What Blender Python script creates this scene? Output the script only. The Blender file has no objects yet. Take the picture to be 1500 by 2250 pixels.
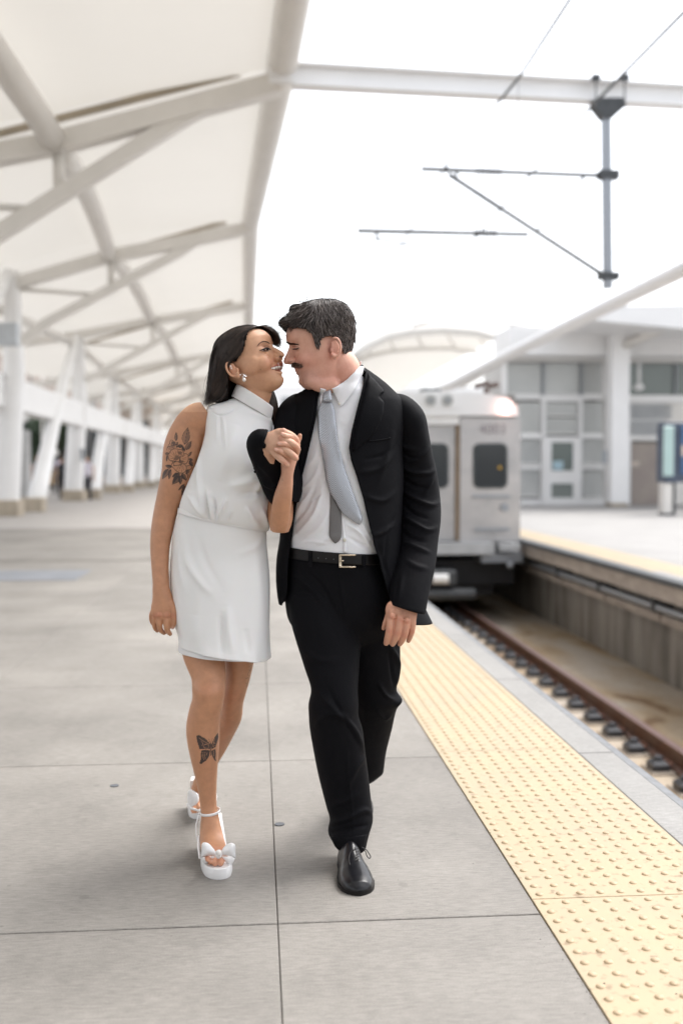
import bpy, bmesh, math, random
import numpy as np
from mathutils import Vector, Matrix
from mathutils.bvhtree import BVHTree
from mathutils.geometry import delaunay_2d_cdt

sc = bpy.context.scene
C = sc.collection
rnd = random.Random(7)
npr = np.random.default_rng(7)

# ------------------------------------------------------------------ camera
FPX = 2250.0; VPX, VPY = 564.0, 1028.0; CAMH = 1.25
psi = math.atan((750 - VPX) / FPX); tht = math.atan((1125 - VPY) / FPX)
CF = Vector((math.sin(psi) * math.cos(tht), math.cos(psi) * math.cos(tht), -math.sin(tht)))
CR = Vector((math.cos(psi), -math.sin(psi), 0))
CU = CR.cross(CF)
CAM = Vector((0, 0, CAMH))
cam_data = bpy.data.cameras.new('camera')
cam = bpy.data.objects.new('camera', cam_data); C.objects.link(cam)
mw = Matrix((CR, CU, -CF)).transposed().to_4x4(); mw.translation = CAM
cam.matrix_world = mw
cam_data.sensor_fit = 'VERTICAL'; cam_data.sensor_height = 36; cam_data.sensor_width = 24
cam_data.lens = 36.0
cam_data.clip_start = 0.05; cam_data.clip_end = 2000
cam_data.dof.use_dof = True; cam_data.dof.focus_distance = 3.12; cam_data.dof.aperture_fstop = 1.6
sc.camera = cam

# ------------------------------------------------------------------ world and sun
SUN_EL, SUN_AZ = math.radians(58), math.radians(62)     # azimuth clockwise from +Y
w = bpy.data.worlds.new('World'); sc.world = w; w.use_nodes = True
nt = w.node_tree; nt.nodes.clear()
sky = nt.nodes.new('ShaderNodeTexSky'); sky.sky_type = 'NISHITA'; sky.sun_disc = False
sky.sun_elevation = SUN_EL; sky.sun_rotation = SUN_AZ; sky.dust_density = 3.0; sky.air_density = 1.0; sky.ozone_density = 1.0
hs = nt.nodes.new('ShaderNodeHueSaturation'); hs.inputs['Saturation'].default_value = 0.22
hs.inputs['Value'].default_value = 1.0
bg = nt.nodes.new('ShaderNodeBackground'); bg.inputs['Strength'].default_value = 0.15
wo = nt.nodes.new('ShaderNodeOutputWorld')
nt.links.new(sky.outputs[0], hs.inputs['Color']); nt.links.new(hs.outputs[0], bg.inputs['Color']); nt.links.new(bg.outputs[0], wo.inputs['Surface'])
sl = bpy.data.lights.new('sun', 'SUN'); sl.energy = 0.9; sl.angle = math.radians(32); sl.color = (1, 0.975, 0.94)
so = bpy.data.objects.new('sun', sl); C.objects.link(so)
sd = Vector((math.sin(SUN_AZ) * math.cos(SUN_EL), math.cos(SUN_AZ) * math.cos(SUN_EL), math.sin(SUN_EL)))
so.rotation_euler = sd.to_track_quat('Z', 'Y').to_euler()
so.location = sd * 30
sc.view_settings.view_transform = 'Standard'; sc.view_settings.look = 'None'
sc.view_settings.exposure = 1.5; sc.view_settings.gamma = 1.0
try: sc.view_settings.use_curve_mapping = False
except Exception: pass
sc.render.engine = 'CYCLES'
cy = sc.cycles
cy.use_denoising = True
try: cy.denoiser = 'OPENIMAGEDENOISE'
except Exception: pass
cy.max_bounces = 8; cy.diffuse_bounces = 4; cy.transmission_bounces = 6; cy.transparent_max_bounces = 8
cy.sample_clamp_indirect = 8.0
cy.caustics_reflective = False; cy.caustics_refractive = False

# ------------------------------------------------------------------ picture <-> place
def P(u, v, y):
    "the point of the place seen at photo pixel (u, v) whose distance along the platform is y"
    d = CF + CR * ((u - 750) / FPX) + CU * ((1125 - v) / FPX)
    return CAM + d * (y / d.y)
def RAY(u, v):
    return (CF + CR * ((u - 750) / FPX) + CU * ((1125 - v) / FPX)).normalized()
def G(u, v, z=0.0):
    d = RAY(u, v); return CAM + d * ((z - CAMH) / d.z)
def PX(co):
    "n x 3 world points -> n x 2 photo pixels"
    r = np.asarray(co) - np.array(CAM)
    f = r @ np.array(CF); f = np.where(f < .05, .05, f)
    return np.stack([750 + FPX * (r @ np.array(CR)) / f, 1125 - FPX * (r @ np.array(CU)) / f], 1)

# ------------------------------------------------------------------ materials
def new_mat(name):
    m = bpy.data.materials.new(name); m.use_nodes = True
    return m, m.node_tree, m.node_tree.nodes['Principled BSDF']
def N(nt, t, **kw):
    n = nt.nodes.new(t)
    for k, v in kw.items():
        if k in n.inputs: n.inputs[k].default_value = v
        else: setattr(n, k, v)
    return n
def rgb(c, a=1): return (c[0], c[1], c[2], a)
def sc3(c, k): return tuple(min(1, x * k) for x in c)
def pmat(name, col, rough=.6, metal=0, var=.12, scale=3.0, bump=0, bscale=60, tint=None, coat=0, sheen=0, spec=.5, obj_rand=0, stretch=None):
    m, t, b = new_mat(name)
    L = t.links
    geo = N(t, 'ShaderNodeNewGeometry'); mp = N(t, 'ShaderNodeMapping')
    if stretch: mp.inputs['Scale'].default_value = stretch
    L.new(geo.outputs['Position'], mp.inputs['Vector'])
    n1 = N(t, 'ShaderNodeTexNoise', Scale=scale, Detail=6.0, Roughness=.6); L.new(mp.outputs[0], n1.inputs['Vector'])
    mr = N(t, 'ShaderNodeMapRange'); mr.inputs[1].default_value = .3; mr.inputs[2].default_value = .7
    L.new(n1.outputs[0], mr.inputs[0])
    mx = N(t, 'ShaderNodeMix', data_type='RGBA')
    mx.inputs[6].default_value = rgb(sc3(col, 1 - var)); mx.inputs[7].default_value = rgb(tint if tint else sc3(col, 1 + var))
    L.new(mr.outputs[0], mx.inputs[0])
    out = mx.outputs[2]
    if obj_rand:
        oi = N(t, 'ShaderNodeObjectInfo'); hv = N(t, 'ShaderNodeHueSaturation')
        m2 = N(t, 'ShaderNodeMapRange'); m2.inputs[3].default_value = 1 - obj_rand; m2.inputs[4].default_value = 1 + obj_rand
        L.new(oi.outputs['Random'], m2.inputs[0]); L.new(m2.outputs[0], hv.inputs['Value']); L.new(out, hv.inputs['Color']); out = hv.outputs[0]
    L.new(out, b.inputs['Base Color'])
    b.inputs['Roughness'].default_value = rough; b.inputs['Metallic'].default_value = metal
    b.inputs['Specular IOR Level'].default_value = spec
    if coat: b.inputs['Coat Weight'].default_value = coat
    if sheen: b.inputs['Sheen Weight'].default_value = sheen; b.inputs['Sheen Roughness'].default_value = .4
    if bump:
        n2 = N(t, 'ShaderNodeTexNoise', Scale=bscale, Detail=4.0); L.new(mp.outputs[0], n2.inputs['Vector'])
        bp = N(t, 'ShaderNodeBump', Strength=bump, Distance=.01); L.new(n2.outputs[0], bp.inputs['Height']); L.new(bp.outputs[0], b.inputs['Normal'])
    return m

# ------------------------------------------------------------------ objects
def link(o): C.objects.link(o); return o
def wloc(p):
    v = Vector((0, 0, 0))
    while p is not None: v += p.location; p = p.parent
    return v
def thing(name, label, cat, loc=(0, 0, 0), group=None):
    o = bpy.data.objects.new(name, None); link(o); o.location = Vector(loc); o.empty_display_size = .1
    o['label'] = label; o['category'] = cat
    if group: o['group'] = group
    return o
def tag(o, label, cat, group=None):
    o['label'] = label; o['category'] = cat
    if group: o['group'] = group
    return o
def mobj(name, V, F, m, parent=None, smooth=False, kind=None):
    "one mesh object from world-space vertices"
    V = np.asarray(V, dtype=float).reshape(-1, 3)
    if parent is not None: V = V - np.array(wloc(parent))
    me = bpy.data.meshes.new(name); me.from_pydata(V.tolist(), [], [tuple(int(i) for i in f) for f in F]); me.update()
    if smooth: me.polygons.foreach_set('use_smooth', [True] * len(me.polygons))
    if m is not None: me.materials.append(m)
    o = bpy.data.objects.new(name, me); link(o)
    if parent is not None: o.parent = parent
    if kind: o['kind'] = kind
    return o
class MB:
    def __init__(s): s.V = []; s.F = []
    def add(s, V, F):
        k = len(s.V); s.V += [tuple(v) for v in V]; s.F += [tuple(i + k for i in f) for f in F]; return s
    def box(s, lo, hi, bev=0):
        x0, y0, z0 = lo; x1, y1, z1 = hi
        if bev <= 0:
            V = [(x0,y0,z0),(x1,y0,z0),(x1,y1,z0),(x0,y1,z0),(x0,y0,z1),(x1,y0,z1),(x1,y1,z1),(x0,y1,z1)]
            return s.add(V, [(3,2,1,0),(4,5,6,7),(0,1,5,4),(1,2,6,5),(2,3,7,6),(3,0,4,7)])
        b = bev      # bevel on the upper edges only
        V = [(x0,y0,z0),(x1,y0,z0),(x1,y1,z0),(x0,y1,z0),(x0,y0,z1-b),(x1,y0,z1-b),(x1,y1,z1-b),(x0,y1,z1-b),
             (x0+b,y0+b,z1),(x1-b,y0+b,z1),(x1-b,y1-b,z1),(x0+b,y1-b,z1)]
        return s.add(V, [(3,2,1,0),(0,1,5,4),(1,2,6,5),(2,3,7,6),(3,0,4,7),(4,5,9,8),(5,6,10,9),(6,7,11,10),(7,4,8,11),(8,9,10,11)])
    def beam(s, a, b, w, h, up=(0, 0, 1)):
        a = Vector(a); b = Vector(b); d = (b - a).normalized(); u = Vector(up)
        sx = d.cross(u).normalized(); uz = sx.cross(d)
        V = []
        for p in (a, b):
            for i, j in ((-1,-1),(1,-1),(1,1),(-1,1)): V.append(p + sx * (w / 2 * i) + uz * (h / 2 * j))
        return s.add(V, [(0,1,2,3),(7,6,5,4),(0,4,5,1),(1,5,6,2),(2,6,7,3),(3,7,4,0)])
    def tube(s, pts, r, n=12, caps=True):
        pts = [Vector(p) for p in pts]; m = len(pts)
        rs = r if hasattr(r, '__len__') else [r] * m
        V = []; F = []; prev = None
        for i, p in enumerate(pts):
            d = (pts[min(i + 1, m - 1)] - pts[max(i - 1, 0)]).normalized()
            if prev is None:
                a = d.cross(Vector((0, 0, 1)));
                if a.length < .1: a = d.cross(Vector((1, 0, 0)))
            else: a = prev - d * prev.dot(d)
            a.normalize(); prev = a; b = d.cross(a)
            for k in range(n):
                t = 2 * math.pi * k / n; V.append(p + (a * math.cos(t) + b * math.sin(t)) * rs[i])
        for i in range(m - 1):
            for k in range(n):
                k2 = (k + 1) % n; F.append((i*n+k, i*n+k2, (i+1)*n+k2, (i+1)*n+k))
        if caps: F.append(tuple(range(n))[::-1]); F.append(tuple(range((m-1)*n, m*n)))
        return s.add(V, F)
    def ball(s, c, r, n=12, m=8, sq=(1, 1, 1)):
        V = []; F = []
        for j in range(m + 1):
            a = math.pi * j / m
            for k in range(n):
                t = 2 * math.pi * k / n
                V.append((c[0] + r*sq[0]*math.sin(a)*math.cos(t), c[1] + r*sq[1]*math.sin(a)*math.sin(t), c[2] + r*sq[2]*math.cos(a)))
        for j in range(m):
            for k in range(n):
                k2 = (k + 1) % n; F.append((j*n+k, (j+1)*n+k, (j+1)*n+k2, j*n+k2))
        return s.add(V, F)
    def prism(s, poly, depth):
        "poly: 3-D outline points; extruded by the vector depth"
        n = len(poly); V = [Vector(p) for p in poly] + [Vector(p) + Vector(depth) for p in poly]
        F = [tuple(range(n))[::-1], tuple(range(n, 2*n))] + [(k, (k+1) % n, n + (k+1) % n, n + k) for k in range(n)]
        return s.add(V, F)
    def build(s, name, m, parent=None, smooth=False, kind=None): return mobj(name, s.V, s.F, m, parent, smooth, kind)
def autosmooth(o, deg=35):
    me = o.data; me.polygons.foreach_set('use_smooth', [True] * len(me.polygons))
    try: me.set_sharp_from_angle(angle=math.radians(deg))
    except Exception: pass
    return o
def copy_tree(o, loc=None, label=None, parent=None):
    c = o.copy(); link(c)
    if parent is not None: c.parent = parent
    if loc is not None: c.location = Vector(loc)
    if label: c['label'] = label
    for ch in list(o.children): copy_tree(ch, parent=c)
    return c
# ================================================================== SETTING
M = {}
# platform concrete: broom-finished slabs with faint stains
def concrete(name, col, obj_rand=.04, broom=True, stain=.25):
    m, t, b = new_mat(name); L = t.links
    geo = N(t, 'ShaderNodeNewGeometry')
    mp = N(t, 'ShaderNodeMapping'); mp.inputs['Scale'].default_value = (1, 5, 1) if broom else (1, 1, 1)
    L.new(geo.outputs['Position'], mp.inputs['Vector'])
    big = N(t, 'ShaderNodeTexNoise', Scale=.9, Detail=7.0, Roughness=.62); L.new(geo.outputs['Position'], big.inputs['Vector'])
    br = N(t, 'ShaderNodeTexNoise', Scale=22.0, Detail=5.0, Roughness=.7); L.new(mp.outputs[0], br.inputs['Vector'])
    sp = N(t, 'ShaderNodeTexNoise', Scale=330.0, Detail=2.0); L.new(geo.outputs['Position'], sp.inputs['Vector'])
    r1 = N(t, 'ShaderNodeValToRGB'); r1.color_ramp.elements[0].position = .3; r1.color_ramp.elements[1].position = .72
    r1.color_ramp.elements[0].color = rgb(sc3(col, 1 - stain)); r1.color_ramp.elements[1].color = rgb(sc3(col, 1.08))
    L.new(big.outputs[0], r1.inputs[0])
    m1 = N(t, 'ShaderNodeMix', data_type='RGBA', blend_type='OVERLAY'); m1.inputs[0].default_value = .5
    L.new(r1.outputs[0], m1.inputs[6]); L.new(br.outputs[0], m1.inputs[7])
    m2 = N(t, 'ShaderNodeMix', data_type='RGBA', blend_type='OVERLAY'); m2.inputs[0].default_value = .42
    L.new(m1.outputs[2], m2.inputs[6]); L.new(sp.outputs[0], m2.inputs[7])
    # small dark spots (gum, drips)
    vo = N(t, 'ShaderNodeTexVoronoi', Scale=3.1); L.new(geo.outputs['Position'], vo.inputs['Vector'])
    lt = N(t, 'ShaderNodeMapRange'); lt.inputs[1].default_value = .035; lt.inputs[2].default_value = .055; lt.inputs[3].default_value = .65; lt.inputs[4].default_value = 1
    L.new(vo.outputs['Distance'], lt.inputs[0])
    m3 = N(t, 'ShaderNodeMix', data_type='RGBA', blend_type='MULTIPLY'); m3.inputs[0].default_value = .5
    L.new(m2.outputs[2], m3.inputs[6]); L.new(lt.outputs[0], m3.inputs[7])
    n5 = N(t, 'ShaderNodeTexNoise', Scale=2.6, Detail=8.0, Roughness=.75, Distortion=.4); L.new(geo.outputs['Position'], n5.inputs['Vector'])
    r5 = N(t, 'ShaderNodeMapRange'); r5.inputs[1].default_value = .56; r5.inputs[2].default_value = .74; r5.inputs[3].default_value = 1; r5.inputs[4].default_value = .80 if stain > .2 else .93
    L.new(n5.outputs[0], r5.inputs[0])
    m5 = N(t, 'ShaderNodeMix', data_type='RGBA', blend_type='MULTIPLY'); m5.inputs[0].default_value = 1.0; L.new(m3.outputs[2], m5.inputs[6]); L.new(r5.outputs[0], m5.inputs[7]); m3 = m5
    v2 = N(t, 'ShaderNodeTexVoronoi', Scale=7.3); L.new(geo.outputs['Position'], v2.inputs['Vector'])
    l2 = N(t, 'ShaderNodeMapRange'); l2.inputs[1].default_value = .03; l2.inputs[2].default_value = .05; l2.inputs[3].default_value = .72; l2.inputs[4].default_value = 1; L.new(v2.outputs['Distance'], l2.inputs[0])
    m6 = N(t, 'ShaderNodeMix', data_type='RGBA', blend_type='MULTIPLY'); m6.inputs[0].default_value = .8; L.new(m3.outputs[2], m6.inputs[6]); L.new(l2.outputs[0], m6.inputs[7]); m3 = m6
    oi = N(t, 'ShaderNodeObjectInfo'); hv = N(t, 'ShaderNodeHueSaturation')
    q = N(t, 'ShaderNodeMapRange'); q.inputs[3].default_value = 1 - obj_rand; q.inputs[4].default_value = 1 + obj_rand
    L.new(oi.outputs['Random'], q.inputs[0]); L.new(q.outputs[0], hv.inputs['Value']); L.new(m3.outputs[2], hv.inputs['Color'])
    L.new(hv.outputs[0], b.inputs['Base Color'])
    b.inputs['Roughness'].default_value = .72; b.inputs['Specular IOR Level'].default_value = .35
    ad = N(t, 'ShaderNodeMath', operation='ADD'); L.new(br.outputs[0], ad.inputs[0]); L.new(sp.outputs[0], ad.inputs[1])
    bp = N(t, 'ShaderNodeBump', Strength=.25, Distance=.004); L.new(ad.outputs[0], bp.inputs['Height']); L.new(bp.outputs[0], b.inputs['Normal'])
    return m
M['slab'] = concrete('broomed_concrete', (.264, .247, .226), .06, True, .34)
M['slabfar'] = concrete('far_concrete', (.36, .338, .318), 0, True, .08)
M['slabopp'] = concrete('opposite_platform_concrete', (.31, .30, .29), 0, True, .08)
M['coping'] = concrete('coping_concrete', (.275, .268, .258), .05, True, .2)
M['bed'] = None
M['joint'] = pmat('joint_filler', (.15, .135, .12), .9)
M['rubber'] = pmat('rubber_edge', (.16, .165, .175), .6, var=.2, scale=20)
M['white'] = pmat('white_painted_steel', (.80, .79, .77), .4, var=.04, scale=1.5)
M['white2'] = pmat('white_column_paint', (.86, .855, .85), .45, var=.03, scale=1.5)
M['cream'] = pmat('off_white_steel', (.77, .745, .705), .45, var=.04, scale=2)
M['shadowgap'] = pmat('brown_gap_shade', (.42, .36, .28), .7)  # brown colour stands for the shade between fabric and ribs
M['galv'] = pmat('galvanised_steel', (.33, .35, .38), .45, metal=.6, var=.1, scale=30)
M['dark'] = pmat('dark_steel', (.06, .065, .07), .5, var=.2, scale=10)
M['black'] = pmat('black_equipment', (.012, .012, .016), .55, var=.2)
M['wire'] = pmat('contact_wire_metal', (.11, .115, .12), .5)
M['stain'] = pmat('stainless_steel', (.46, .455, .46), .36, metal=.55, var=.12, scale=2, tint=(.56, .54, .535))
M['trainwhite'] = pmat('train_roof_paint', (.82, .83, .84), .35, var=.02)
M['brownseal'] = pmat('door_seal', (.30, .22, .15), .7)
M['winframe'] = pmat('window_rubber', (.045, .055, .06), .5)
M['beige'] = pmat('beige_stone', (.60, .52, .46), .8, var=.06)
M['bronze'] = pmat('brown_metal_door', (.30, .25, .235), .5, var=.1, scale=1.2, tint=(.36, .31, .27))
M['greyp'] = pmat('grey_paint', (.30, .32, .34), .5)
M['teal'] = pmat('pale_teal_panel', (.45, .60, .58), .3, var=.03)
M['blue'] = pmat('blue_sign', (.07, .15, .30), .4)
M['darkblue'] = pmat('dark_blue_cabinet', (.07, .09, .13), .5)
M['wood'] = pmat('blond_wood', (.55, .38, .22), .6, var=.1, scale=12)
M['plinth'] = pmat('tan_concrete_plinth', (.44, .38, .30), .8, var=.15, scale=4)
M['globe'] = pmat('opal_glass', (.85, .85, .84), .3, var=.01)
M['foliage'] = pmat('leaf_green', (.035, .06, .03), .7, var=.5, scale=9)
M['bark'] = pmat('bark', (.12, .09, .07), .9)
def glass(name, tintc, rough=.08):
    m, t, b = new_mat(name)
    geo = N(t, 'ShaderNodeNewGeometry'); n1 = N(t, 'ShaderNodeTexNoise', Scale=.7, Detail=3.0); t.links.new(geo.outputs['Position'], n1.inputs['Vector'])
    mx = N(t, 'ShaderNodeMix', data_type='RGBA'); mx.inputs[6].default_value = rgb(sc3(tintc, .75)); mx.inputs[7].default_value = rgb(sc3(tintc, 1.2))
    t.links.new(n1.outputs[0], mx.inputs[0]); t.links.new(mx.outputs[2], b.inputs['Base Color'])
    b.inputs['Roughness'].default_value = rough; b.inputs['Specular IOR Level'].default_value = .8
    return m
M['glassb'] = glass('facade_glass', (.50, .51, .50))
M['glassd'] = glass('dark_window_glass', (.035, .04, .045))
M['glassg'] = glass('greenish_door_glass', (.16, .19, .18))
def emis(name, col, s):
    m, t, b = new_mat(name); b.inputs['Base Color'].default_value = rgb(col)
    b.inputs['Emission Color'].default_value = rgb(col); b.inputs['Emission Strength'].default_value = s
    return m
M['lamp'] = emis('lit_marker_lamp', (1, .55, .45), 6)
M['warmlamp'] = emis('lit_warm_lamp', (1, .8, .5), 2)

# ---- platform: base sheet, slabs, tactile strip, coping
X0, X1, X2, X3, X4 = .7875, 1.395, 1.555, 1.60, 4.60     # strip edge, strip end, coping end, rubber end, far platform edge
SL = 1.57
mb = MB().box((-9.0, -4, -.25), (X3 - .03, 22.0, -.010))
platform = mb.build('platform', M['joint'], kind='structure')
x_cuts = [X0 + .0005, .053, .053 - SL, .053 - 2*SL, .053 - 3*SL, .053 - 4*SL, .053 - 5*SL]
y_cuts = [2.765 + SL * k for k in range(-4, 13)]
gap = .0035
for i in range(len(x_cuts) - 1):
    proto = None
    xa, xb = x_cuts[i+1], x_cuts[i]
    for j in range(len(y_cuts) - 1):
        ya = y_cuts[j]
        u = VPX + FPX * (xb / max(ya + SL, .5))
        if ya + SL < 1.6: continue
        if u < -350 and i > 1: continue
        if proto is None:
            o = MB().box((-(xb-xa)/2 + .0012, -SL/2 + gap, -.05), ((xb-xa)/2 - .0012, SL/2 - gap, 0), .0022).build('slab', M['slab']); proto = o
        else:
            o = proto.copy(); link(o)
        o.parent = platform; o.location = ((xa+xb)/2, ya + SL/2, 0)
# far paving and the plaza beside the columns
Y1 = y_cuts[-1]
mb = MB().box((-60, Y1 + .004, -.2), (X2 - .005, 160, 0)); far = mb.build('platform_far', M['slabfar'], kind='structure')
MB().box((-60, -10, -.2), (-9.02, Y1, 0)).build('plaza', M['slabfar'], kind='structure')
# expansion joint strip across the platform and the grey access cover let into it
MB().box((-9, 13.95, .001), (X0 - .01, 14.07, .004)).build('joint_strip', M['joint'], platform)
g0, g1 = G(-60, 1276), G(165, 1276)
mb = MB().box((g0.x, G(80, 1276).y, .001), (g1.x, G(80, 1254).y, .006), .002)
tag(mb.build('access_cover', pmat('cover_grey', (.19, .20, .22), .8)), 'flat grey metal access cover let into the platform floor', 'access cover')

# tactile warning strip
m, t, b = new_mat('tactile_yellow'); L = t.links
geo = N(t, 'ShaderNodeNewGeometry')
n1 = N(t, 'ShaderNodeTexNoise', Scale=2.4, Detail=6.0, Roughness=.65); L.new(geo.outputs['Position'], n1.inputs['Vector'])
r1 = N(t, 'ShaderNodeValToRGB'); r1.color_ramp.elements[0].position = .33; r1.color_ramp.elements[1].position = .62
r1.color_ramp.elements[0].color = (.37, .30, .205, 1); r1.color_ramp.elements[1].color = (.42, .325, .205, 1)
L.new(n1.outputs[0], r1.inputs[0])
sp = N(t, 'ShaderNodeTexNoise', Scale=34.0, Detail=4.0); L.new(geo.outputs['Position'], sp.inputs['Vector'])
r2 = N(t, 'ShaderNodeValToRGB'); r2.color_ramp.elements[0].position = .29; r2.color_ramp.elements[1].position = .42
r2.color_ramp.elements[0].color = (.50, .44, .39, 1); r2.color_ramp.elements[1].color = (1, 1, 1, 1); L.new(sp.outputs[0], r2.inputs[0])
mx = N(t, 'ShaderNodeMix', data_type='RGBA', blend_type='MULTIPLY'); mx.inputs[0].default_value = .7
L.new(r1.outputs[0], mx.inputs[6]); L.new(r2.outputs[0], mx.inputs[7]); L.new(mx.outputs[2], b.inputs['Base Color'])
b.inputs['Roughness'].default_value = .55
wv = N(t, 'ShaderNodeTexWave', Scale=75.0); wv.wave_type = 'BANDS'; wv.bands_direction = 'X'
L.new(geo.outputs['Position'], wv.inputs['Vector'])
bp = N(t, 'ShaderNodeBump', Strength=.25, Distance=.002); L.new(wv.outputs[0], bp.inputs['Height']); L.new(bp.outputs[0], b.inputs['Normal'])
M['tactile'] = m
m, t, b = new_mat('tactile_dome_yellow')
b.inputs['Base Color'].default_value = (.70, .47, .24, 1); b.inputs['Roughness'].default_value = .5
geo = N(t, 'ShaderNodeNewGeometry'); n1 = N(t, 'ShaderNodeTexNoise', Scale=50.0, Detail=3.0); t.links.new(geo.outputs['Position'], n1.inputs['Vector'])
cr = N(t, 'ShaderNodeValToRGB'); cr.color_ramp.elements[0].color = (.36, .27, .165, 1); cr.color_ramp.elements[1].color = (.42, .32, .20, 1)
cr.color_ramp.elements[0].position = .3; cr.color_ramp.elements[1].position = .6
t.links.new(n1.outputs[0], cr.inputs[0]); t.links.new(cr.outputs[0], b.inputs['Base Color'])
M['dome'] = m
def dome_vf(n=10, r0=.0120, r1=.0068, h=.0050):
    V = []; F = []
    for r, z in ((r0, 0), (r0*.9, h*.55), (r1, h*.95)):
        for k in range(n): V.append((r*math.cos(2*math.pi*k/n), r*math.sin(2*math.pi*k/n), z))
    V.append((0, 0, h))
    for j in range(2):
        for k in range(n): F.append((j*n+k, j*n+(k+1) % n, (j+1)*n+(k+1) % n, (j+1)*n+k))
    for k in range(n): F.append((2*n+k, 2*n+(k+1) % n, 3*n))
    return np.array(V), F
DV, DF = dome_vf()
dme = bpy.data.meshes.new('dome'); dme.from_pydata(DV.tolist(), [], DF); dme.materials.append(M['dome'])
dme.polygons.foreach_set('use_smooth', [True] * len(dme.polygons))
TL = 1.545; NR = 26; pitch = TL / NR; NC = 10
strip = thing('tactile_strip', 'long yellow tactile warning strip with raised domes along the near platform edge', 'tactile paving', (0, 0, 0))
proto = None; dome_count = 0
ty = 2.855 - 2 * TL
cand = []
while ty < 32:
    o = None
    if proto is None:
        proto = o = MB().box((-(X1-X0)/2 + .001, .002, -.03), ((X1-X0)/2 - .002, TL - .002, .004), .0015).build('tactile_tile', M['tactile'])
    else: o = proto.copy(); link(o)
    o.parent = strip; o.location = ((X0+X1)/2, ty, 0)
    rest = []
    for r in range(NR):
        for c in range(NC):
            x = (c + .5) / NC * (X1 - X0) - (X1-X0)/2; y = (r + .5) * pitch
            wx, wy = (X0+X1)/2 + x, ty + y
            if wy < 1.9: continue
            u = VPX + FPX * wx / wy; v = VPY + FPX * CAMH / wy
            if u < 1530 and v < 2270 and dome_count < 300:
                d = bpy.data.objects.new('dome', dme); link(d); d.parent = o; d.location = (x, y, .004); dome_count += 1
            elif wy < 20: rest.append((x, y))
    if rest:
        k = len(DV); VV = np.concatenate([DV + np.array([x, y, .004]) for x, y in rest])
        FF = [tuple(i + q * k for i in f) for q in range(len(rest)) for f in DF]
        me = bpy.data.meshes.new('domes'); me.from_pydata(VV.tolist(), [], FF); me.materials.append(M['dome'])
        me.polygons.foreach_set('use_smooth', [True] * len(me.polygons))
        d = bpy.data.objects.new('domes', me); link(d); d.parent = o; d['kind'] = 'stuff'
    ty += TL
# coping stones and the rubber nosing
cop = thing('platform_coping', 'pale concrete coping stones between the yellow strip and the track', 'coping', (0, 0, 0))
proto = None
ty = 2.765 - SL
while ty < 60:
    if proto is None: proto = o = MB().box((X1 + .003, .004, -.30), (X2, SL - .004, .002), .004).build('coping_stone', M['coping'])
    else: o = proto.copy(); link(o)
    o.parent = cop; o.location = (0, ty, 0); ty += SL
tag(MB().box((X2 + .002, -2, -.10), (X3, 60, -.004), .004).build('platform_nosing', M['rubber']), 'dark grey rubber nosing along the near platform edge', 'edge strip')
MB().box((X2 - .25, -4, -1.5), (X2 - .02, 160, -.302)).build('platform_wall', M['plinth'], kind='structure')

# ---- track bed with rust stains
m, t, b = new_mat('track_bed_concrete'); L = t.links
geo = N(t, 'ShaderNodeNewGeometry')
mp = N(t, 'ShaderNodeMapping'); mp.inputs['Scale'].default_value = (1.0, .45, 1); L.new(geo.outputs['Position'], mp.inputs['Vector'])
n1 = N(t, 'ShaderNodeTexNoise', Scale=.95, Detail=5.0, Roughness=.55, Distortion=.6); L.new(mp.outputs[0], n1.inputs['Vector'])
r1 = N(t, 'ShaderNodeValToRGB'); cr = r1.color_ramp
cr.elements[0].position = .30; cr.elements[0].color = (.07, .055, .045, 1)
cr.elements[1].position = .62; cr.elements[1].color = (.42, .365, .30, 1)
e = cr.elements.new(.40); e.color = (.20, .12, .06, 1)
e = cr.elements.new(.46); e.color = (.36, .27, .17, 1)
L.new(n1.outputs[0], r1.inputs[0])
n2 = N(t, 'ShaderNodeTexNoise', Scale=30.0, Detail=5.0, Roughness=.7); L.new(geo.outputs['Position'], n2.inputs['Vector'])
mx = N(t, 'ShaderNodeMix', data_type='RGBA', blend_type='OVERLAY'); mx.inputs[0].default_value = .4
L.new(r1.outputs[0], mx.inputs[6]); L.new(n2.outputs[0], mx.inputs[7]); L.new(mx.outputs[2], b.inputs['Base Color'])
b.inputs['Roughness'].default_value = .8
M['bed'] = m
BZ = -1.42
MB().box((X2 - .02, -4, BZ - .3), (5.35, 160, BZ)).build('track_bed', M['bed'], kind='structure')
M['rail'] = pmat('rusty_rail', (.115, .055, .034), .5, metal=.15, var=.35, scale=14, bump=.2, bscale=90)
M['railtop'] = pmat('worn_rail_head', (.24, .16, .15), .35, metal=.5, var=.1, scale=10)
M['pad'] = pmat('fastener_block', (.035, .037, .045), .45, var=.4, scale=40)
M['clip'] = pmat('rusty_clip', (.16, .06, .03), .7, var=.4, scale=60)
M['tie'] = pmat('concrete_pad', (.27, .215, .165), .85, var=.3, scale=5, tint=(.38, .33, .275))
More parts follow.
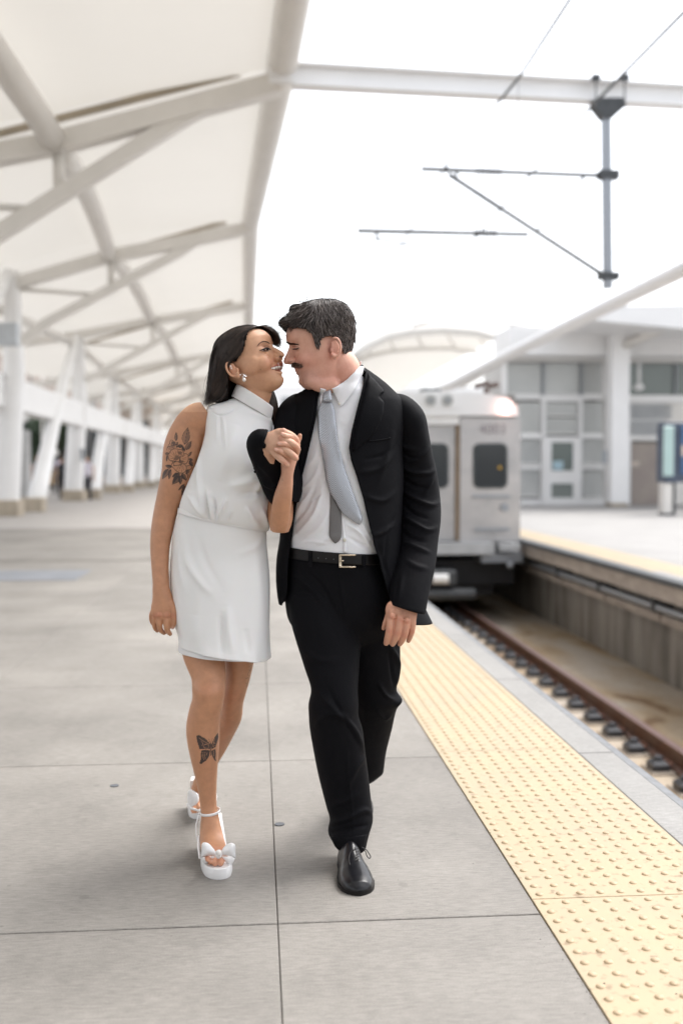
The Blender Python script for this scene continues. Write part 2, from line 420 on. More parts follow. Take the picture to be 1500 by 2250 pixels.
def rail_at(x, label):
    rt = thing('rail', label, 'rail', (x, 0, BZ))
    prof = [(-.085, .02), (-.085, .036), (-.014, .054), (-.011, .150), (-.042, .162), (-.042, .192), (.042, .192), (.042, .162), (.011, .150), (.014, .054), (.085, .036), (.085, .02)]
    V = []; n = len(prof)
    for y in (-2, 60):
        for a, z in prof: V.append((x + a, y, BZ + z))
    F = [(k, (k+1) % n, n + (k+1) % n, n + k) for k in range(n)] + [tuple(range(n))[::-1], tuple(range(n, 2*n))]
    mobj('rail_body', V, F, M['rail'], rt)
    MB().box((x - .036, -2, BZ + .1915), (x + .036, 60, BZ + .1955), .002).build('rail_head', M['railtop'], rt)
    proto = None
    y = 5.15
    while y < 19:
        if proto is None:
            f = MB().box((x - .30, y - .15, BZ), (x + .30, y + .15, BZ + .018), .01).build('tie_pad', M['tie'], rt)
            proto = f; f.location = (0, y, 0)
            me = f.data
            for v in me.vertices: v.co.y -= y
            for s in (-1, 1):
                if s > 0: mb = MB().box((x + .13, y - .05, BZ + .018), (x + .20, y + .05, BZ + .05), .015)
                else:
                    mb = MB().box((x - .27, y - .085, BZ + .018), (x - .12, y + .085, BZ + .10), .03)
                    mb.tube([(x - .195, y, BZ + .09), (x - .195, y, BZ + .135)], [.05, .036], 8)
                q = mb.build('anchor_block', M['pad'], None); q.data.transform(Matrix.Translation((-x, -y, -BZ))); q.parent = f
                mb = MB().box((x + s*.12 - .03, y - .05, BZ + .03), (x + s*.12 + .02, y + .05, BZ + .058), .008)
                mb.tube([(x + s*.15, y - .045, BZ + .05), (x + s*.10, y - .05, BZ + .075), (x + s*.075, y, BZ + .07), (x + s*.10, y + .05, BZ + .075), (x + s*.15, y + .045, BZ + .05)], .011, 6)
                q = mb.build('rail_clip', M['clip'], None); q.data.transform(Matrix.Translation((-x, -y, -BZ))); q.parent = f
        else: copy_tree(proto, (0, y, 0))
        y += .585
    return rt
rail_at(3.705, 'rusty brown running rail on dark anchor blocks, the one beside the stained concrete bed')
rail_at(2.335, 'running rail down against the near platform wall, hidden by the platform edge')

# ---- far platform
M['wallst'] = None
m, t, b = new_mat('streaked_concrete_wall'); L = t.links
geo = N(t, 'ShaderNodeNewGeometry'); mp = N(t, 'ShaderNodeMapping'); mp.inputs['Scale'].default_value = (1, 2.2, .22); L.new(geo.outputs['Position'], mp.inputs['Vector'])
n1 = N(t, 'ShaderNodeTexNoise', Scale=2.3, Detail=6.0, Roughness=.7); L.new(mp.outputs[0], n1.inputs['Vector'])
r1 = N(t, 'ShaderNodeValToRGB'); r1.color_ramp.elements[0].position = .34; r1.color_ramp.elements[1].position = .66
r1.color_ramp.elements[0].color = (.15, .14, .13, 1); r1.color_ramp.elements[1].color = (.36, .34, .315, 1); L.new(n1.outputs[0], r1.inputs[0])
L.new(r1.outputs[0], b.inputs['Base Color']); b.inputs['Roughness'].default_value = .85
M['wallst'] = m
M['beamconc'] = pmat('edge_beam_concrete', (.36, .315, .28), .8, var=.22, scale=2.5, stretch=(1, 1, 3))
fp = MB().box((X4 + .30, -4, -.3), (70, 160, 0)).build('platform_opposite', M['slabopp'], kind='structure')
MB().box((5.05, -4, BZ - .02), (5.3, 160, -.302)).build('retaining_wall', M['wallst'], kind='structure')
eb = thing('platform_edge_beam', 'long concrete edge beam under the opposite platform, in precast lengths', 'edge beam', (X4, 0, -.15))
y = -2.0
while y < 60:
    MB().box((X4 + .02, y + .01, -.27), (X4 + .70, y + 3.0 - .01, -.072), .01).build('beam_length', M['beamconc'], eb); y += 3.0
tag(MB().box((X4 - .03, -2, -.070), (X4 + .11, 60, -.003), .01).build('platform_nosing', M['dark']), 'black rubber nosing along the edge of the opposite platform', 'edge strip')
MB().box((X4 + .112, -2, -.071), (X4 + .3, 60, 0)).build('platform_opposite_coping', M['slabopp'], kind='structure')
cd = thing('cable_conduit', 'grey conduit and ledge running along the wall below the opposite platform', 'conduit', (4.95, 0, -.5))
for y in range(-2, 60, 2):
    MB().box((4.86, y + .02, -.62), (5.05, y + 1.95, -.52), .02).build('ledge', M['beamconc'], cd)
MB().tube([(4.84, -2, -.44), (4.84, 60, -.44)], .045, 10).build('pipe', M['galv'], cd, True)
for y in range(0, 50, 2): MB().box((4.78, y, -.50), (5.05, y + .09, -.30)).build('bracket', M['dark'], cd)
s2 = thing('tactile_strip', 'yellow tactile warning strip along the edge of the opposite platform', 'tactile paving', (X4 + .15, 0, 0))
proto = None; y = 6.0
while y < 50:
    xo = 0 if y > 11.7 else .12
    o = MB().box((X4 + .15 + xo, y + .003, -.02), (X4 + .76 + xo, y + 1.5, .004), .002).build('tactile_tile', M['tactile'], s2)
    y += 1.505

# ---- train
YT = 17.4
TX0, TX1 = 1.62, 4.47
def T(u, v, dy=0): return P(u, v, YT + dy)
def quadprism(pts, y0, y1):
    return MB().prism([P(u, v, YT) + Vector((0, y0, 0)) for u, v in pts], (0, y1 - y0, 0))
tr = thing('train', 'stainless steel commuter train with white roof standing at the far end of the platform', 'train', (3.05, YT, BZ + .17))
# body: extruded end profile, rounded at the roof
zf = lambda v: P(1000, v, YT).z
z0 = zf(1190); zr = zf(862)
prof = []
hw = (TX1 - TX0) / 2; cx = (TX0 + TX1) / 2
prof = [(cx - hw, z0), (cx + hw, z0), (cx + hw, zf(915)), (cx + hw*.985, zf(895)), (cx + hw*.88, zf(877)), (cx + hw*.6, zf(866)), (cx, zr), (cx - hw*.6, zf(866)), (cx - hw*.88, zf(877)), (cx - hw*.985, zf(895)), (cx - hw, zf(915))]
body = autosmooth(MB().prism([(x, YT + .12, z) for x, z in prof], (0, 25, 0)).build('car_body', M['stain'], tr), 25)
# end wall in panels, white roof cowl
cow = [(x, z) for x, z in prof if z > zf(916)]
autosmooth(MB().prism([(x, YT - .10, z + .01) for x, z in [(cx + hw + .01, zf(915))] + [(x, z) for x, z in prof[3:10]] + [(cx - hw - .01, zf(915))]], (0, .6, 0)).build('roof_cowl', M['trainwhite'], tr), 25)
def panel(name, u0, u1, v0, v1, y0, y1, mat, parent=tr):
    a = P(u0, v1, YT); c = P(u1, v0, YT)
    return MB().box((a.x, YT + y0, a.z), (c.x, YT + y1, c.z)).build(name, mat, parent)
def rpanel(name, u0, u1, v0, v1, r, y0, y1, mat, parent=tr):
    pts = []
    for (cx_, cy_, a0) in ((u1-r, v0+r, -90), (u1-r, v1-r, 0), (u0+r, v1-r, 90), (u0+r, v0+r, 180)):
        for k in range(5):
            a = math.radians(a0 + 22.5*k); pts.append((cx_ + r*math.cos(a), cy_ + r*math.sin(a)))
    return MB().prism([P(u, v, YT) + Vector((0, y0, 0)) for u, v in pts], (0, y1 - y0, 0)).build(name, mat, parent)
ul, ur = VPX + FPX*TX0/YT, 1143
panel('end_panel', 1009, ur, 918, 1190, -.02, .12, M['stain'])
panel('end_panel', ul, 850, 918, 1190, -.02, .12, M['stain'])
panel('header_panel', 850, 1008, 905, 932, -.03, .12, M['trainwhite'])
gd = panel('gangway_door', 857, 1001, 933, 1188, .06, .12, M['stain'])
panel('door_seal', 1001.5, 1008.5, 933, 1188, .0, .12, M['brownseal'])
panel('door_seal', 850.5, 856.5, 933, 1188, .0, .12, M['brownseal'])
def twin(u0, u1, v0, v1, y):
    f = rpanel('window', u0, u1, v0, v1, 14, y - .03, y + .02, M['winframe'])
    rpanel('pane', u0 + 5, u1 - 5, v0 + 5, v1 - 5, 10, y - .036, y - .031, M['glassd'], f)
    return f
wf = twin(1038, 1113, 974, 1073, -.02); twin(890, 986, 974, 1073, .06); twin(745+30, 838, 974, 1073, -.02)
rpanel('cab_light', 1092, 1099, 1024, 1031, 3, -.075, -.06, pmat('amber_lamp', (.55, .33, .03), .5), wf)
rpanel('marker_lamp', 1097, 1113, 888, 907, 7.5, -.19, -.10, M['lamp'])
for cu in (943, 980):
    h = rpanel('headlight', cu - 12, cu + 12, 868, 893, 11, -.14, -.10, pmat('headlight_bezel', (.45, .46, .45), .4))
    rpanel('lens', cu - 7, cu + 7, 874, 888, 6, -.150, -.141, M['greyp'], h)
panel('light_housing', 925, 1003, 863, 897, -.115, -.09, M['trainwhite'])
panel('handrail', 1040, 1118, 1160, 1166, -.08, -.05, M['galv'])
panel('handrail', 1036, 1120, 1088, 1094, -.06, -.03, M['galv'])
rpanel('socket_cover', 1098, 1115, 1106, 1124, 8, -.06, -.02, M['galv'])
bump_m = pmat('bumper_grey', (.42, .43, .44), .5)
panel('anticlimber', ul + 20, 1076, 1190, 1216, -.35, .3, bump_m)
panel('anticlimber', 1088, 1133, 1192, 1208, -.30, .3, bump_m)
panel('buffer_beam', 1052, 1141, 1214, 1234, -.2, .3, M['galv'])
panel('undercarriage', ul + 30, 1138, 1234, 1290, .3, 8, M['black'])
panel('bogie', ul + 60, 1100, 1262, 1318, .6, 3.5, M['black'])
mb = MB(); a = P(975, 1262, YT)
mb.box((a.x - .42, YT - .5, a.z - .12), (a.x + .12, YT + .6, a.z + .12), .03); mb.tube([(a.x - .5, YT - .45, a.z - .28), (a.x + .45, YT - .35, a.z - .30)], .10, 10)
mb.build('coupler', M['dark'], tr)
mb = MB(); a = P(963, 1272, YT - .5); mb.tube([(a.x - .1, a.y, a.z), (a.x + .16, a.y, a.z)], .085, 12); mb.build('hose_reel', M['globe'], tr)
mb = MB(); a = P(1120, 1242, YT - .3); mb.ball(a, .06); mb.build('air_hose_end', M['galv'], tr)
mb = MB(); a = P(1068, 868, YT + .4)
mb.tube([(a.x, a.y, a.z - .1), (a.x, a.y, a.z + .12)], .05, 8)
for k in range(5): mb.ball((a.x - .17 + k*.085, a.y + .02*(k % 2), a.z + .16 + .02*((k*7) % 3)), .055)
mb.build('roof_horn', pmat('brown_horn', (.10, .065, .055), .6), tr)
mb = MB(); a = P(950, 860, YT + .6); mb.box((a.x - .2, a.y, a.z - .05), (a.x + .15, a.y + .3, a.z + .06), .03); mb.build('roof_box', M['dark'], tr)
# running number on the end panel
fc = bpy.data.curves.new('car_number', 'FONT'); fc.body = '4003'; fc.size = .24; fc.extrude = .002; fc.align_x = 'CENTER'; fc.align_y = 'CENTER'
fo = bpy.data.objects.new('car_number_text', fc); link(fo); a = P(1081, 944, YT)
tm_ = bpy.data.meshes.new_from_object(fo.evaluated_get(bpy.context.evaluated_depsgraph_get())); bpy.data.objects.remove(fo)
tm_.transform(Matrix.Translation(Vector((a.x, YT - .024, a.z)) - wloc(tr)) @ Matrix.Rotation(math.radians(90), 4, 'X'))
tm_.materials.clear(); tm_.materials.append(pmat('number_grey', (.22, .20, .22), .6))
no_ = bpy.data.objects.new('car_number', tm_); link(no_); no_.parent = tr
# second car behind
autosmooth(MB().prism([(x, YT + 26.2, z) for x, z in prof], (0, 25, 0)).build('second_car', M['stain'], tr), 25)
MB().box((cx - .6, YT + 25, z0), (cx + .6, YT + 26.3, z0 + 2.2)).build('gangway', M['black'], tr)

# ---- catenary
YC = 16.2
port = thing('catenary_portal', 'white steel I-beam gantry reaching across the track from the canopy edge', 'gantry', P(640, 165, 15.6))
pa, pb = P(642, 166, 15.6), P(1500, 213, 16.5); dv = (pb - pa); pe = pa + dv * 1.5
for dz, w_, h_ in ((.155, .24, .03), (-.155, .24, .03)):
    MB().beam(pa + Vector((0, 0, dz)), pe + Vector((0, 0, dz)), w_, h_).build('flange', M['white2'], port)
MB().beam(pa, pe, .02, .279).build('web', M['white2'], port)
MB().beam(pa - dv.normalized()*.35, pa + dv.normalized()*.02, .10, .22).build('end_bracket', M['white2'], port)
mp_ = thing('drop_post', 'grey steel drop post hanging from the gantry beam with a flared bracket', 'post', P(1333, 635, YC))
MB().beam(P(1334, 634, YC), P(1330, 243, YC), .125, .125, (0, 1, 0)).build('post_tube', M['galv'], mp_)
q = [P(1296, 232, YC), P(1320, 262, YC), P(1341, 262, YC), P(1372, 234, YC), P(1362, 219, YC), P(1305, 219, YC)]
MB().prism([p + Vector((0, -.10, 0)) for p in q], (0, .2, 0)).build('flared_bracket', M['dark'], mp_)
for u_ in (1308, 1371):
    MB().tube([P(u_, 168, YC - .17), P(u_, 236, YC - .17)], .012, 6).build('hanger_bolt', M['dark'], mp_)
    MB().box(P(u_ - 6, 174, YC - .2), P(u_ + 6, 168, YC - .1)).build('bolt_plate', M['dark'], mp_)
for v_ in (385, 607):
    MB().box(P(1318, v_ + 5, YC - .09), P(1352, v_ - 5, YC + .09)).build('collar', M['dark'], mp_)
arm = thing('cantilever_arm', 'thin grey cantilever arm with ribbed insulators holding the overhead wire', 'overhead line arm', P(1320, 385, YC))
def rod(name, a, b, r, m_=M['galv']): return MB().tube([P(a[0], a[1], YC), P(b[0], b[1], YC)], r, 8).build(name, m_, arm, True)
rod('top_tube', (925, 371), (1322, 386), .036, M['wire']); rod('strut', (985, 383), (1330, 608), .038, M['wire'])
rod('stay', (1281, 392), (1178, 508), .022); rod('registration_tube', (785, 507), (1160, 515), .036, M['wire']); rod('steady_arm', (828, 524), (976, 553), .022)
for (ua, va, ub, vb) in ((1048, 376, 1097, 378), (1043, 511, 1088, 512), (1045, 423, 1100, 459)):
    for k in range(7):
        f = k / 6; p = P(ua + (ub-ua)*f, va + (vb-va)*f, YC); d = (P(ub, vb, YC) - P(ua, va, YC)).normalized() * .009
        MB().tube([p - d, p, p + d], [.036, .075 if vb - va < 9 else .055, .036], 10).build('insulator_disc', M['dark'], arm)
for (a_, b_) in (((980, 358), (980, 380)), ((1004, 378), (1000, 392)), ((1281, 385), (1277, 398)), ((826, 508), (828, 530)), ((895, 504), (895, 510))):
    rod('clamp', a_, b_, .022, M['dark'])
def wire(label, pts, r):
    o = MB().tube(pts, r, 6).build('overhead_wire', M['wire'], None, True); return tag(o, label, 'wire', 'overhead wires above the track')
wire('thin messenger wire over the train, held at the tip of the cantilever arm', [P(1260, -15, 10.0), P(1138, 172, 12.1), P(980, 362, YC), P(800, 690, 32), P(700, 830, 60)], .018)
wire('thicker overhead wire crossing in front of the drop post bracket', [P(1545, -18, 11.2), P(1292, 240, 15.2), P(1010, 560, 25), P(860, 720, 45)], .023)
wire('short dropper wire hanging below the gantry beam', [P(1138, 160, 15.4), P(1138, 372, 15.4)], .006)

# ---- left canopy
can = thing('platform_canopy', 'long white steel and fabric canopy curving away over the platform', 'canopy', (-6.9, 30, 0))
YS = [-19.0, -7.0, 5.0, 16.2, 27.3, 39.5, 51.5, 63.5, 75.5, 87.5, 99.5, 111.5]  # first two stations are unseen, added so the canopy shades the near floor
def edge_xz(i):
    y = YS[i]
    i -= 2
    if i <= 0: return .75 + .3*(-i), 7.15
    ed = {1: (612, 165), 2: (548, 490), 3: (546, 664), 4: (546, 762), 5: (544, 812), 6: (543, 846)}
    if i in ed: p = P(ed[i][0], ed[i][1], y); return p.x, p.z
    return -.8, 7.4
def chord(i):
    "underside of the top chord as x,z from edge to beyond the column"
    ex, ez = edge_xz(i)
    tab = {3: [(-3.05, P(118, 296, 16.2).z), (-4.1, P(0, 326, 16.2).z), (-6.9, 1.25 + 4.5), (-11, 1.25 + 4.1)],
           4: [(-3.8, P(246, 552, 27.3).z), (-5.8, P(90, 602, 27.3).z), (-6.9, P(10, 628, 27.3).z), (-11.5, 1.25 + 4.5)]}
    rest = [(-3.95, ez - .62), (-6.8, ez - 1.20), (-11.5, ez - 1.9)]
    return [(ex, ez)] + tab.get(i, rest)
rib_top = []
for i, y in enumerate(YS):
    ch = chord(i); rib_top.append(ch)
    mb = MB()
    for a, b_ in zip(ch[:-1], ch[1:]): mb.beam((a[0], y, a[1] - .14), (b_[0], y, b_[1] - .14), .30, .30, (0, 1, 0))
    mb.build('rib', M['cream'], can)
    if i > 0:
        mb = MB(); mb.beam((ch[0][0] - .6, y, ch[0][1] + .02), (-7.0, y, ch[-1][1] + .10), .09, .10, (0, 1, 0)).build('shade_strip', M['shadowgap'], can)  # dark bar drawn in place of the shadow under the fabric
    # bottom chord from the edge down to the column
    if i == 3: lc = [P(500, 205, y), P(400, 262, y), P(0, 512, y), P(-260, 690, y)]
    elif i == 4: lc = [P(455, 512, y), P(399, 552, y), P(104, 708, y), P(28, 765, y)]
    else:
        ex, ez = ch[0]; lc = [Vector((ex - 1.4, y, ez - .38)), Vector((ex - 6.1, y, ez - 3.0))]
    mb = MB()
    for a, b_ in zip(lc[:-1], lc[1:]): mb.beam(a, b_, .22, .24, (0, 1, 0))
    mb.build('bottom_chord', M['cream'], can)
    # short posts and horizontal strut between the chords
    px_, pz_ = ch[1]
    zl = lc[0].z + (lc[-1].z - lc[0].z) * ((px_ - lc[0].x) / (lc[-1].x - lc[0].x))
    MB().tube([(px_ + .05, y, pz_ - .25), (px_ + .05, y, zl)], .09, 10).build('web_post', M['cream'], can, True)
    if i < 6: MB().tube([(px_ - .15, y, zl - .12), (px_ - 3.0, y, zl + .05)], .06, 8).build('web_strut', M['cream'], can, True)
# edge girder, purlins
MB().tube([(edge_xz(i)[0] + .04, YS[i], edge_xz(i)[1]) for i in range(len(YS))], .235, 14).build('edge_girder', M['cream'], can, True)
for k in range(len(YS) - 1):
    a, b_ = rib_top[k], rib_top[k+1]; pts = []
    for f in np.linspace(0, 1, 9):
        x = a[1][0]*(1-f) + b_[1][0]*f; z = a[1][1]*(1-f) + b_[1][1]*f
        pts.append((x, YS[k]*(1-f) + YS[k+1]*f, z - .10 + .28*math.sin(math.pi*f)))
    MB().tube(pts, .20, 14).build('purlin', M['cream'], can, True)
    pts = [(a[-2][0], YS[k], a[-2][1] - .45), (b_[-2][0], YS[k+1], b_[-2][1] - .45)]
    MB().tube(pts, .15, 12).build('purlin', M['cream'], can, True)
    if k > 8: MB().tube([(a[-2][0], YS[k], a[-2][1] - .2), (b_[1][0], YS[k+1], b_[1][1] - .3)], .11, 10).build('brace', M['cream'], can, True)
# fabric bays
m, t, b = new_mat('canopy_fabric'); L = t.links
b.inputs['Base Color'].default_value = (.86, .85, .82, 1); b.inputs['Roughness'].default_value = .8
geo = N(t, 'ShaderNodeNewGeometry'); n1 = N(t, 'ShaderNodeTexNoise', Scale=.6, Detail=4.0); L.new(geo.outputs['Position'], n1.inputs['Vector'])
cr = N(t, 'ShaderNodeValToRGB'); cr.color_ramp.elements[0].color = (.76, .745, .715, 1); cr.color_ramp.elements[1].color = (.82, .805, .775, 1); L.new(n1.outputs[0], cr.inputs[0]); L.new(cr.outputs[0], b.inputs['Base Color'])
tl = N(t, 'ShaderNodeBsdfTranslucent'); tl.inputs['Color'].default_value = (.78, .75, .69, 1)
ms = N(t, 'ShaderNodeMixShader'); ms.inputs[0].default_value = .24
L.new(b.outputs[0], ms.inputs[1]); L.new(tl.outputs[0], ms.inputs[2]); L.new(ms.outputs[0], t.nodes['Material Output'].inputs[0])
M['fabric'] = m
def chord_z(ch, x):
    xs = [c[0] for c in ch][::-1]; zs = [c[1] for c in ch][::-1]; return float(np.interp(x, xs, zs))
for k in range(len(YS) - 1):
    V = []; F = []; nx, ny = 24, 12
    for i in range(nx + 1):
        for j in range(ny + 1):
            f = .0004 + .9992*j / ny; y = YS[k]*(1-f) + YS[k+1]*f
            ex = edge_xz(k)[0]*(1-f) + edge_xz(k+1)[0]*f
            x = (ex - .05) + (-11 - ex) * i / nx
            z = chord_z(rib_top[k], x)*(1-f) + chord_z(rib_top[k+1], x)*f
            g = math.sin(math.pi * f); h = min(1, i / 6.0)
            V.append((x, y, z + .10 + .22*h + .28 * g * h))
    for i in range(nx):
        for j in range(ny): F.append((i*(ny+1)+j, (i+1)*(ny+1)+j, (i+1)*(ny+1)+j+1, i*(ny+1)+j+1))
    mobj('fabric_bay', V, F, M['fabric'], can, True)

# long box beam and the column pairs
bm_ = thing('eaves_beam', 'long deep white beam running between the canopy columns', 'beam', (-6.5, 20, 3))
MB().box((-6.95, 11, CAMH + 1.58), (-6.45, 120, CAMH + 2.42)).build('beam_body', M['white2'], bm_)
for k in range(9): MB().box((-6.44, 15.2 + 12*k, CAMH + 1.62), (-6.425, 15.24 + 12*k, CAMH + 2.38)).build('beam_joint', M['cream'], bm_)
def column(i, ub, ut, lab):
    y = YS[i]; vb = VPY + FPX * CAMH / y
    root = thing('canopy_column', lab, 'column', P(ub, vb, y), 'white columns along the canopy')
    hwm = .36
    p0 = P(ub, vb, y); p1 = P(ut, 0, y); xt = p1.x; zt = edge_xz(i)[1] - 1.35
    MB().box((p0.x - hwm - .03, y - .4, 0), (p0.x + hwm + .03, y + .4, .42), .03).build('plinth', M['plinth'], root)
    autosmooth(MB().tube([(p0.x, y, .42), (p0.x + (xt-p0.x)*.5, y, 2.6), (xt, y, 3.6), (xt, y, zt)], [hwm, hwm*.95, hwm*.8, hwm*.5], 20).build('shaft', M['white2'], root), 40)
    # leaning leg: from a plinth in front of this column up to its head
    yl = YS[i] - 9.5; q0 = Vector((p0.x + .55, yl, 0)); q1 = Vector((xt - .05, y - .3, zt - .1))
    pts = []; rr = []
    for f in np.linspace(0, 1, 10):
        p = q0.lerp(q1, f); p.z += .55*math.sin(math.pi*f)*.6
        pts.append(p); rr.append(.27 - .13*f if f > .0 else .27)
    MB().box((q0.x - .3, yl - .45, 0), (q0.x + .3, yl + .2, .40), .03).build('plinth', M['plinth'], root)
    MB().tube(pts, rr, 16).build('leaning_leg', M['white2'], root, True)
    return root
LBL = ['thick white canopy column at the left edge of the photo, in front of a grey cabinet', 'white canopy column with leaning leg, second along the beam', 'white canopy column with leaning leg, third along the beam',
       'white canopy column fourth along the beam, beside the passer-by', 'white canopy column fifth along the beam', 'white canopy column sixth along the beam near the blurred end', 'last visible white canopy column, far down the beam']
column(4, 14, 20, LBL[0]); column(5, 163, 166, LBL[1]); column(6, 248, 243, LBL[2]); column(7, 304, 296, LBL[3]); column(8, 345, 338, LBL[4]); column(9, 378, 372, LBL[5]); column(10, 404, 398, LBL[6])
sb = MB().box(P(-60, 756, 24.5), P(44, 714, 24.9)).build('platform_sign', pmat('grey_sign_box', (.50, .53, .56), .5)); tag(sb, 'grey sign box fixed to the leftmost canopy column', 'sign')

# ---- background left: stone building, shopfront, trees, lamps, crates, people
bl = thing('stone_building', 'pale stone building behind the canopy columns with dark shop windows', 'building', (-30, 75, 0))
def BX(u0, u1, v0, v1, y, d=.4): 
    a = P(u0, v1, y); c = P(u1, v0, y); return MB().box((a.x, y, a.z), (c.x, y + d, c.z))
YB = 78
BX(-400, 330, 640, 1064, YB, 8).build('wall', M['beige'], bl)
for v0, v1 in ((706, 716), (756, 766)): BX(-400, 330, v0, v1, YB - .35, .3).build('cornice', M['cream'], bl)
for k in range(9):
    u0 = 48 + k*31
    f = BX(u0, u0 + 22, 770, 812, YB - .15, .1).build('window', M['greyp'], bl); BX(u0 + 2, u0 + 20, 773, 809, YB - .2, .03).build('pane', M['glassd'], f)
for k in range(12):
    u0 = 20 + k*26
    f = BX(u0, u0 + 20, 925, 1046, YB - .25, .2).build('window', M['greyp'], bl); BX(u0 + 2, u0 + 18, 928, 1043, YB - .3, .03).build('pane', M['glassd'], f)
BX(176, 206, 770, 930, YB - 6, .5).build('slatted_panel', M['greyp'], bl)
for k in range(8): BX(177 + k*3.7, 178.6 + k*3.7, 772, 928, YB - 6.2, .15).build('slat', M['cream'], bl)
def tree(u, v, y, h, rad, lab):
    g = P(u, VPY + FPX*CAMH/y, y); tr_ = thing('tree', lab, 'tree', g, 'trees in front of the stone building')
    MB().tube([g, g + Vector((.05, 0, h*.4)), g + Vector((0, .1, h*.7))], [.14, .10, .06], 8).build('trunk', M['bark'], tr_, True)
    for s in (-1, 1): MB().tube([g + Vector((0, 0, h*.4)), g + Vector((s*rad*.6, 0, h*.7))], [.06, .02], 6).build('limb', M['bark'], tr_, True)
    n = 2600; c = npr.normal(size=(n, 3)); c /= np.linalg.norm(c, axis=1)[:, None]; lob = npr.normal(size=(9, 3))*.42
    c = c * (npr.random(n)[:, None]**.5)*.55 + lob[npr.integers(0, 9, n)]
    c = c * rad * np.array([1, 1, .85]) + np.array(g) + np.array([0, 0, h*.68])
    a = npr.normal(size=(n, 3)); a /= np.linalg.norm(a, axis=1)[:, None]; b2 = np.cross(a, npr.normal(size=(n, 3))); b2 /= np.linalg.norm(b2, axis=1)[:, None]
    s = .10; V = np.stack([c - a*s, c + b2*s*.6, c + a*s, c - b2*s*.6], 1).reshape(-1, 3)
    mobj('crown', V, [(4*i, 4*i+1, 4*i+2, 4*i+3) for i in range(n)], M['foliage'], tr_)
tree(52, 0, 62, 4.6, 1.5, 'dark green tree between the two leftmost canopy columns'); tree(112, 0, 62, 4.7, 1.5, 'dark green tree above the wooden crates behind the leaning leg')
tree(84, 0, 66, 4.8, 1.6, 'dark green tree behind the others by the shop windows'); tree(135, 0, 64, 4.5, 1.5, 'dark green tree just left of the second canopy column')
def globe(u, v, y, lab, m_=None, r=.2):
    p = P(u, v, y); t_ = thing('globe_lamp', lab, 'street lamp', (p.x, y, 0), 'globe lamps by the shops')
    MB().tube([(p.x, y, 0), (p.x, y, p.z - .1)], .05, 8).build('post', M['dark'], t_, True)
    MB().ball(p, r).build('globe', m_ or M['globe'], t_, True)
globe(120, 994, 50, 'white globe lamp in front of the dark shop windows'); globe(54, 918, 46, 'white globe lamp beside the leftmost column'); globe(67, 797, 70, 'small lit warm lamp under the building cornice', M['warmlamp'], .3)
for k, (u_, v_) in enumerate(((112, 1022), (127, 1022))):
    p = P(u_, v_, 52); pl = MB().ball(p, .22).build('flower_ball', pmat('pale_lilac', (.62, .56, .68), .7), None, True)
    tag(pl, ('left' if k == 0 else 'right') + ' pale lilac flower ball above the wooden crates', 'planter flowers')
for k in range(3):
    u0 = 90 + k*14.5; a = P(u0, 1064, 51); c = P(u0 + 13.5, 1034, 51)
    cr_ = thing('wooden_crate', ['wooden planter crate, nearest the leaning leg', 'middle one of the row of wooden planter crates', 'wooden planter crate, nearest the second column'][k], 'crate', ((a.x+c.x)/2, 51, a.z), 'row of wooden planter crates')
    for q in range(4):
        z0_ = a.z + (c.z-a.z)*q/4; MB().box((a.x, 51, z0_ + .008), (c.x, 51.3, z0_ + (c.z-a.z)/4 - .008)).build('board', M['wood'], cr_)
    MB().box((a.x + .02, 51.05, a.z), (c.x - .02, 51.35, c.z - .05)).build('liner', M['bark'], cr_)
sgn = thing('lamp_banner', 'black box light on a slim mast above the leftmost leaning leg', 'lamp post', P(93, 900, 60))
BX(86, 100, 780, 801, 60, .4).build('black_box', M['black'], sgn); BX(87, 100, 722, 779, 60, .2).build('banner', pmat('pink_white_banner', (.72, .62, .60), .7), sgn); MB().tube([P(93, 1075, 60), P(93, 720, 60)], .06, 8).build('mast', M['cream'], sgn, True)
cab = thing('utility_cabinet', 'light grey utility cabinet behind the leftmost canopy columns', 'cabinet', P(44, 1110, 33))
BX(28, 60, 945, 1108, 33, .5).build('cabinet_body', pmat('light_grey_cabinet', (.50, .50, .50), .6), cab); BX(44.6, 45.4, 955, 1100, 32.97, .02).build('door_gap', M['dark'], cab)
cab2 = thing('wall_panel', 'dark call box on the second canopy column', 'call box', P(181, 1010, 38))
BX(178, 184, 985, 1012, 38.9, .2).build('panel_body', M['greyp'], cab2); BX(179.5, 182.5, 990, 996, 38.86, .02).build('screen', M['dark'], cab2)

# ---- background right: glass station building
YF = 34.0
gb = thing('station_building', 'white framed glass station building on the opposite platform', 'building', P(1300, 1110, YF))
def F_(name, u0, u1, v0, v1, y0, y1, m_, par=gb):
    a = P(u0, v1, YF); c = P(u1, v0, YF); return MB().box((a.x, YF + y0, a.z), (c.x, YF + y1, c.z)).build(name, m_, par)
F_('core_wall', 1104, 2100, 795.5, 1112, .3, 3, pmat('interior_grey', (.55, .54, .52), .7))
F_('fascia', 1100, 2100, 738, 787, -1.2, 1.0, M['white2']); F_('soffit_band', 1100, 2100, 786.6, 795, -.3, 1.0, M['white'])
def win(u0, u1, v0, v1, m_=None):
    f = F_('window', u0, u1, v0, v1, -.02, .28, m_ or M['glassb'])
    MB().box(*[(lambda a, c: ((a.x, YF - .06, a.z), (c.x, YF - .021, a.z + .05)))(P(u0, v1, YF), P(u1, v0, YF))][0]).build('sill', M['white'], f); return f
cols_u = [1109, 1191, 1275, 1323]
for a, b_ in zip(cols_u[:-1], cols_u[1:]):
    win(a + 3, b_ - 3, 798, 868)
for (v0, v1) in ((884, 915), (918, 955)):
    win(1196, 1268, v0, v1); 
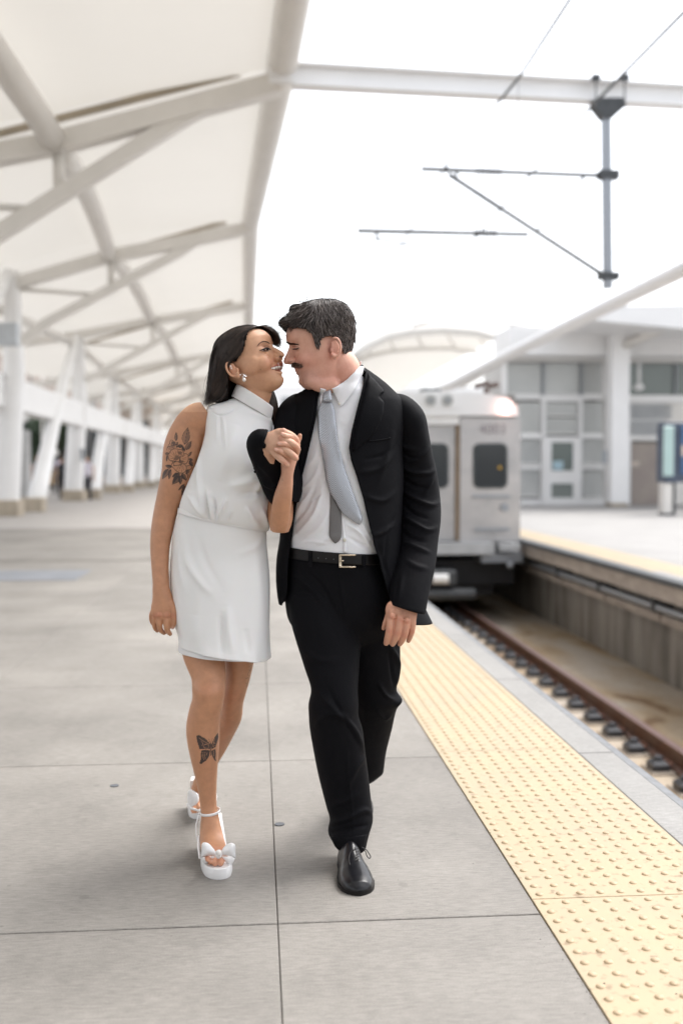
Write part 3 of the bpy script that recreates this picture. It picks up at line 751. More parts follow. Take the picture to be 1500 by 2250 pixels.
win(1279, 1322, 884, 955); win(1134, 1187, 884, 955); win(1134, 1186, 966, 1020); win(1134, 1186, 1028, 1092); win(1279, 1322, 966, 1020); win(1279, 1322, 1034, 1094)
for u_ in cols_u: F_('mullion', u_ - 3, u_ + 3, 798, 870, -.12, .29, M['greyp'] if u_ > 1120 and u_ < 1300 else M['white2'])
for u_ in (1191, 1272): F_('mullion', u_ - 5, u_ + 5, 870, 1110, -.14, .29, M['white2'])
for v_ in (869, 955, 1022): 
    F_('transom', 1130, 1186, v_, v_ + 9, -.10, .29, M['white2']); F_('transom', 1277, 1323, v_, v_ + 9, -.10, .29, M['white2'])
F_('transom', 1186.4, 1276.6, 870, 882, -.16, .29, M['white2'])
F_('base_rail', 1130, 1323, 1096, 1111, -.09, .29, M['white2'])
dr = F_('door', 1190, 1270, 960, 1110, -.2, -.15, M['white2'])
for v0, v1 in ((972, 1034), (1062, 1093)): 
    F_('pane', 1207, 1254, v0, v1, -.215, -.201, M['glassg'], dr)
F_('notice', 1210, 1232, 1013, 1032, -.225, -.216, pmat('pale_blue_notice', (.45, .62, .70), .6), dr)
# bay right of the column
win(1370, 1478, 800, 872, M['glassg']); win(1484, 1600, 800, 872, M['glassg'])
F_('mullion', 1478, 1484, 798, 874, -.12, .29, M['greyp'])
F_('transom', 1368, 2100, 873, 884, -.16, .29, M['white2'])
lv = F_('louvre_panel', 1375, 1482, 884, 968, -.04, .28, M['white'])
for k in range(6): F_('louvre', 1382, 1472, 890 + k*5.6, 892.4 + k*5.6, -.09, -.041, M['greyp'], lv)
for k in range(6): F_('louvre', 1382, 1460, 926 + k*5.4, 928.3 + k*5.4, -.09, -.041, M['greyp'], lv)
bd = F_('brown_door', 1382, 1452, 974, 1112, -.10, .28, M['bronze']); F_('notice', 1384, 1400, 1014, 1024, -.115, -.101, M['beige'], bd)
F_('door_frame', 1374, 1381.6, 968, 1112, -.14, .28, M['white2']); F_('side_wall', 1452.4, 2100, 884.5, 1112, -.05, .28, M['cream'])
cl = thing('station_column', 'square white column in front of the glass station building', 'column', P(1346, 1112, YF - 1.2))
a = P(1325, 1104, YF - 1.2); c = P(1367, 720, YF - 1.2)
MB().box((a.x, YF - 1.9, .12), (c.x, YF - 1.3, c.z), .01).build('shaft', M['white2'], cl)
MB().box((a.x + .03, YF - 1.87, 0), (c.x - .03, YF - 1.33, .12)).build('base', M['plinth'], cl)
MB().box(P(1323, 1018, YF - 2.0), P(1331, 990, YF - 1.91)).build('call_point', M['greyp'], cl)
rf = thing('station_roof', 'broad white overhanging roof slab above the glass station building', 'roof', P(1400, 700, YF - 3))
MB().prism([P(1262, 700, YF - 4), P(1330, 672, YF - 4), P(2100, 660, YF - 4), P(2100, 735, YF - 4), P(1500, 722, YF - 4)], (0, 3, 0)).build('roof_slab', M['white2'], rf)
MB().tube([P(1356, 766, YF - 1.6), P(1500, 700, YF - 3.5)], .16, 10).build('bracket_tube', M['cream'], rf, True)
pl = thing('pendant_lamp', 'small white pendant lamp hanging under the station roof beside the column', 'lamp', P(1402, 790, YF - 1))
MB().tube([P(1403, 792, YF - 1), P(1403, 846, YF - 1)], .05, 8).build('stem', M['white2'], pl, True); MB().ball(P(1402, 851, YF - 1), .17, sq=(1, 1, .7)).build('lamp_head', M['white2'], pl, True)
# ticket machine at the right edge
tm = thing('ticket_machine', 'dark blue ticket machine with a pale teal side panel by the brown door', 'ticket machine', P(1475, 1132, 26))
def Tm(name, u0, u1, v0, v1, y0, y1, m_):
    a = P(u0, v1, 26); c = P(u1, v0, 26); return MB().box((a.x, 26 + y0, a.z), (c.x, 26 + y1, c.z), .02).build(name, m_, tm)
Tm('cabinet', 1460, 1560, 928, 1060, 0, .6, M['darkblue']); Tm('side_panel', 1455, 1478, 936, 1046, -.06, -.002, M['teal']); Tm('blue_panel', 1494, 1560, 935, 1042, -.05, -.002, M['blue'])
Tm('pale_panel', 1494, 1560, 978, 1002, -.06, -.051, M['beige']); Tm('leg', 1459, 1478, 1060.5, 1128, .05, .4, M['cream']); Tm('leg', 1479, 1485, 1060.5, 1132, .05, .4, M['dark']); Tm('base', 1460, 1484, 1128.5, 1134, 0, .5, M['dark'])

# ---- train hall: big edge tube and far arches with fabric
hall = thing('train_hall_canopy', 'white tubular train hall canopy with arched trusses beyond the train', 'canopy', (10, 40, 0))
hp = [P(1800, 440, 12.7), P(1500, 592, 16.8), P(1300, 689, 21.4), P(1150, 763, 26.8), P(1000, 842, 36.1), P(900, 880, 47)]
MB().tube(hp, [.14, .145, .15, .16, .19, .22], 16).build('edge_tube', M['white2'], hall, True)
def arc(pts, y, r, nm='arch'):
    MB().tube([P(u, v, y) for u, v in pts], r, 8).build(nm, M['cream'], hall, True)
A1 = [(770, 790), (800, 762), (850, 738), (910, 726), (975, 722), (1050, 728), (1110, 745)]
A2 = [(770, 800), (810, 782), (860, 771), (920, 766), (990, 765), (1060, 776)]
A3 = [(905, 715), (950, 706), (1010, 703), (1080, 706), (1150, 716), (1200, 735)]
arc(A1, 62, .22); arc(A2, 70, .16); arc(A3, 58, .11); arc([(u, v + 9) for u, v in A1], 62, .1)
for k in range(1, 6): arc([A1[k], (A2[min(k, 5)][0] + 10, A2[min(k, 5)][1])], 64, .07, 'tie')
V = []; F = []
for i, (u, v) in enumerate(A1): 
    for j, y in enumerate((62, 90, 120)):
        p = P(u, v, 62); V.append((p.x, y, p.z + .3))
for i in range(len(A1) - 1):
    for j in range(2): F.append((i*3+j, (i+1)*3+j, (i+1)*3+j+1, i*3+j+1))
mobj('fabric_roof', V, F, M['fabric'], hall, True)
arc([(1010, 850), (1100, 800), (1160, 770)], 40, .10, 'brace')
# the blank end wall and low buildings closing the view beyond the train
eg = thing('end_building', 'pale building closing the view beyond the train roof', 'building', (3, 130, 0))
a = P(560, 1064, 130); c = P(1110, 850, 130); MB().box((a.x, 130, 0), (c.x, 138, c.z)).build('wall', M['white2'], eg)
for k in range(14): MB().box((a.x + 1.2 + k*2.2, 129.9, c.z - 4), (a.x + 2.4 + k*2.2, 129.97, c.z - 1.5)).build('window', M['greyp'], eg)

# ---- people far down the platform, small and out of focus
def passer(u, vf, lab, top, leg, h=1.7, face=1):
    y = FPX*CAMH/(vf - VPY); g = P(u, vf, y); k = h/1.75
    t_ = thing('person', lab, 'person', (g.x, y, 0), None)
    q = lambda x, d, z: (g.x + x*k, y + d*k, z*k)
    b = MB(); b.ball(q(0, 0, 1.63), .105*k, sq=(.8, .95, 1.15)); b.tube([q(0, 0, 1.36), q(0, 0, 1.56)], [.06*k, .05*k], 10)
    for s in (-1, 1): b.tube([q(s*.19, 0, 1.40), q(s*.25, .04, 1.12), q(s*.24, -.06*face, .86), q(s*.24, -.10*face, .76)], [.05*k, .042*k, .034*k, .035*k], 8)
    b.build('body', pmat('skin_far', (.50, .31, .22), .6), t_, True)
    MB().tube([q(0, 0, .92), q(0, 0, 1.10), q(0, 0, 1.32), q(0, 0, 1.47), q(0, 0, 1.52)], [.17*k, .155*k, .19*k, .15*k, .06*k], 14).build('shirt', top, t_, True)
    for s in (-1, 1): MB().tube([q(s*.09, 0, .98), q(s*.10, -s*.10*face, .5), q(s*.10, s*.16*face, .07)], [.105*k, .075*k, .05*k], 10).build('trouser_leg', leg, t_, True)
    for s in (-1, 1): MB().box(q(s*.10 - .05, s*.16*face - .16, 0), q(s*.10 + .05, s*.16*face + .10, .08), .02).build('shoe', M['black'], t_)
    MB().ball(q(0, .02, 1.68), .112*k, sq=(.85, 1, 1)).build('hair', M['bark'], t_, True)
passer(193, 1097, 'far person in a pale shirt and dark trousers beside the second canopy column', pmat('pale_lilac_shirt', (.60, .57, .64), .8), pmat('dark_trousers', (.05, .05, .06), .8))
passer(137, 1094, 'far person all in black just left of the second canopy column', pmat('black_top', (.03, .03, .035), .8), M['black'], 1.66, -1)
passer(85, 1102, 'far person in grey beside the leaning leg of the leftmost column', pmat('grey_top', (.28, .27, .27), .8), pmat('grey_trousers', (.15, .15, .16), .8), 1.72)
# ---- small things on the platform floor
disc_m = pmat('dull_disc_grey', (.12, .125, .135), .85, spec=.2)
for u, v, lab in ((252, 1727, 'round grey metal disc set in the slab left of the woman'), (614, 1812, 'round grey metal disc set in the slab between the couple')):
    g = G(u, v); tag(MB().tube([(g.x, g.y, .0005), (g.x, g.y, .0035)], .017, 20).build('floor_disc', disc_m), lab, 'floor disc')
r_ = random.Random(5); mb = MB()
def crumb(x, y, z, s):
    a = r_.random()*6.3; c, q = math.cos(a)*s, math.sin(a)*s; b = .5 + r_.random()
    mb.add([(x - c, y - q, z), (x + q*b*.6, y - c*b*.6, z), (x + c, y + q, z), (x - q*b*.5, y + c*b*.5, z), (x, y, z + s*.5)], [(0, 1, 4), (1, 2, 4), (2, 3, 4), (3, 0, 4)])
for k in range(420):
    y = 1.7 + 4.5*r_.random()**1.6; crumb(X0 - .004 + r_.gauss(0, .006 if k % 4 else .03), y, .0012, .0008 + .0022*r_.random()**2)
for k in range(70): crumb(X0 + .6*r_.random(), 1.9 + 3.2*r_.random(), .0045, .0012 + .003*r_.random()**3)
for k in range(110): crumb(-1.6 + 2.4*r_.random(), 1.9 + 4*r_.random(), .0006, .0010 + .0018*r_.random()**2)
mb.build('grit', pmat('dark_grit', (.07, .06, .05), .9), None, False, 'stuff')
# ================================================================== PEOPLE: tools
def catmull(K, m):
    "resample key rows K to m rows along a Catmull-Rom spline"
    K = np.asarray(K, float); n = len(K)
    d = np.concatenate([[0], np.cumsum(np.maximum(1e-6, np.linalg.norm(np.diff(K[:, :2], axis=0), axis=1)))])
    t = np.linspace(0, d[-1], m); out = np.zeros((m, K.shape[1]))
    tan = np.zeros_like(K)
    for i in range(n):
        a, b = max(0, i - 1), min(n - 1, i + 1)
        tan[i] = (K[b] - K[a]) / max(1e-6, d[b] - d[a])
    i = np.clip(np.searchsorted(d, t, side='right') - 1, 0, n - 2)
    h = (d[i+1] - d[i]); s = (t - d[i]) / h; s = s[:, None]; h = h[:, None]
    out = (2*s**3 - 3*s**2 + 1)*K[i] + (s**3 - 2*s**2 + s)*h*tan[i] + (-2*s**3 + 3*s**2)*K[i+1] + (s**3 - s**2)*h*tan[i+1]
    return out
nCR, nCU, nCF, nCAM = (np.array(x) for x in (CR, CU, CF, CAM))
def Pn(u, v, y):
    u, v, y = (np.asarray(a, float) for a in (u, v, y))
    d = nCF + ((u - 750) / FPX)[..., None] * nCR + ((1125 - v) / FPX)[..., None] * nCU
    return nCAM + d * (y / d[..., 1])[..., None]
def loft(keys, m=60, n=32, caps=True, e=2.0, ang=None, phi=None, mod=None):
    """keys rows: u, v, half width px, y, thickness m [, tilt deg]; sections lie across the limb.
    phi: optional function row -> (start, end) angle for an open shell; mod(row fraction, angles) scales the radius."""
    K = [list(k) for k in keys]
    auto = len(K[0]) < 6 and ang is None
    R = catmull([k[:5] for k in K], m)
    if auto:
        tu = np.gradient(R[:, 0]); tv = np.gradient(R[:, 1]); L_ = np.hypot(tu, tv) + 1e-9
        ax, ay = tv / L_, tu / L_          # perpendicular to the path in (right, up)
    else:
        A = catmull([[k[0], k[1], (k[5] if len(k) > 5 else ang)] for k in K], m)[:, 2]
        ax, ay = np.cos(np.radians(A)), np.sin(np.radians(A))
    V = np.zeros((m, n, 3))
    cen = Pn(R[:, 0], R[:, 1], R[:, 3])
    for i in range(m):
        if phi is None: t = np.arange(n) * 2 * math.pi / n
        else:
            a, b = phi(R[i], i / (m - 1)); t = np.linspace(a, b, n)
        c, s = np.cos(t), np.sin(t)
        c = np.sign(c) * np.abs(c)**(2 / e); s = np.sign(s) * np.abs(s)**(2 / e)
        k = 1.0 if mod is None else mod(i / (m - 1), t)
        hw = R[i, 2] * R[i, 3] / FPX
        A_ = nCR * ax[i] + nCU * ay[i]
        V[i] = cen[i] + (c * k * hw)[:, None] * A_ + (s * k * R[i, 4])[:, None] * np.array([0, 1., 0])
    V = V.reshape(-1, 3)
    F = []
    for i in range(m - 1):
        for j in range(n if phi is None else n - 1):
            j2 = (j + 1) % n; F.append((i*n+j, (i+1)*n+j, (i+1)*n+j2, i*n+j2))
    if caps and phi is None: F.append(tuple(range(n))); F.append(tuple(range((m-1)*n, m*n))[::-1])
    return V, F
def tubepx(pts, r, n=14, m=None, k=1.0):
    "pts rows u, v, y ; r px radii ; round ended tube through them"
    pts = np.asarray(pts, float); r = np.asarray(r if hasattr(r, '__len__') else [r]*len(pts), float)
    m = m or len(pts) * 6
    R = catmull(np.column_stack([pts, r]), m)
    W = Pn(R[:, 0], R[:, 1], R[:, 2]); rr = R[:, 3] * R[:, 2] / FPX
    return tube3(W, rr, n, k)
def tube3(W, rr, n=14, k=1.0):
    W = np.asarray(W, float); rr = np.asarray(rr, float); m = len(W)
    T = np.gradient(W, axis=0); T /= np.linalg.norm(T, axis=1)[:, None] + 1e-12
    # hemispherical ends
    pre = [(W[0] - T[0]*rr[0]*c, rr[0]*s) for c, s in ((.97, .25), (.8, .6), (.45, .89))]
    post = [(W[-1] + T[-1]*rr[-1]*c, rr[-1]*s) for c, s in ((.45, .89), (.8, .6), (.97, .25))]
    W = np.concatenate([[p for p, _ in pre], W, [p for p, _ in post]]); rr = np.concatenate([[q for _, q in pre], rr, [q for _, q in post]])
    T = np.concatenate([[T[0]]*3, T, [T[-1]]*3]); m = len(W)
    a = np.cross(T[0], [0, 0, 1.]);
    if np.linalg.norm(a) < .2: a = np.cross(T[0], [0, 1., 0])
    V = np.zeros((m, n, 3)); th = np.arange(n)*2*math.pi/n
    for i in range(m):
        a = a - T[i]*np.dot(a, T[i]); a /= np.linalg.norm(a); b = np.cross(T[i], a)
        V[i] = W[i] + rr[i]*(np.cos(th)[:, None]*a + k*np.sin(th)[:, None]*b)
    F = [(i*n+j, i*n+(j+1) % n, (i+1)*n+(j+1) % n, (i+1)*n+j) for i in range(m-1) for j in range(n)]
    F += [tuple(range(n))[::-1], tuple(range((m-1)*n, m*n))]
    return V.reshape(-1, 3), F
def ell(c, r, R=None, n=20, m=14):
    "ellipsoid; c centre, r 3 radii, R optional 3x3 (columns = axes)"
    V = []; F = []
    for j in range(m + 1):
        a = math.pi*j/m
        for k in range(n):
            t = 2*math.pi*k/n; V.append((math.sin(a)*math.cos(t), math.sin(a)*math.sin(t), math.cos(a)))
    V = np.array(V) * np.array(r)
    if R is not None: V = V @ np.array(R).T
    for j in range(m):
        for k in range(n): F.append((j*n+k, (j+1)*n+k, (j+1)*n+(k+1) % n, j*n+(k+1) % n))
    return V + np.array(c), F
def join(parts):
    V = []; F = []; k = 0
    for v, f in parts:
        V.append(np.asarray(v)); F += [tuple(i + k for i in q) for q in f]; k += len(v)
    return np.concatenate(V), F
def laplace(V, E, it=2, lam=.5, w=None):
    for _ in range(it):
        S = np.zeros_like(V); c = np.zeros(len(V))
        np.add.at(S, E[:, 0], V[E[:, 1]]); np.add.at(S, E[:, 1], V[E[:, 0]])
        np.add.at(c, E[:, 0], 1); np.add.at(c, E[:, 1], 1)
        d = lam * (S / c[:, None] - V)
        V = V + (d if w is None else d * w[:, None])
    return V
def edges_of(me):
    E = np.zeros(len(me.edges)*2, dtype=np.int32); me.edges.foreach_get('vertices', E); return E.reshape(-1, 2)
def co_of(me):
    V = np.zeros(len(me.vertices)*3, dtype=np.float32); me.vertices.foreach_get('co', V); return V.reshape(-1, 3).astype(float)
def set_co(me, V): me.vertices.foreach_set('co', np.asarray(V, dtype=np.float32).ravel()); me.update()
def no_of(me):
    V = np.zeros(len(me.vertices)*3, dtype=np.float32); me.vertices.foreach_get('normal', V); return V.reshape(-1, 3).astype(float)
def remesh(parts, voxel, it=2, w=None):
    V, F = join(parts)
    me = bpy.data.meshes.new('tmp'); me.from_pydata(V.tolist(), [], F); me.update()
    o = bpy.data.objects.new('tmp', me); link(o)
    md = o.modifiers.new('r', 'REMESH'); md.mode = 'VOXEL'; md.voxel_size = voxel; md.use_smooth_shade = True
    dg = bpy.context.evaluated_depsgraph_get()
    out = bpy.data.meshes.new_from_object(o.evaluated_get(dg))
    bpy.data.objects.remove(o); bpy.data.meshes.remove(me)
    if it:
        Vn = co_of(out); E = edges_of(out)
        set_co(out, laplace(Vn, E, it, .5, None if w is None else w(Vn)))
    out.polygons.foreach_set('use_smooth', [True]*len(out.polygons))
    return out
def mesh_from(V, F, smooth=True):
    me = bpy.data.meshes.new('m'); me.from_pydata(np.asarray(V).tolist(), [], [tuple(int(i) for i in f) for f in F]); me.update()
    if smooth: me.polygons.foreach_set('use_smooth', [True]*len(me.polygons))
    return me
def place(me, name, mat, parent, solid=0, off=-1):
    me.name = name; me.materials.clear(); me.materials.append(mat)
    if parent is not None: me.transform(Matrix.Translation(-wloc(parent)))
    o = bpy.data.objects.new(name, me); link(o)
    if parent is not None: o.parent = parent
    if solid:
        s = o.modifiers.new('s', 'SOLIDIFY'); s.thickness = solid; s.offset = off
    return o
def seg_dist(p, poly):
    "distance of n px points to a polyline, and the fraction along it"
    poly = np.asarray(poly, float); best = np.full(len(p), 1e9); tt = np.zeros(len(p))
    L_ = np.concatenate([[0], np.cumsum(np.linalg.norm(np.diff(poly, axis=0), axis=1))])
    for i in range(len(poly) - 1):
        a, b = poly[i], poly[i+1]; ab = b - a; q = np.clip(((p - a) @ ab) / max(1e-9, ab @ ab), 0, 1)
        d = np.linalg.norm(p - a - q[:, None]*ab, axis=1); k = d < best
        best[k] = d[k]; tt[k] = (L_[i] + q[k]*(L_[i+1]-L_[i])) / L_[-1]
    return best, tt
def smooth_poly(poly, m=24):
    return catmull(np.asarray(poly, float), m)
def facing(V, Nn):
    d = nCAM - V; d /= np.linalg.norm(d, axis=1)[:, None]; return (Nn * d).sum(1)
def folds(me, lst, w=1.45, ws=1.0):
    "raise soft ridges (amp > 0) or press creases (amp < 0) along photo lines into cloth facing the camera"
    V = co_of(me); Nn = no_of(me); f = np.clip(facing(V, Nn)*2.5, 0, 1); px = PX(V); D = np.zeros(len(V))
    for poly, width, amp in lst:
        pl = smooth_poly(poly, 16) if len(poly) > 2 else np.asarray(poly, float)
        d, t = seg_dist(px, pl); D += amp * w * np.exp(-(d/(width*ws))**2) * np.clip(np.sin(math.pi*np.clip(t, .02, .98)), 0, 1)**.6
    set_co(me, V + Nn * (D * f)[:, None])
def ripple(me, amp, scale, seed=0, stretch=(1, 1, 1), mask=None):
    "low, irregular unevenness of cloth, made of a few sine waves"
    V = co_of(me); Nn = no_of(me); r = np.random.default_rng(seed); D = np.zeros(len(V)); S = V*np.array(stretch)
    for k in range(10):
        a = r.normal(size=3); a /= np.linalg.norm(a); q = scale*(.6 + 1.6*r.random()); D += np.sin(S @ a * q + r.random()*6.3) / (1 + .5*k)
    D *= amp / 2
    if mask is not None: D *= mask(V)
    set_co(me, V + Nn*D[:, None])
def in_poly(p, poly):
    poly = np.asarray(poly, float); x, y = p[:, 0], p[:, 1]; c = np.zeros(len(p), bool); j = len(poly) - 1
    for i in range(len(poly)):
        xi, yi = poly[i]; xj, yj = poly[j]
        if yi != yj:
            k = ((yi > y) != (yj > y)) & (x < (xj - xi)*(y - yi)/(yj - yi) + xi); c ^= k
        j = i
    return c
def bvh_of(*mes):
    VV = []; FF = []; k = 0
    for me in mes:
        V = co_of(me); VV.append(V); FF += [tuple(i + k for i in p.vertices) for p in me.polygons]; k += len(V)
    return BVHTree.FromPolygons(np.concatenate(VV).tolist(), FF)
def hit(bvh, u, v):
    d = RAY(u, v); h = bvh.ray_cast(CAM, d, 12); return h[0], (h[1] if h[0] is not None else None)
def drape(bvh, pts, off, yd=None):
    "photo pixels -> 3-D points lying off metres in front of the surface; misses take the depth of the nearest hit"
    out = []; miss = []; ds = []
    for i, (u, v) in enumerate(pts):
        h, n = hit(bvh, u, v)
        if h is None: out.append(None); miss.append(i)
        else: out.append(h); ds.append((u, v, (h - CAM).length))
    for i in miss:
        u, v = pts[i]
        if ds: L_ = min(ds, key=lambda q: (q[0]-u)**2 + (q[1]-v)**2)[2]
        else: L_ = (yd or 3.2)
        out[i] = CAM + RAY(u, v)*L_
    return [p + (CAM - p).normalized()*off for p in out]
def patch(poly, bvh, off=.003, step=5.0, smooth_it=2, dome=0.0, spline=False):
    "flat piece cut to an outline of photo pixels and laid over a surface"
    if spline:
        q = list(poly) + [poly[0]]; poly = [tuple(r) for r in catmull(np.asarray(q, float), len(poly)*5)[:-1]]
    P2 = []; n = len(poly)
    for i in range(n):
        a = np.array(poly[i], float); b = np.array(poly[(i+1) % n], float); k = max(1, int(np.linalg.norm(b-a)/step))
        for q in range(k): P2.append(a + (b-a)*q/k)
    nb = len(P2); P2 = np.array(P2)
    lo, hi = P2.min(0), P2.max(0); g = [(x, y) for x in np.arange(lo[0] + step*.5, hi[0], step) for y in np.arange(lo[1] + step*.5, hi[1], step)]
    if g:
        g = np.array(g); g = g[in_poly(g, P2)]
        if len(g): d, _ = seg_dist(g, np.vstack([P2, P2[:1]])); g = g[d > step*.45]
    else: g = np.zeros((0, 2))
    A = np.vstack([P2, g]) if len(g) else P2
    r = delaunay_2d_cdt([Vector(p) for p in A], [], [list(range(nb))], 1, 1e-4)
    A2 = np.array([list(p) for p in r[0]]); F = [tuple(f) for f in r[2]]
    pts = drape(bvh, [tuple(a) for a in A2], off)
    V = np.array([list(p) for p in pts])
    me = bpy.data.meshes.new('p'); me.from_pydata(V.tolist(), [], F); me.update()
    if smooth_it: V = laplace(co_of(me), edges_of(me), smooth_it, .4); set_co(me, V)
    if dome:
        d, _ = seg_dist(A2, np.vstack([P2, P2[:1]])); k = np.sqrt(np.clip(d / max(1e-6, d.max()), 0, 1))
        dirs = nCAM - V; dirs /= np.linalg.norm(dirs, axis=1)[:, None]; set_co(me, V + dirs*(k*dome)[:, None])
    # normals towards the camera
    if len(me.polygons):
        s = sum(p.normal.dot(CAM - p.center)*p.area for p in me.polygons)
        if s < 0: me.flip_normals()
    me.polygons.foreach_set('use_smooth', [True]*len(me.polygons))
    return me
def strands(name, curves, radii, mat, parent, cols=None, n=3, kind=None):
    "curves: array (count, points, 3); thin tapering hairs as one mesh"
    Cv = np.asarray(curves, float); c, m, _ = Cv.shape
    T = np.gradient(Cv, axis=1); T /= np.linalg.norm(T, axis=2)[..., None] + 1e-12
    a = np.cross(T, np.array([.31, .2, .93])); a /= np.linalg.norm(a, axis=2)[..., None] + 1e-9; b = np.cross(T, a)
    r = np.asarray(radii, float)
    if r.ndim == 1: r = r[:, None] * np.interp(np.linspace(0, 1, m), [0, .15, .7, 1], [.7, 1, .8, .15])[None]
    V = np.zeros((c, m, n, 3))
    for k in range(n):
        t = 2*math.pi*k/n; V[:, :, k] = Cv + (a*math.cos(t) + b*math.sin(t)) * r[..., None]
    idx = np.arange(c*m*n).reshape(c, m, n); q = []
    for k in range(n):
        k2 = (k+1) % n; q.append(np.stack([idx[:, :-1, k], idx[:, :-1, k2], idx[:, 1:, k2], idx[:, 1:, k]], -1).reshape(-1, 4))
    Q = np.concatenate(q)
    V = V.reshape(-1, 3)
    if parent is not None: V = V - np.array(wloc(parent))
    me = bpy.data.meshes.new(name); me.vertices.add(len(V)); me.vertices.foreach_set('co', V.astype(np.float32).ravel())
    me.loops.add(len(Q)*4); me.loops.foreach_set('vertex_index', Q.astype(np.int32).ravel())
    me.polygons.add(len(Q)); me.polygons.foreach_set('loop_start', np.arange(0, len(Q)*4, 4, dtype=np.int32)); me.update(calc_edges=True)
    me.polygons.foreach_set('use_smooth', [True]*len(me.polygons))
    if cols is not None:
        at = me.color_attributes.new('Col', 'FLOAT_COLOR', 'POINT')
        cc = np.repeat(np.column_stack([np.asarray(cols), np.ones(c)])[:, None, :], m*n, 1).reshape(-1, 4); at.data.foreach_set('color', cc.astype(np.float32).ravel())
    me.materials.append(mat); o = bpy.data.objects.new(name, me); link(o)
    if parent is not None: o.parent = parent
    if kind: o['kind'] = kind
    return o
def set_cols(me, cols):
    at = me.color_attributes.new('Col', 'FLOAT_COLOR', 'POINT')
    at.data.foreach_set('color', np.column_stack([cols, np.ones(len(cols))]).astype(np.float32).ravel())
def skin_mat(name, sss=.12, rough=.48):
    m, t, b = new_mat(name); L = t.links
    at = N(t, 'ShaderNodeAttribute', attribute_name='Col'); geo = N(t, 'ShaderNodeNewGeometry')
    n1 = N(t, 'ShaderNodeTexNoise', Scale=38.0, Detail=8.0, Roughness=.72); L.new(geo.outputs['Position'], n1.inputs['Vector'])
    mx = N(t, 'ShaderNodeMix', data_type='RGBA', blend_type='OVERLAY'); mx.inputs[0].default_value = .30
    L.new(at.outputs['Color'], mx.inputs[6]); L.new(n1.outputs[0], mx.inputs[7]); L.new(mx.outputs[2], b.inputs['Base Color'])
    b.inputs['Subsurface Weight'].default_value = sss; b.inputs['Subsurface Radius'].default_value = (1, .35, .18); b.inputs['Subsurface Scale'].default_value = .006
    b.inputs['Roughness'].default_value = rough; b.inputs['Specular IOR Level'].default_value = .45
    n2 = N(t, 'ShaderNodeTexNoise', Scale=420.0, Detail=3.0); L.new(geo.outputs['Position'], n2.inputs['Vector'])
    bp = N(t, 'ShaderNodeBump', Strength=.12, Distance=.002); L.new(n2.outputs[0], bp.inputs['Height']); L.new(bp.outputs[0], b.inputs['Normal'])
    return m
def hair_mat(name, rough=.38, spec=.6):
    m, t, b = new_mat(name); at = N(t, 'ShaderNodeAttribute', attribute_name='Col'); t.links.new(at.outputs['Color'], b.inputs['Base Color'])
    b.inputs['Roughness'].default_value = rough; b.inputs['Specular IOR Level'].default_value = spec; return m
def cloth(name, col, rough=.85, sheen=.2, bump=.15, scale=900, var=.04, sss=0):
    m, t, b = new_mat(name); L = t.links; geo = N(t, 'ShaderNodeNewGeometry')
    n1 = N(t, 'ShaderNodeTexNoise', Scale=5.0, Detail=4.0); L.new(geo.outputs['Position'], n1.inputs['Vector'])
    mx = N(t, 'ShaderNodeMix', data_type='RGBA'); mx.inputs[6].default_value = rgb(sc3(col, 1-var)); mx.inputs[7].default_value = rgb(sc3(col, 1+var))
    L.new(n1.outputs[0], mx.inputs[0]); L.new(mx.outputs[2], b.inputs['Base Color'])
    b.inputs['Roughness'].default_value = rough; b.inputs['Sheen Weight'].default_value = sheen; b.inputs['Sheen Roughness'].default_value = .45
    b.inputs['Specular IOR Level'].default_value = .3
    n2 = N(t, 'ShaderNodeTexNoise', Scale=float(scale), Detail=2.0); L.new(geo.outputs['Position'], n2.inputs['Vector'])
    n3 = N(t, 'ShaderNodeTexNoise', Scale=28.0, Detail=4.0); L.new(geo.outputs['Position'], n3.inputs['Vector'])
    b2 = N(t, 'ShaderNodeBump', Strength=bump*.9, Distance=.01); L.new(n3.outputs[0], b2.inputs['Height'])
    bp = N(t, 'ShaderNodeBump', Strength=bump, Distance=.0012); L.new(n2.outputs[0], bp.inputs['Height']); L.new(b2.outputs[0], bp.inputs['Normal']); L.new(bp.outputs[0], b.inputs['Normal'])
    if sss: b.inputs['Subsurface Weight'].default_value = sss; b.inputs['Subsurface Scale'].default_value = .01
    return m

# ---- heads in their own frame (x forward, y to the person's left, z up, origin between the ear canals)
def skull(lv, n=64, m=90, grow=0.0, growx=None):
    L_ = np.asarray(lv, float); z = np.linspace(L_[0, 0], L_[-1, 0], m)
    K = np.stack([np.interp(z, L_[:, 0], L_[:, k]) for k in (1, 2, 3)], 1)
    for _ in range(3): K[1:-1] = .5*K[1:-1] + .25*(K[:-2] + K[2:])
    th = np.arange(n)*2*math.pi/n; c, s = np.cos(th), np.sin(th); V = []
    for i in range(m):
        xf, xb, w = K[i]; mid = min(.02, xf*.5); e = 2.25
        cc = np.sign(c)*np.abs(c)**(2/e); ss = np.sign(s)*np.abs(s)**(2/e)
        x = np.where(c > 0, mid + cc*(xf + grow - mid), mid + cc*(mid - xb + grow)); V.append(np.stack([x, ss*(w + grow), np.full(n, z[i] + (grow if z[i] > .09 else 0))], 1))
    V = np.concatenate(V); F = [(i*n+j, i*n+(j+1) % n, (i+1)*n+(j+1) % n, (i+1)*n+j) for i in range(m-1) for j in range(n)]
    F += [tuple(range(n))[::-1], tuple(range((m-1)*n, m*n))]
    return V, F
def bump(V, c, s, d):
    "push vertices near c (3) by vector d with gaussian size s (3)"
    q = ((V - np.array(c)) / np.array(s)); return V + np.exp(-(q**2).sum(1))[:, None]*np.array(d)
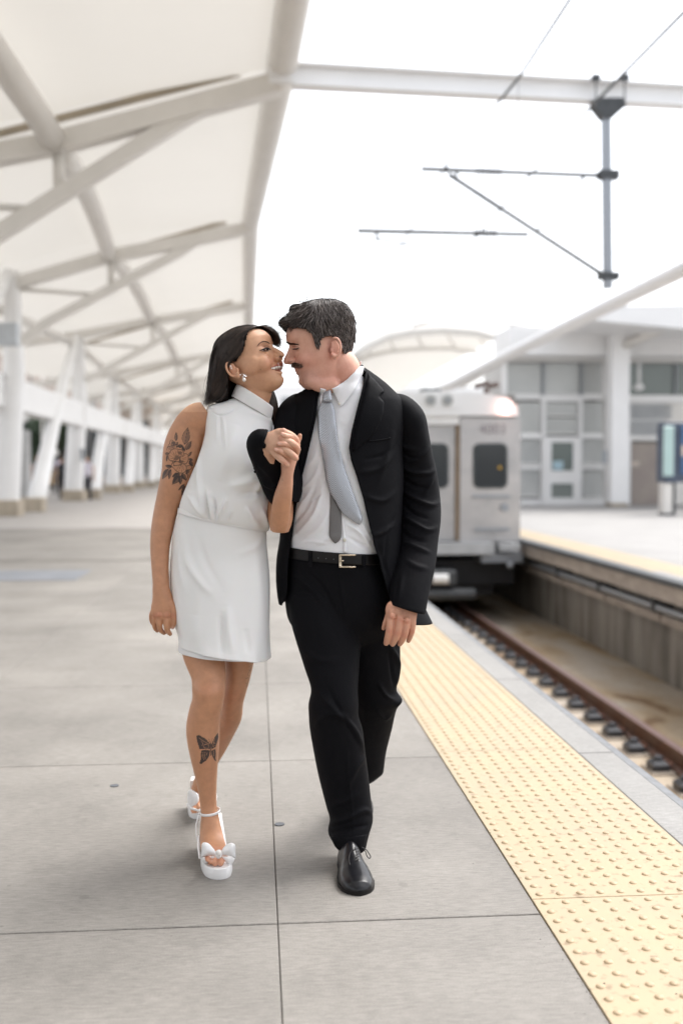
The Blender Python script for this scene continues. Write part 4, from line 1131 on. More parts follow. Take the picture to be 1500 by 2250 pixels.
def ear_parts(sy, x0=-.002, z0=0.0, k=1.0, tilt=.25):
    "helix rim, dish, lobe and tragus of one ear on side sy"
    out = []; pts = []
    for a in np.linspace(-2.3, 1.9, 22):
        r = .029 if a > 0 else .030
        x = -.016*k*math.cos(a + .0)*1.0; z = .0275*k*math.sin(a)
        pts.append((a, x, z))
    W = []
    for a, x, z in pts:
        X = x0 - .006 + x - tilt*z*.5; Y = sy*(.076 + .010 + .004*math.cos(a)); W.append((X, Y, z0 + .006 + z))
    out.append(tube3(np.array(W), np.interp(np.linspace(0, 1, len(W)), [0, .2, .8, 1], [.0055, .0042, .0042, .003])*k, 10))
    out.append(ell((x0 - .008, sy*.079, z0 + .005), (.014*k, .004, .024*k)))
    out.append(ell((x0 + .001, sy*.081, z0 - .021*k), (.0085*k, .0045, .010*k)))
    out.append(ell((x0 + .006, sy*.079, z0 - .001), (.0045, .005, .007)))
    return out
def frame(fwd, up):
    x = Vector(fwd).normalized(); z = Vector(up); z = (z - x*z.dot(x)).normalized(); y = z.cross(x)
    return np.array([list(x), list(y), list(z)]).T      # columns
UPV = Vector((0, 0, 1))
# ================================================================== THE WOMAN
SK_W = np.array([.50, .25, .140]); SK_M = np.array([.66, .37, .275])
woman = thing('person', 'woman in a short white sleeveless dress and bow sandals with a flower tattooed arm', 'person', G(478, 1905))
# head frame
th_, pt_ = math.radians(24), math.radians(21)
h0 = CR*math.cos(th_) - Vector((CF.x, CF.y, 0)).normalized()*math.sin(th_)
WF = h0*math.cos(pt_) + UPV*math.sin(pt_); WU = UPV*math.cos(pt_) - h0*math.sin(pt_)
WU = (Matrix.Rotation(math.radians(2), 3, Vector(WF)) @ WU)
WR = frame(WF, WU); WS = 1.055
W_EAR = np.array(P(520, 813, 3.19)); W_O = W_EAR - WR @ (np.array([0, -.076, 0])*WS)
def wh(V): return (np.asarray(V)*WS) @ WR.T + W_O
def wh_inv(V): return ((np.asarray(V) - W_O) @ WR) / WS
LVW = [(-.085, .068, .034, .008), (-.080, .086, .024, .023), (-.068, .094, .004, .035), (-.050, .093, -.016, .046), (-.030, .094, -.040, .055), (-.005, .095, -.064, .0625), (.02, .094, -.078, .067),
       (.04, .093, -.084, .069), (.055, .097, -.086, .070), (.075, .098, -.085, .070), (.095, .088, -.078, .066), (.112, .066, -.064, .056), (.124, .035, -.045, .038), (.129, .0, -.01, .008)]
def face_parts(lv, male):
    V, F = skull(lv)
    for s in (-1, 1):
        V = bump(V, (.09, s*.032, .031), (.03, .014, .0105), (-.011, 0, 0))       # eye sockets
        V = bump(V, (.06, s*.062, -.035), (.03, .02, .02), (0, -s*.004, 0))       # hollow of the cheek
    if not male: V = bump(V, (.1, 0, -.0365), (.03, .020, .0055), (-.013, 0, 0))  # open mouth
    out = [(V, F)]; xf = lambda z: float(np.interp(z, [l[0] for l in lv], [l[1] for l in lv]))
    k = 1.12 if male else 1.0; nx = .002 if male else .005; nz = 0 if male else .003
    out.append(tube3(np.array([(xf(.04)-.006, 0, .046), (xf(.03)+.001, 0, .033), (xf(.02)+.009*k+nx*.5, 0, .018+nz), (xf(0)+.017*k+nx, 0, .003+nz)]), np.array([.0075, .0068, .0074, .0082])*k, 12))
    out.append(ell((xf(.02)-.004, 0, .020+nz), (.013, .0085, .028)))
    out.append(ell((xf(0)+.004, 0, .002+nz), (.014, .011, .010)))
    out.append(ell((xf(0)+.0175*k+nx, 0, -.001+nz), (.0095*k, .0095*k, .0085*k)))                    # nose tip
    for s in (-1, 1):
        out.append(ell((xf(0)+.008*k, s*.0115*k, -.004), (.011*k, .0065*k, .0075*k)))             # wings
        out.append(ell((xf(.03)-.0185, s*.032, .030), (.0145, .0165, .0125)))                 # lidded eyes
        out.append(ell((.066, s*.037, -.008), (.030, .027, .026)))                           # cheeks
        out.append(tube3(np.array([(xf(.05)-.010, s*.008, .050), (xf(.05)-.009, s*.025, .056), (xf(.05)-.026, s*.047, .050)]), np.array([.008, .008, .006]), 10))
        out.append(ell((.035, s*.058, .000), (.035, .012, .030)))                            # cheekbone to ear
    out.append(ell((xf(-.07)-.014, 0, -.068 if male else -.063), (.019, .019 if male else .016, .015)))                             # chin
    if male:
        out.append(tube3(np.array([(.083, -.026, -.036), (.096, -.013, -.0325), (.1015, 0, -.0325), (.096, .013, -.0325), (.083, .026, -.036)]), np.array([.002, .0042, .005, .0042, .002]), 8))
        out.append(tube3(np.array([(.083, -.025, -.037), (.094, -.012, -.041), (.099, 0, -.042), (.094, .012, -.041), (.083, .025, -.037)]), np.array([.002, .0045, .0055, .0045, .002]), 8))
        out.append(ell((xf(-.02)-.006, 0, -.020), (.012, .022, .011)))
    else:
        out.append(tube3(np.array([(.078, -.029, -.026), (.091, -.014, -.0265), (.0985, 0, -.0265), (.091, .014, -.0265), (.078, .029, -.026)]), np.array([.0018, .0036, .0044, .0036, .0018]), 8))
        out.append(tube3(np.array([(.078, -.028, -.0275), (.090, -.014, -.0425), (.0965, 0, -.0455), (.090, .014, -.0425), (.078, .028, -.0275)]), np.array([.0018, .0045, .0058, .0045, .0018]), 8))
        out.append(ell((xf(-.02)-.008, 0, -.017), (.010, .018, .008)))
    for s in (-1, 1): out += ear_parts(s, k=.96 if male else .88)
    return out
wp = [(wh(v), f) for v, f in face_parts(LVW, False)]
# neck, chest, hips
wp.append(loft([(548, 905, 44, 3.28, .060), (553, 885, 37, 3.27, .054), (564, 854, 34, 3.258, .050), (557, 820, 36, 3.25, .052)], 30, 36))
wp.append(loft([(556, 893, 30, 3.28, .045, -20), (530, 918, 68, 3.30, .075, -18), (520, 960, 70, 3.30, .10, -15), (512, 1040, 74, 3.30, .105, -12), (498, 1110, 72, 3.31, .095, -10), (488, 1160, 80, 3.32, .10, -8), (484, 1250, 98, 3.32, .11, -3), (486, 1340, 98, 3.32, .105, 0)], 60, 40))
# her arm on the left of the picture
wp.append(loft([(456, 905, 26, 3.31, .045), (438, 918, 36, 3.31, .052), (417, 942, 38, 3.32, .052), (401, 985, 41, 3.32, .050), (390, 1037, 35, 3.33, .045), (378, 1077, 30.5, 3.335, .041), (366, 1117, 26.5, 3.34, .039),
                 (357, 1160, 24.5, 3.33, .038), (352, 1200, 21.5, 3.32, .034), (352, 1245, 19, 3.30, .029), (354, 1280, 18.3, 3.285, .025), (354, 1300, 18.8, 3.28, .023)], 90, 32))
wp.append(loft([(354, 1292, 18.5, 3.28, .023), (357, 1312, 22, 3.275, .022), (359, 1332, 27, 3.27, .020), (355, 1350, 24, 3.268, .019), (352, 1358, 21, 3.267, .016)], 26, 28))
for pts, r in (([(368, 1345, 3.262), (366.5, 1357, 3.258), (366, 1374, 3.255), (368.5, 1386, 3.262), (374, 1393, 3.270)], [8, 7.6, 6.9, 6.2, 4.9]),
               ([(353, 1344, 3.264), (351, 1357, 3.262), (350.5, 1373, 3.262), (354, 1385, 3.272), (361, 1391, 3.285)], [7.6, 7.2, 6.6, 5.8, 4.8]),
               ([(344, 1345, 3.27), (340.5, 1357, 3.27), (339.5, 1370, 3.275), (341.5, 1381, 3.287), (346, 1386, 3.30)], [7, 6.6, 6.0, 5.2, 4.4]),
               ([(337, 1342, 3.28), (333.6, 1351, 3.283), (333, 1361, 3.29), (335.5, 1370, 3.30)], [6.2, 5.8, 5.2, 4.4]),
               ([(374, 1325, 3.265), (381, 1338, 3.260), (382.5, 1353, 3.258), (381.5, 1366, 3.262), (379.5, 1377, 3.268)], [9.5, 9.0, 8.0, 7.6, 5.6])):
    wp.append(tubepx(pts, r))
for a, b in (((354, 1300, 3.263), (366, 1350, 3.252)), ((353, 1300, 3.263), (352, 1350, 3.254))):
    wp.append(tubepx([a, b], [2.0, 2.4], 8))
wp.append(ell(np.array(P(366, 1352, 3.250)), (.010, .006, .009))); wp.append(ell(np.array(P(351.5, 1351, 3.252)), (.009, .006, .008)))
# her other arm: shoulder, elbow at his side, forearm up to the clasped hands
wp.append(loft([(601, 985, 16, 3.32, .035), (606, 1020, 28, 3.29, .045), (613, 1080, 30, 3.25, .043), (616, 1140, 27, 3.20, .040), (614, 1168, 20, 3.175, .032)], 40, 30))
wp.append(loft([(613, 1170, 15, 3.16, .028), (614, 1155, 19.5, 3.15, .034), (617, 1123, 21.5, 3.13, .034), (622, 1091, 20, 3.11, .030), (628, 1062, 16, 3.095, .025), (631, 1042, 13.5, 3.085, .020), (633, 1022, 16, 3.08, .020), (636, 1000, 20, 3.08, .018), (640, 982, 22, 3.08, .018)], 60, 28))
hf = [([(652, 986, 3.075), (650, 969, 3.055), (640, 960, 3.032), (628, 958, 3.018), (620, 954, 3.014)], [6.5, 7.2, 7.2, 6.8, 5.4]),
      ([(650, 996, 3.072), (645, 986, 3.046), (636, 978, 3.028), (625, 975, 3.016), (612.5, 975, 3.012)], [6.5, 7.2, 7.2, 6.6, 5.2]),
      ([(638, 1012, 3.070), (632, 1003, 3.046), (624, 996, 3.030), (614, 990, 3.018), (606, 987.5, 3.014)], [6.5, 7.2, 7.0, 6.4, 5.0]),
      ([(642, 985, 3.085), (652, 972, 3.088), (657, 962, 3.085), (659, 957, 3.080)], [8, 7, 6.4, 5])]
for pts, r in hf: wp.append(tubepx(pts, r, 12))
# legs
wp.append(loft([(446, 1300, 48, 3.33, .075), (445, 1380, 50, 3.31, .075), (447, 1430, 47, 3.29, .072), (458, 1483, 38.5, 3.255, .062), (458.5, 1514, 36.5, 3.23, .058), (456.5, 1540, 34.5, 3.235, .056), (450, 1565, 35, 3.25, .058),
                 (446, 1600, 37, 3.265, .060), (447.5, 1638, 34.5, 3.27, .055), (451.5, 1689, 27, 3.28, .044), (455, 1728, 21.5, 3.285, .036), (458, 1767, 18.2, 3.285, .031), (461, 1792, 19.5, 3.28, .034), (463, 1815, 22, 3.268, .036), (465, 1840, 24, 3.235, .032), (469, 1862, 25, 3.19, .024)], 120, 36))
wp.append(ell(np.array(P(458, 1512, 3.212)), (.030, .022, .046)))
wp.append(loft([(520, 1300, 55, 3.34, .085), (524, 1380, 44, 3.345, .078), (526, 1437, 35, 3.345, .070), (523, 1483, 28, 3.345, .060), (514, 1524, 25.5, 3.35, .055), (511, 1545, 23.5, 3.36, .053), (507, 1572, 25, 3.39, .054), (494, 1600, 25, 3.44, .053),
                 (476, 1640, 22, 3.52, .045), (454, 1685, 17, 3.61, .036), (438, 1720, 13.5, 3.68, .031), (431, 1742, 13, 3.71, .032)], 100, 34))
# front foot in its raised sandal, heel high and toes down on the platform
wp.append(loft([(461, 1800, 20, 3.29, .036), (463, 1822, 24, 3.265, .036), (466, 1846, 27, 3.225, .030), (471, 1870, 29, 3.17, .024), (475, 1886, 27, 3.135, .018), (477, 1895, 24, 3.12, .013)], 40, 28))
wp.append(ell(np.array(P(462, 1835, 3.315)), (.024, .030, .036)))
for u_, v_, r_ in ((484, 1893, 9.2), (471.5, 1895, 7.2), (461.5, 1891, 5.8), (455, 1887, 5.0)):
    wp.append(tubepx([(u_ - 1, v_ - 14, 3.15), (u_, v_ - 2, 3.115), (u_ + .5, v_ + 3, 3.10)], [r_*.9, r_, r_*.85], 12))
wp.append(loft([(432, 1735, 13, 3.71, .032), (433, 1755, 16, 3.68, .030), (434, 1772, 17, 3.63, .022), (436, 1784, 16, 3.60, .014)], 24, 20))
wp.append(tubepx([(436, 1768, 3.60), (437, 1776, 3.58)], [5.5, 5], 10))
def hw_(V):     # smoothing weight: gentle on the face and fingers
    px = PX(V); return np.where((px[:, 1] < 880) & (px[:, 0] > 490), .75, 1.0)
wme = remesh(wp, .0021, 3, hw_)
def blend_face(me, inv, sgn, it=26):
    V = co_of(me); h = inv(V); x, y, z = h.T; y = y*sgn
    k = np.clip((np.abs(y) - .012)/.02, 0, 1)*np.clip((.098 - x)/.02, 0, 1)
    k *= np.exp(-np.clip(np.hypot((x - .055)/.05, (z + .015)/.055) - .75, 0, 9)**2*6)*(x > .008)
    k *= 1 - np.exp(-(((x-.085)/.02)**2 + ((np.abs(y)-.032)/.016)**2 + ((z-.030)/.013)**2))*.9
    k *= 1 - np.exp(-(((np.abs(y)-.015)/.02)**2 + ((z+.034)/.016)**2))
    k[(np.abs(h) > .2).any(1)] = 0
    set_co(me, laplace(V, edges_of(me), it, .5, k))
blend_face(wme, wh_inv, 1)
V = co_of(wme); Nn = no_of(wme); px = PX(V); fc = facing(V, Nn); hl = wh_inv(V)
cols = np.tile(SK_W, (len(V), 1))
def tint(mask, c, k):
    global cols
    k = (np.asarray(mask, float)*k)[:, None]; cols = cols*(1-k) + np.array(c)*k
def blob(u, v, r, ry=None, p=2):
    return np.exp(-(((px[:, 0]-u)/r)**2 + ((px[:, 1]-v)/(ry or r))**2)) * (fc > 0)
# face and neck a little fairer than the tanned limbs
tint(px[:, 1] < 905, (.60, .335, .205), .85)
tint(blob(594, 797, 16), (.66, .26, .17), .35); tint(blob(557, 812, 30, 22), (.64, .31, .19), .25)
tint(blob(513, 812, 12, 20), (.62, .26, .17), .35)
head = (hl[:, 2] > -.12) & (fc > .02)
lipu = smooth_poly([(593.5, 808.5), (601, 804), (609, 799.5), (617, 797), (623, 799), (627, 803), (625, 806), (618, 803.5), (608, 804.5), (600, 807.5), (593.5, 808.5)], 50)
lipl = smooth_poly([(600, 811.5), (608, 811.5), (617, 809), (626, 808.5), (629, 813), (626, 817.5), (618, 817), (608, 814.5), (600, 811.5)], 46)
for q in (lipu, lipl): tint(in_poly(px, q) & head, (.40, .12, .085), .85)
mouth = [(593.5, 808.5), (600, 807.3), (608, 804.3), (618, 803.5), (626, 806), (626, 809), (617, 809.3), (608, 811.8), (600, 811.7)]
tint(in_poly(px, mouth) & head, (.05, .015, .012), .95)
tint(blob(616, 783.5, 4.2, 2.6), (.07, .02, .012), .95)  # shade of the nostril painted as a dark spot on the skin
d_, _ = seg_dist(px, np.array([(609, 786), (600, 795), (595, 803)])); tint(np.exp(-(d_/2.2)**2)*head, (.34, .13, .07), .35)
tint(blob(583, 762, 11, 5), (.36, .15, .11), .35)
tint(blob(572.5, 812, 1.0, 1.0), (.12, .05, .03), .8)
# knees, knuckles
tint(blob(459, 1515, 22, 18), (.46, .19, .11), .30); tint(blob(512, 1530, 20, 18), (.45, .18, .10), .30)
for q in ((366, 1352), (351, 1351), (341, 1352), (382, 1352)): tint(blob(q[0], q[1], 7), (.50, .18, .12), .45)
tint(px[:, 1] > 1860, (.60, .27, .19), .35)
hx = ((px[:, 0] > 596) & (px[:, 0] < 665) & (px[:, 1] > 945) & (V[:, 1] < 3.18))*np.clip((1110 - px[:, 1])/90, 0, 1); tint(hx, (.66, .37, .27), .75)
for (a, b) in (((619.5, 954), (1, 0)), ((613, 975), (1, 0)), ((607, 987), (1, 0)), ((479.5, 1903), (1, 0)), ((379, 1379), (1, 0))): tint(blob(a[0], a[1], 3.6, 3.2), (.80, .52, .44), .6)
# ---- ink: leaves, blossom and butterfly drawn as strokes on the skin
ink = np.zeros(len(V)); near = (px[:, 0] > 330) & (px[:, 0] < 620) & (px[:, 1] > 900) & (px[:, 1] < 1720) & (fc > -.05)
ii = np.where(near)[0]; pin = px[ii]; acc = np.zeros(len(ii))
def cz(x, y): return (340 + x/11.54, 920 + y/11.54)     # drawing units of the arm tattoo
def stroke(pts, w, a=1.0):
    global acc
    pl = smooth_poly([cz(*p) for p in pts], 10) if len(pts) > 2 else np.array([cz(*p) for p in pts])
    lo, hi = pl.min(0) - 4, pl.max(0) + 4; k = ((pin > lo) & (pin < hi)).all(1)
    if not k.any(): return
    d, _ = seg_dist(pin[k], pl); acc[k] = np.maximum(acc[k], a*np.clip(1.4 - d/w, 0, 1))
def fill(pts, a):
    global acc
    pl = [cz(*p) for p in pts]; acc[in_poly(pin, pl)] = np.maximum(acc[in_poly(pin, pl)], a)
def leaf(x0, y0, x1, y1, wd, dark=.7, edge=.9):
    d = np.array([x1-x0, y1-y0], float); n = np.array([-d[1], d[0]])/np.hypot(*d); a = np.array([x0, y0])
    L1 = [tuple(a + d*t + n*wd*math.sin(math.pi*t**.8)) for t in np.linspace(0, 1, 7)]; L2 = [tuple(a + d*t - n*wd*math.sin(math.pi*t**.8)) for t in np.linspace(0, 1, 7)]
    fill(L1 + L2[::-1], dark*.72); fill(L1 + [(x1, y1), (x0, y0)], dark); stroke(L1, .55, edge); stroke(L2, .55, edge); stroke([(x0, y0), (x1, y1)], .5, edge)
leaf(760, 650, 840, 230, 95, .50, .95); leaf(790, 790, 930, 570, 60, .62); leaf(545, 560, 545, 350, 36, .6); leaf(860, 950, 935, 840, 28, .6)
leaf(870, 1020, 970, 1050, 26, .85); leaf(880, 1070, 970, 1200, 45, .8); leaf(430, 1230, 275, 1190, 42, .85); leaf(350, 1270, 195, 1530, 62, .72)
leaf(400, 1290, 365, 1530, 40, .7); leaf(410, 1330, 390, 1280, 20, .7); leaf(640, 1400, 445, 1470, 62, .88); leaf(640, 1440, 450, 1660, 78, .85); leaf(650, 1450, 650, 1660, 52, .85); leaf(690, 1390, 790, 1560, 52, .85)
leaf(760, 1660, 605, 1810, 28, .85); leaf(770, 1700, 690, 1950, 42, .7); leaf(870, 1290, 800, 1400, 40, .7); leaf(320, 930, 305, 1080, 18, .7)
leaf(590, 700, 720, 700, 34, .85); leaf(690, 700, 770, 830, 30, .95)
stroke([(565, 715), (640, 665), (700, 690), (750, 800)], 1.7, .9)
# main blossom
for pts in ([(340, 920), (420, 800), (520, 760), (600, 780)], [(340, 920), (370, 1040), (470, 1090)], [(600, 780), (700, 800), (740, 900), (700, 960)], [(740, 880), (830, 900), (860, 1010), (800, 1140), (660, 1130)],
            [(470, 1090), (420, 1190), (480, 1250)], [(480, 1190), (600, 1180), (700, 1140)], [(480, 1250), (560, 1330), (680, 1380), (790, 1330), (800, 1200), (740, 1150)], [(620, 930), (640, 1020), (620, 1100)], [(680, 920), (650, 1010), (650, 1100)],
            [(500, 1180), (470, 1130), (540, 1090), (620, 1090)], [(820, 1200), (900, 1180), (950, 1240), (880, 1300)], [(790, 1390), (850, 1440), (800, 1560)]):
    stroke(pts, .75, .85)
for a, b in (((540, 980), (400, 850)), ((545, 975), (450, 810)), ((550, 970), (520, 800)), ((530, 1000), (370, 930)), ((530, 1010), (380, 1000)), ((560, 960), (580, 800)), ((600, 930), (660, 810)), ((700, 980), (780, 910)), ((690, 1060), (810, 1010)), ((680, 1100), (780, 1100)),
             ((650, 1150), (560, 1290)), ((660, 1150), (620, 1330)), ((670, 1150), (690, 1350)), ((680, 1150), (750, 1310)), ((560, 980), (470, 870)), ((545, 1040), (420, 1060)), ((700, 1020), (840, 960))): stroke([a, b], .45, .55)
fill([(520, 960), (610, 920), (620, 1010), (560, 1060), (480, 1040)], .55); fill([(640, 1040), (760, 1090), (660, 1140), (600, 1110)], .6); fill([(590, 820), (700, 840), (690, 920), (600, 900)], .55)
fill([(450, 1070), (560, 1060), (520, 1100)], .8)
# upper blossom at the edge of the arm
for c0 in ((430, 600), (480, 640), (390, 700), (440, 740), (360, 760), (510, 700)):
    stroke([(c0[0]-50, c0[1]+40), (c0[0]-30, c0[1]-50), (c0[0]+30, c0[1]-50), (c0[0]+40, c0[1]+30)], .6, .8); stroke([(c0[0], c0[1]+40), (c0[0], c0[1]-30)], .5, .6)
fill([(430, 600), (530, 590), (560, 680), (470, 690)], .6); fill([(260, 860), (330, 850), (380, 890), (290, 930)], .6); fill([(560, 600), (600, 580), (590, 660), (550, 690)], .7)
ink[ii] = np.where((px[ii, 1] < 1100) & (px[ii, 0] < 470), np.clip(acc*1.3, 0, 1), 0)
# butterfly on the shin: drawing units from the enlarged view
acc = np.zeros(len(ii)); cz = lambda x, y: (360 + x/3.879, 1380 + y/3.879)
fill([(277, 918), (300, 912), (360, 945), (400, 995), (395, 1030), (330, 1033), (306, 1030), (290, 985)], 1); fill([(404, 1000), (430, 935), (462, 892), (466, 930), (452, 985), (440, 1015), (410, 1030)], 1)
fill([(318, 1045), (360, 1035), (395, 1045), (385, 1095), (362, 1130), (338, 1142), (322, 1160), (305, 1152), (318, 1110)], 1); fill([(406, 1045), (440, 1030), (445, 1070), (440, 1110), (449, 1135), (440, 1135), (425, 1112), (410, 1080)], 1)
stroke([(400, 980), (402, 1085)], 1.2, 1); stroke([(398, 980), (380, 940)], .35, .9); stroke([(403, 978), (415, 940)], .35, .9)
def clear(pts, w): 
    global acc
    pl = np.array([cz(*p) for p in pts]); d, _ = seg_dist(pin, pl); acc *= np.clip(d/w, 0, 1)
for pts in ([(340, 1005), (350, 990), (375, 990), (385, 1005)], [(340, 1012), (352, 1024), (376, 1024), (385, 1010)], [(318, 960), (335, 985), (325, 1005)], [(300, 935), (340, 965), (390, 990)], [(310, 1038), (350, 1036), (390, 1038)], [(418, 1000), (428, 975), (440, 985)],
            [(432, 940), (425, 980)], [(352, 1060), (345, 1090), (358, 1118)], [(372, 1060), (362, 1085)], [(425, 1045), (428, 1090)], [(335, 1060), (328, 1090), (345, 1125)], [(418, 1010), (438, 1000)]): clear(pts, .75)
fill([(350, 1000), (372, 1000), (372, 1014), (350, 1014)], .85)
m_ = (px[ii, 1] > 1590) & (px[ii, 1] < 1700) & (px[ii, 0] < 484) & (V[ii, 1] < 3.32); ink[ii] = np.where(m_, acc, ink[ii])
acc = np.zeros(len(ii)); cz = lambda x, y: (360 + x/3.879, 1380 + y/3.879)
for pts in ([(765, 255), (750, 290), (768, 295)], [(725, 330), (750, 320), (735, 360), (722, 355)], [(735, 360), (715, 400), (735, 410)], [(700, 430), (722, 425), (712, 470), (698, 470)], [(715, 470), (703, 500)]): stroke(pts, .45, .6)
ink[ii] = np.maximum(ink[ii], np.where(px[ii, 1] > 1425, acc, 0)*(px[ii, 0] > 535))
d_, _ = seg_dist(px, np.array([(620, 1052), (621, 1056)])); ink = np.maximum(ink, .5*np.clip(1.2 - d_, 0, 1)*(V[:, 1] < 3.15))
cols = cols*(1 - ink[:, None]*.93) + np.array([.022, .022, .026])*ink[:, None]*.93
set_cols(wme, np.clip(cols, 0, 1)); M['skinw'] = skin_mat('tanned_skin')
wbvh = bvh_of(wme)
place(wme, 'body', M['skinw'], woman)

# ---- eyes, brows, teeth
M['dkhair'] = cloth('brow_hair', (.030, .018, .014), .7, 0, 0); M['lash'] = pmat('eyelash_black', (.008, .006, .006), .6)
M['tooth'] = pmat('tooth_enamel', (.80, .74, .68), .25, var=.02); M['eye'] = pmat('eye_dark_brown', (.025, .014, .010), .15, var=.3, scale=300); M['eyew'] = pmat('eye_white', (.42, .35, .32), .35)
M['lid'] = pmat('eyelid_shimmer', (.58, .36, .27), .3)
eo = place(patch([(573, 769.6), (578, 768.4), (585, 766.6), (590, 766.6), (593.5, 768.6), (588, 770.0), (580, 770.9)], wbvh, .0008, 2, 0), 'eye', M['eyew'], woman)
place(patch([(577.5, 768.4), (584, 766.2), (589, 766.3), (591.2, 768.4), (588, 770.4), (579.5, 771)], wbvh, .0014, 2, 0), 'iris', M['eye'], eo)
def draped_tube(pl, bvh, r, off=.001, m=20):
    q = smooth_poly(pl, m); W = np.array([list(p) for p in drape(bvh, [tuple(a) for a in q], off)]); W = np.apply_along_axis(lambda c: np.convolve(np.pad(c, 1, mode='edge'), [.25, .5, .25], 'valid'), 0, W)
    rr = np.asarray(r)*3.2/FPX if hasattr(r, '__len__') else np.full(m, r*3.2/FPX)
    if len(rr) != m: rr = np.interp(np.linspace(0, 1, m), np.linspace(0, 1, len(rr)), rr)
    return tube3(W, rr, 6)
v1 = join([draped_tube([(570.5, 770.4), (576, 768.4), (582, 766), (588, 765), (594.5, 768.2)], wbvh, [.6, 1.4, 1.9, 1.9, 1.0]), draped_tube([(575, 771.5), (583, 772.4), (591, 770.5)], wbvh, [.3, .5, .3])])
place(mesh_from(*v1), 'eyelashes', M['lash'], woman)
place(mesh_from(*draped_tube([(577, 763), (585, 759.6), (593, 763)], wbvh, [.3, .5, .3])), 'eyelid_crease', pmat('crease_brown', (.30, .13, .09), .7), woman)
def brow(pl, wd, cnt, bvh, L_=7, seed=1, flip=1):
    r = np.random.default_rng(seed); pl = smooth_poly(pl, 40); out = []
    for _ in range(cnt):
        t = r.random(); i = min(37, int(t*38)); p = pl[i] + (r.random(2) - .5)*wd*(1 - .6*t); d = pl[i+2] - pl[i]; d /= np.linalg.norm(d); d = d + r.normal(size=2)*.25
        q = [p + d*L_*(s - .3) for s in np.linspace(0, 1, 4)]; out.append([list(x) for x in drape(bvh, [tuple(a) for a in q], .0012)])
    return np.array(out)
b_ = brow([(592, 755), (586, 751.2), (579, 750.2), (572, 753), (565.5, 760)], 1.9, 110, wbvh, 4)
strands('eyebrow', b_, np.full(len(b_), .00038), M['dkhair'], woman)
tp = [((595.5, 808.3), (599.5, 807.2), (600, 811), (597, 810.4)), ((600, 807.1), (604.6, 805.9), (605.4, 811.6), (600.8, 811.2)), ((605.2, 805.8), (610.6, 804.5), (611.4, 811.2), (606, 811.9)), ((611.2, 804.4), (616.6, 804.2), (616.8, 809.0), (612, 810.4)), ((617.1, 804.4), (621.4, 805.2), (621.0, 808.4), (617.3, 808.9))]
for q in tp: place(patch(q, wbvh, .0018, 1.6, 0, .001), 'tooth', M['tooth'], woman)
# earring: small star over a pearl, studs on the ear rim
M['pearl'] = pmat('pearl', (.78, .74, .70), .22, var=.03, coat=.5); M['silver'] = pmat('bright_silver', (.75, .75, .76), .2, metal=.9)
er = []
yb = 3.12
for k in range(5):
    a = 2*math.pi*k/5 + .3; er.append(tube3(np.array([P(537, 826, yb), P(537 + 5*math.cos(a), 826 + 5*math.sin(a), yb)]), np.array([.0017, .0008]), 6))
er.append(ell(P(537, 826, yb), (.0025,)*3)); er.append(ell(P(534.5, 829.5, yb), (.0018,)*3)); er.append(ell(P(528.5, 824, yb), (.0018,)*3))
for q in ((507, 807), (508.5, 810.5), (506, 804)): er.append(ell(P(q[0], q[1], yb), (.0016,)*3))
eo = place(mesh_from(*join(er)), 'earring', M['silver'], woman); place(mesh_from(*ell(P(536.5, 834.5, yb), (.0055, .0055, .006))), 'pearl', M['pearl'], eo)

# ---- dress
M['dress'] = cloth('white_crepe', (.82, .805, .80), .75, .15, .10, 1400, .02, .06)
M['sheer'] = cloth('white_chiffon', (.74, .72, .72), .8, .1, .1, 1400, .02, .1)
mt, ml = lambda f, t: 1 + .010*np.sin(9*t + 3*f)*(f > .5)*(f - .5)*2 + 0*t, None
V_, F_2 = loft([(557, 893, 42, 3.275, .058, -28), (545, 903, 58, 3.285, .076, -22), (529, 915, 75, 3.30, .098, -18), (524, 940, 77, 3.30, .115, -17), (522, 975, 76, 3.295, .130, -15), (518, 1020, 84, 3.29, .140, -13), (510, 1070, 95, 3.30, .142, -12),
                (501, 1110, 101, 3.30, .138, -12), (494, 1137, 100.5, 3.305, .130, -12), (493, 1148, 96, 3.31, .120, -12), (492, 1147, 88, 3.31, .105, -12)], 170, 200, False, 2.15, mod=mt)
dt = mesh_from(V_, F_2)
folds(dt, [([(415, 1085), (432, 1112), (448, 1136)], 7, .008), ([(439, 990), (438, 1060), (444, 1110), (450, 1134)], 6, .006), ([(458, 1075), (461, 1110), (466, 1140)], 4, .007), ([(497, 1095), (487, 1120), (477, 1142)], 5, .007), ([(469, 1095), (472, 1120), (472, 1142)], 3.5, -.007),
           ([(452, 1090), (456, 1115), (458, 1140)], 3.5, -.006), ([(510, 1120), (500, 1142)], 4, .004), ([(540, 1110), (556, 1140), (570, 1158)], 8, .006), ([(577, 1120), (583, 1145), (588, 1160)], 5, .006), ([(483, 912), (485, 930), (486, 975)], 2.6, -.0025), ([(490, 913), (493, 935), (497, 990)], 2.6, .0022), ([(476, 914), (477, 935), (476, 970)], 3, .002),
           ([(465, 905), (480, 912), (500, 908), (520, 896)], 1.8, -.003), ([(520, 930), (500, 1000), (480, 1060)], 16, .006), ([(590, 1040), (540, 1060), (500, 1070)], 12, .007), ([(590, 1075), (560, 1085), (520, 1088)], 8, -.006), ([(595, 1000), (575, 1045), (560, 1100)], 9, .006)], 1.9, .85)
ripple(dt, .0022, 26, 3, (1, 1, .4)); dtc = dt.copy(); dbv = bvh_of(dt)
top_o = place(dt, 'dress_top', M['dress'], woman, .002)
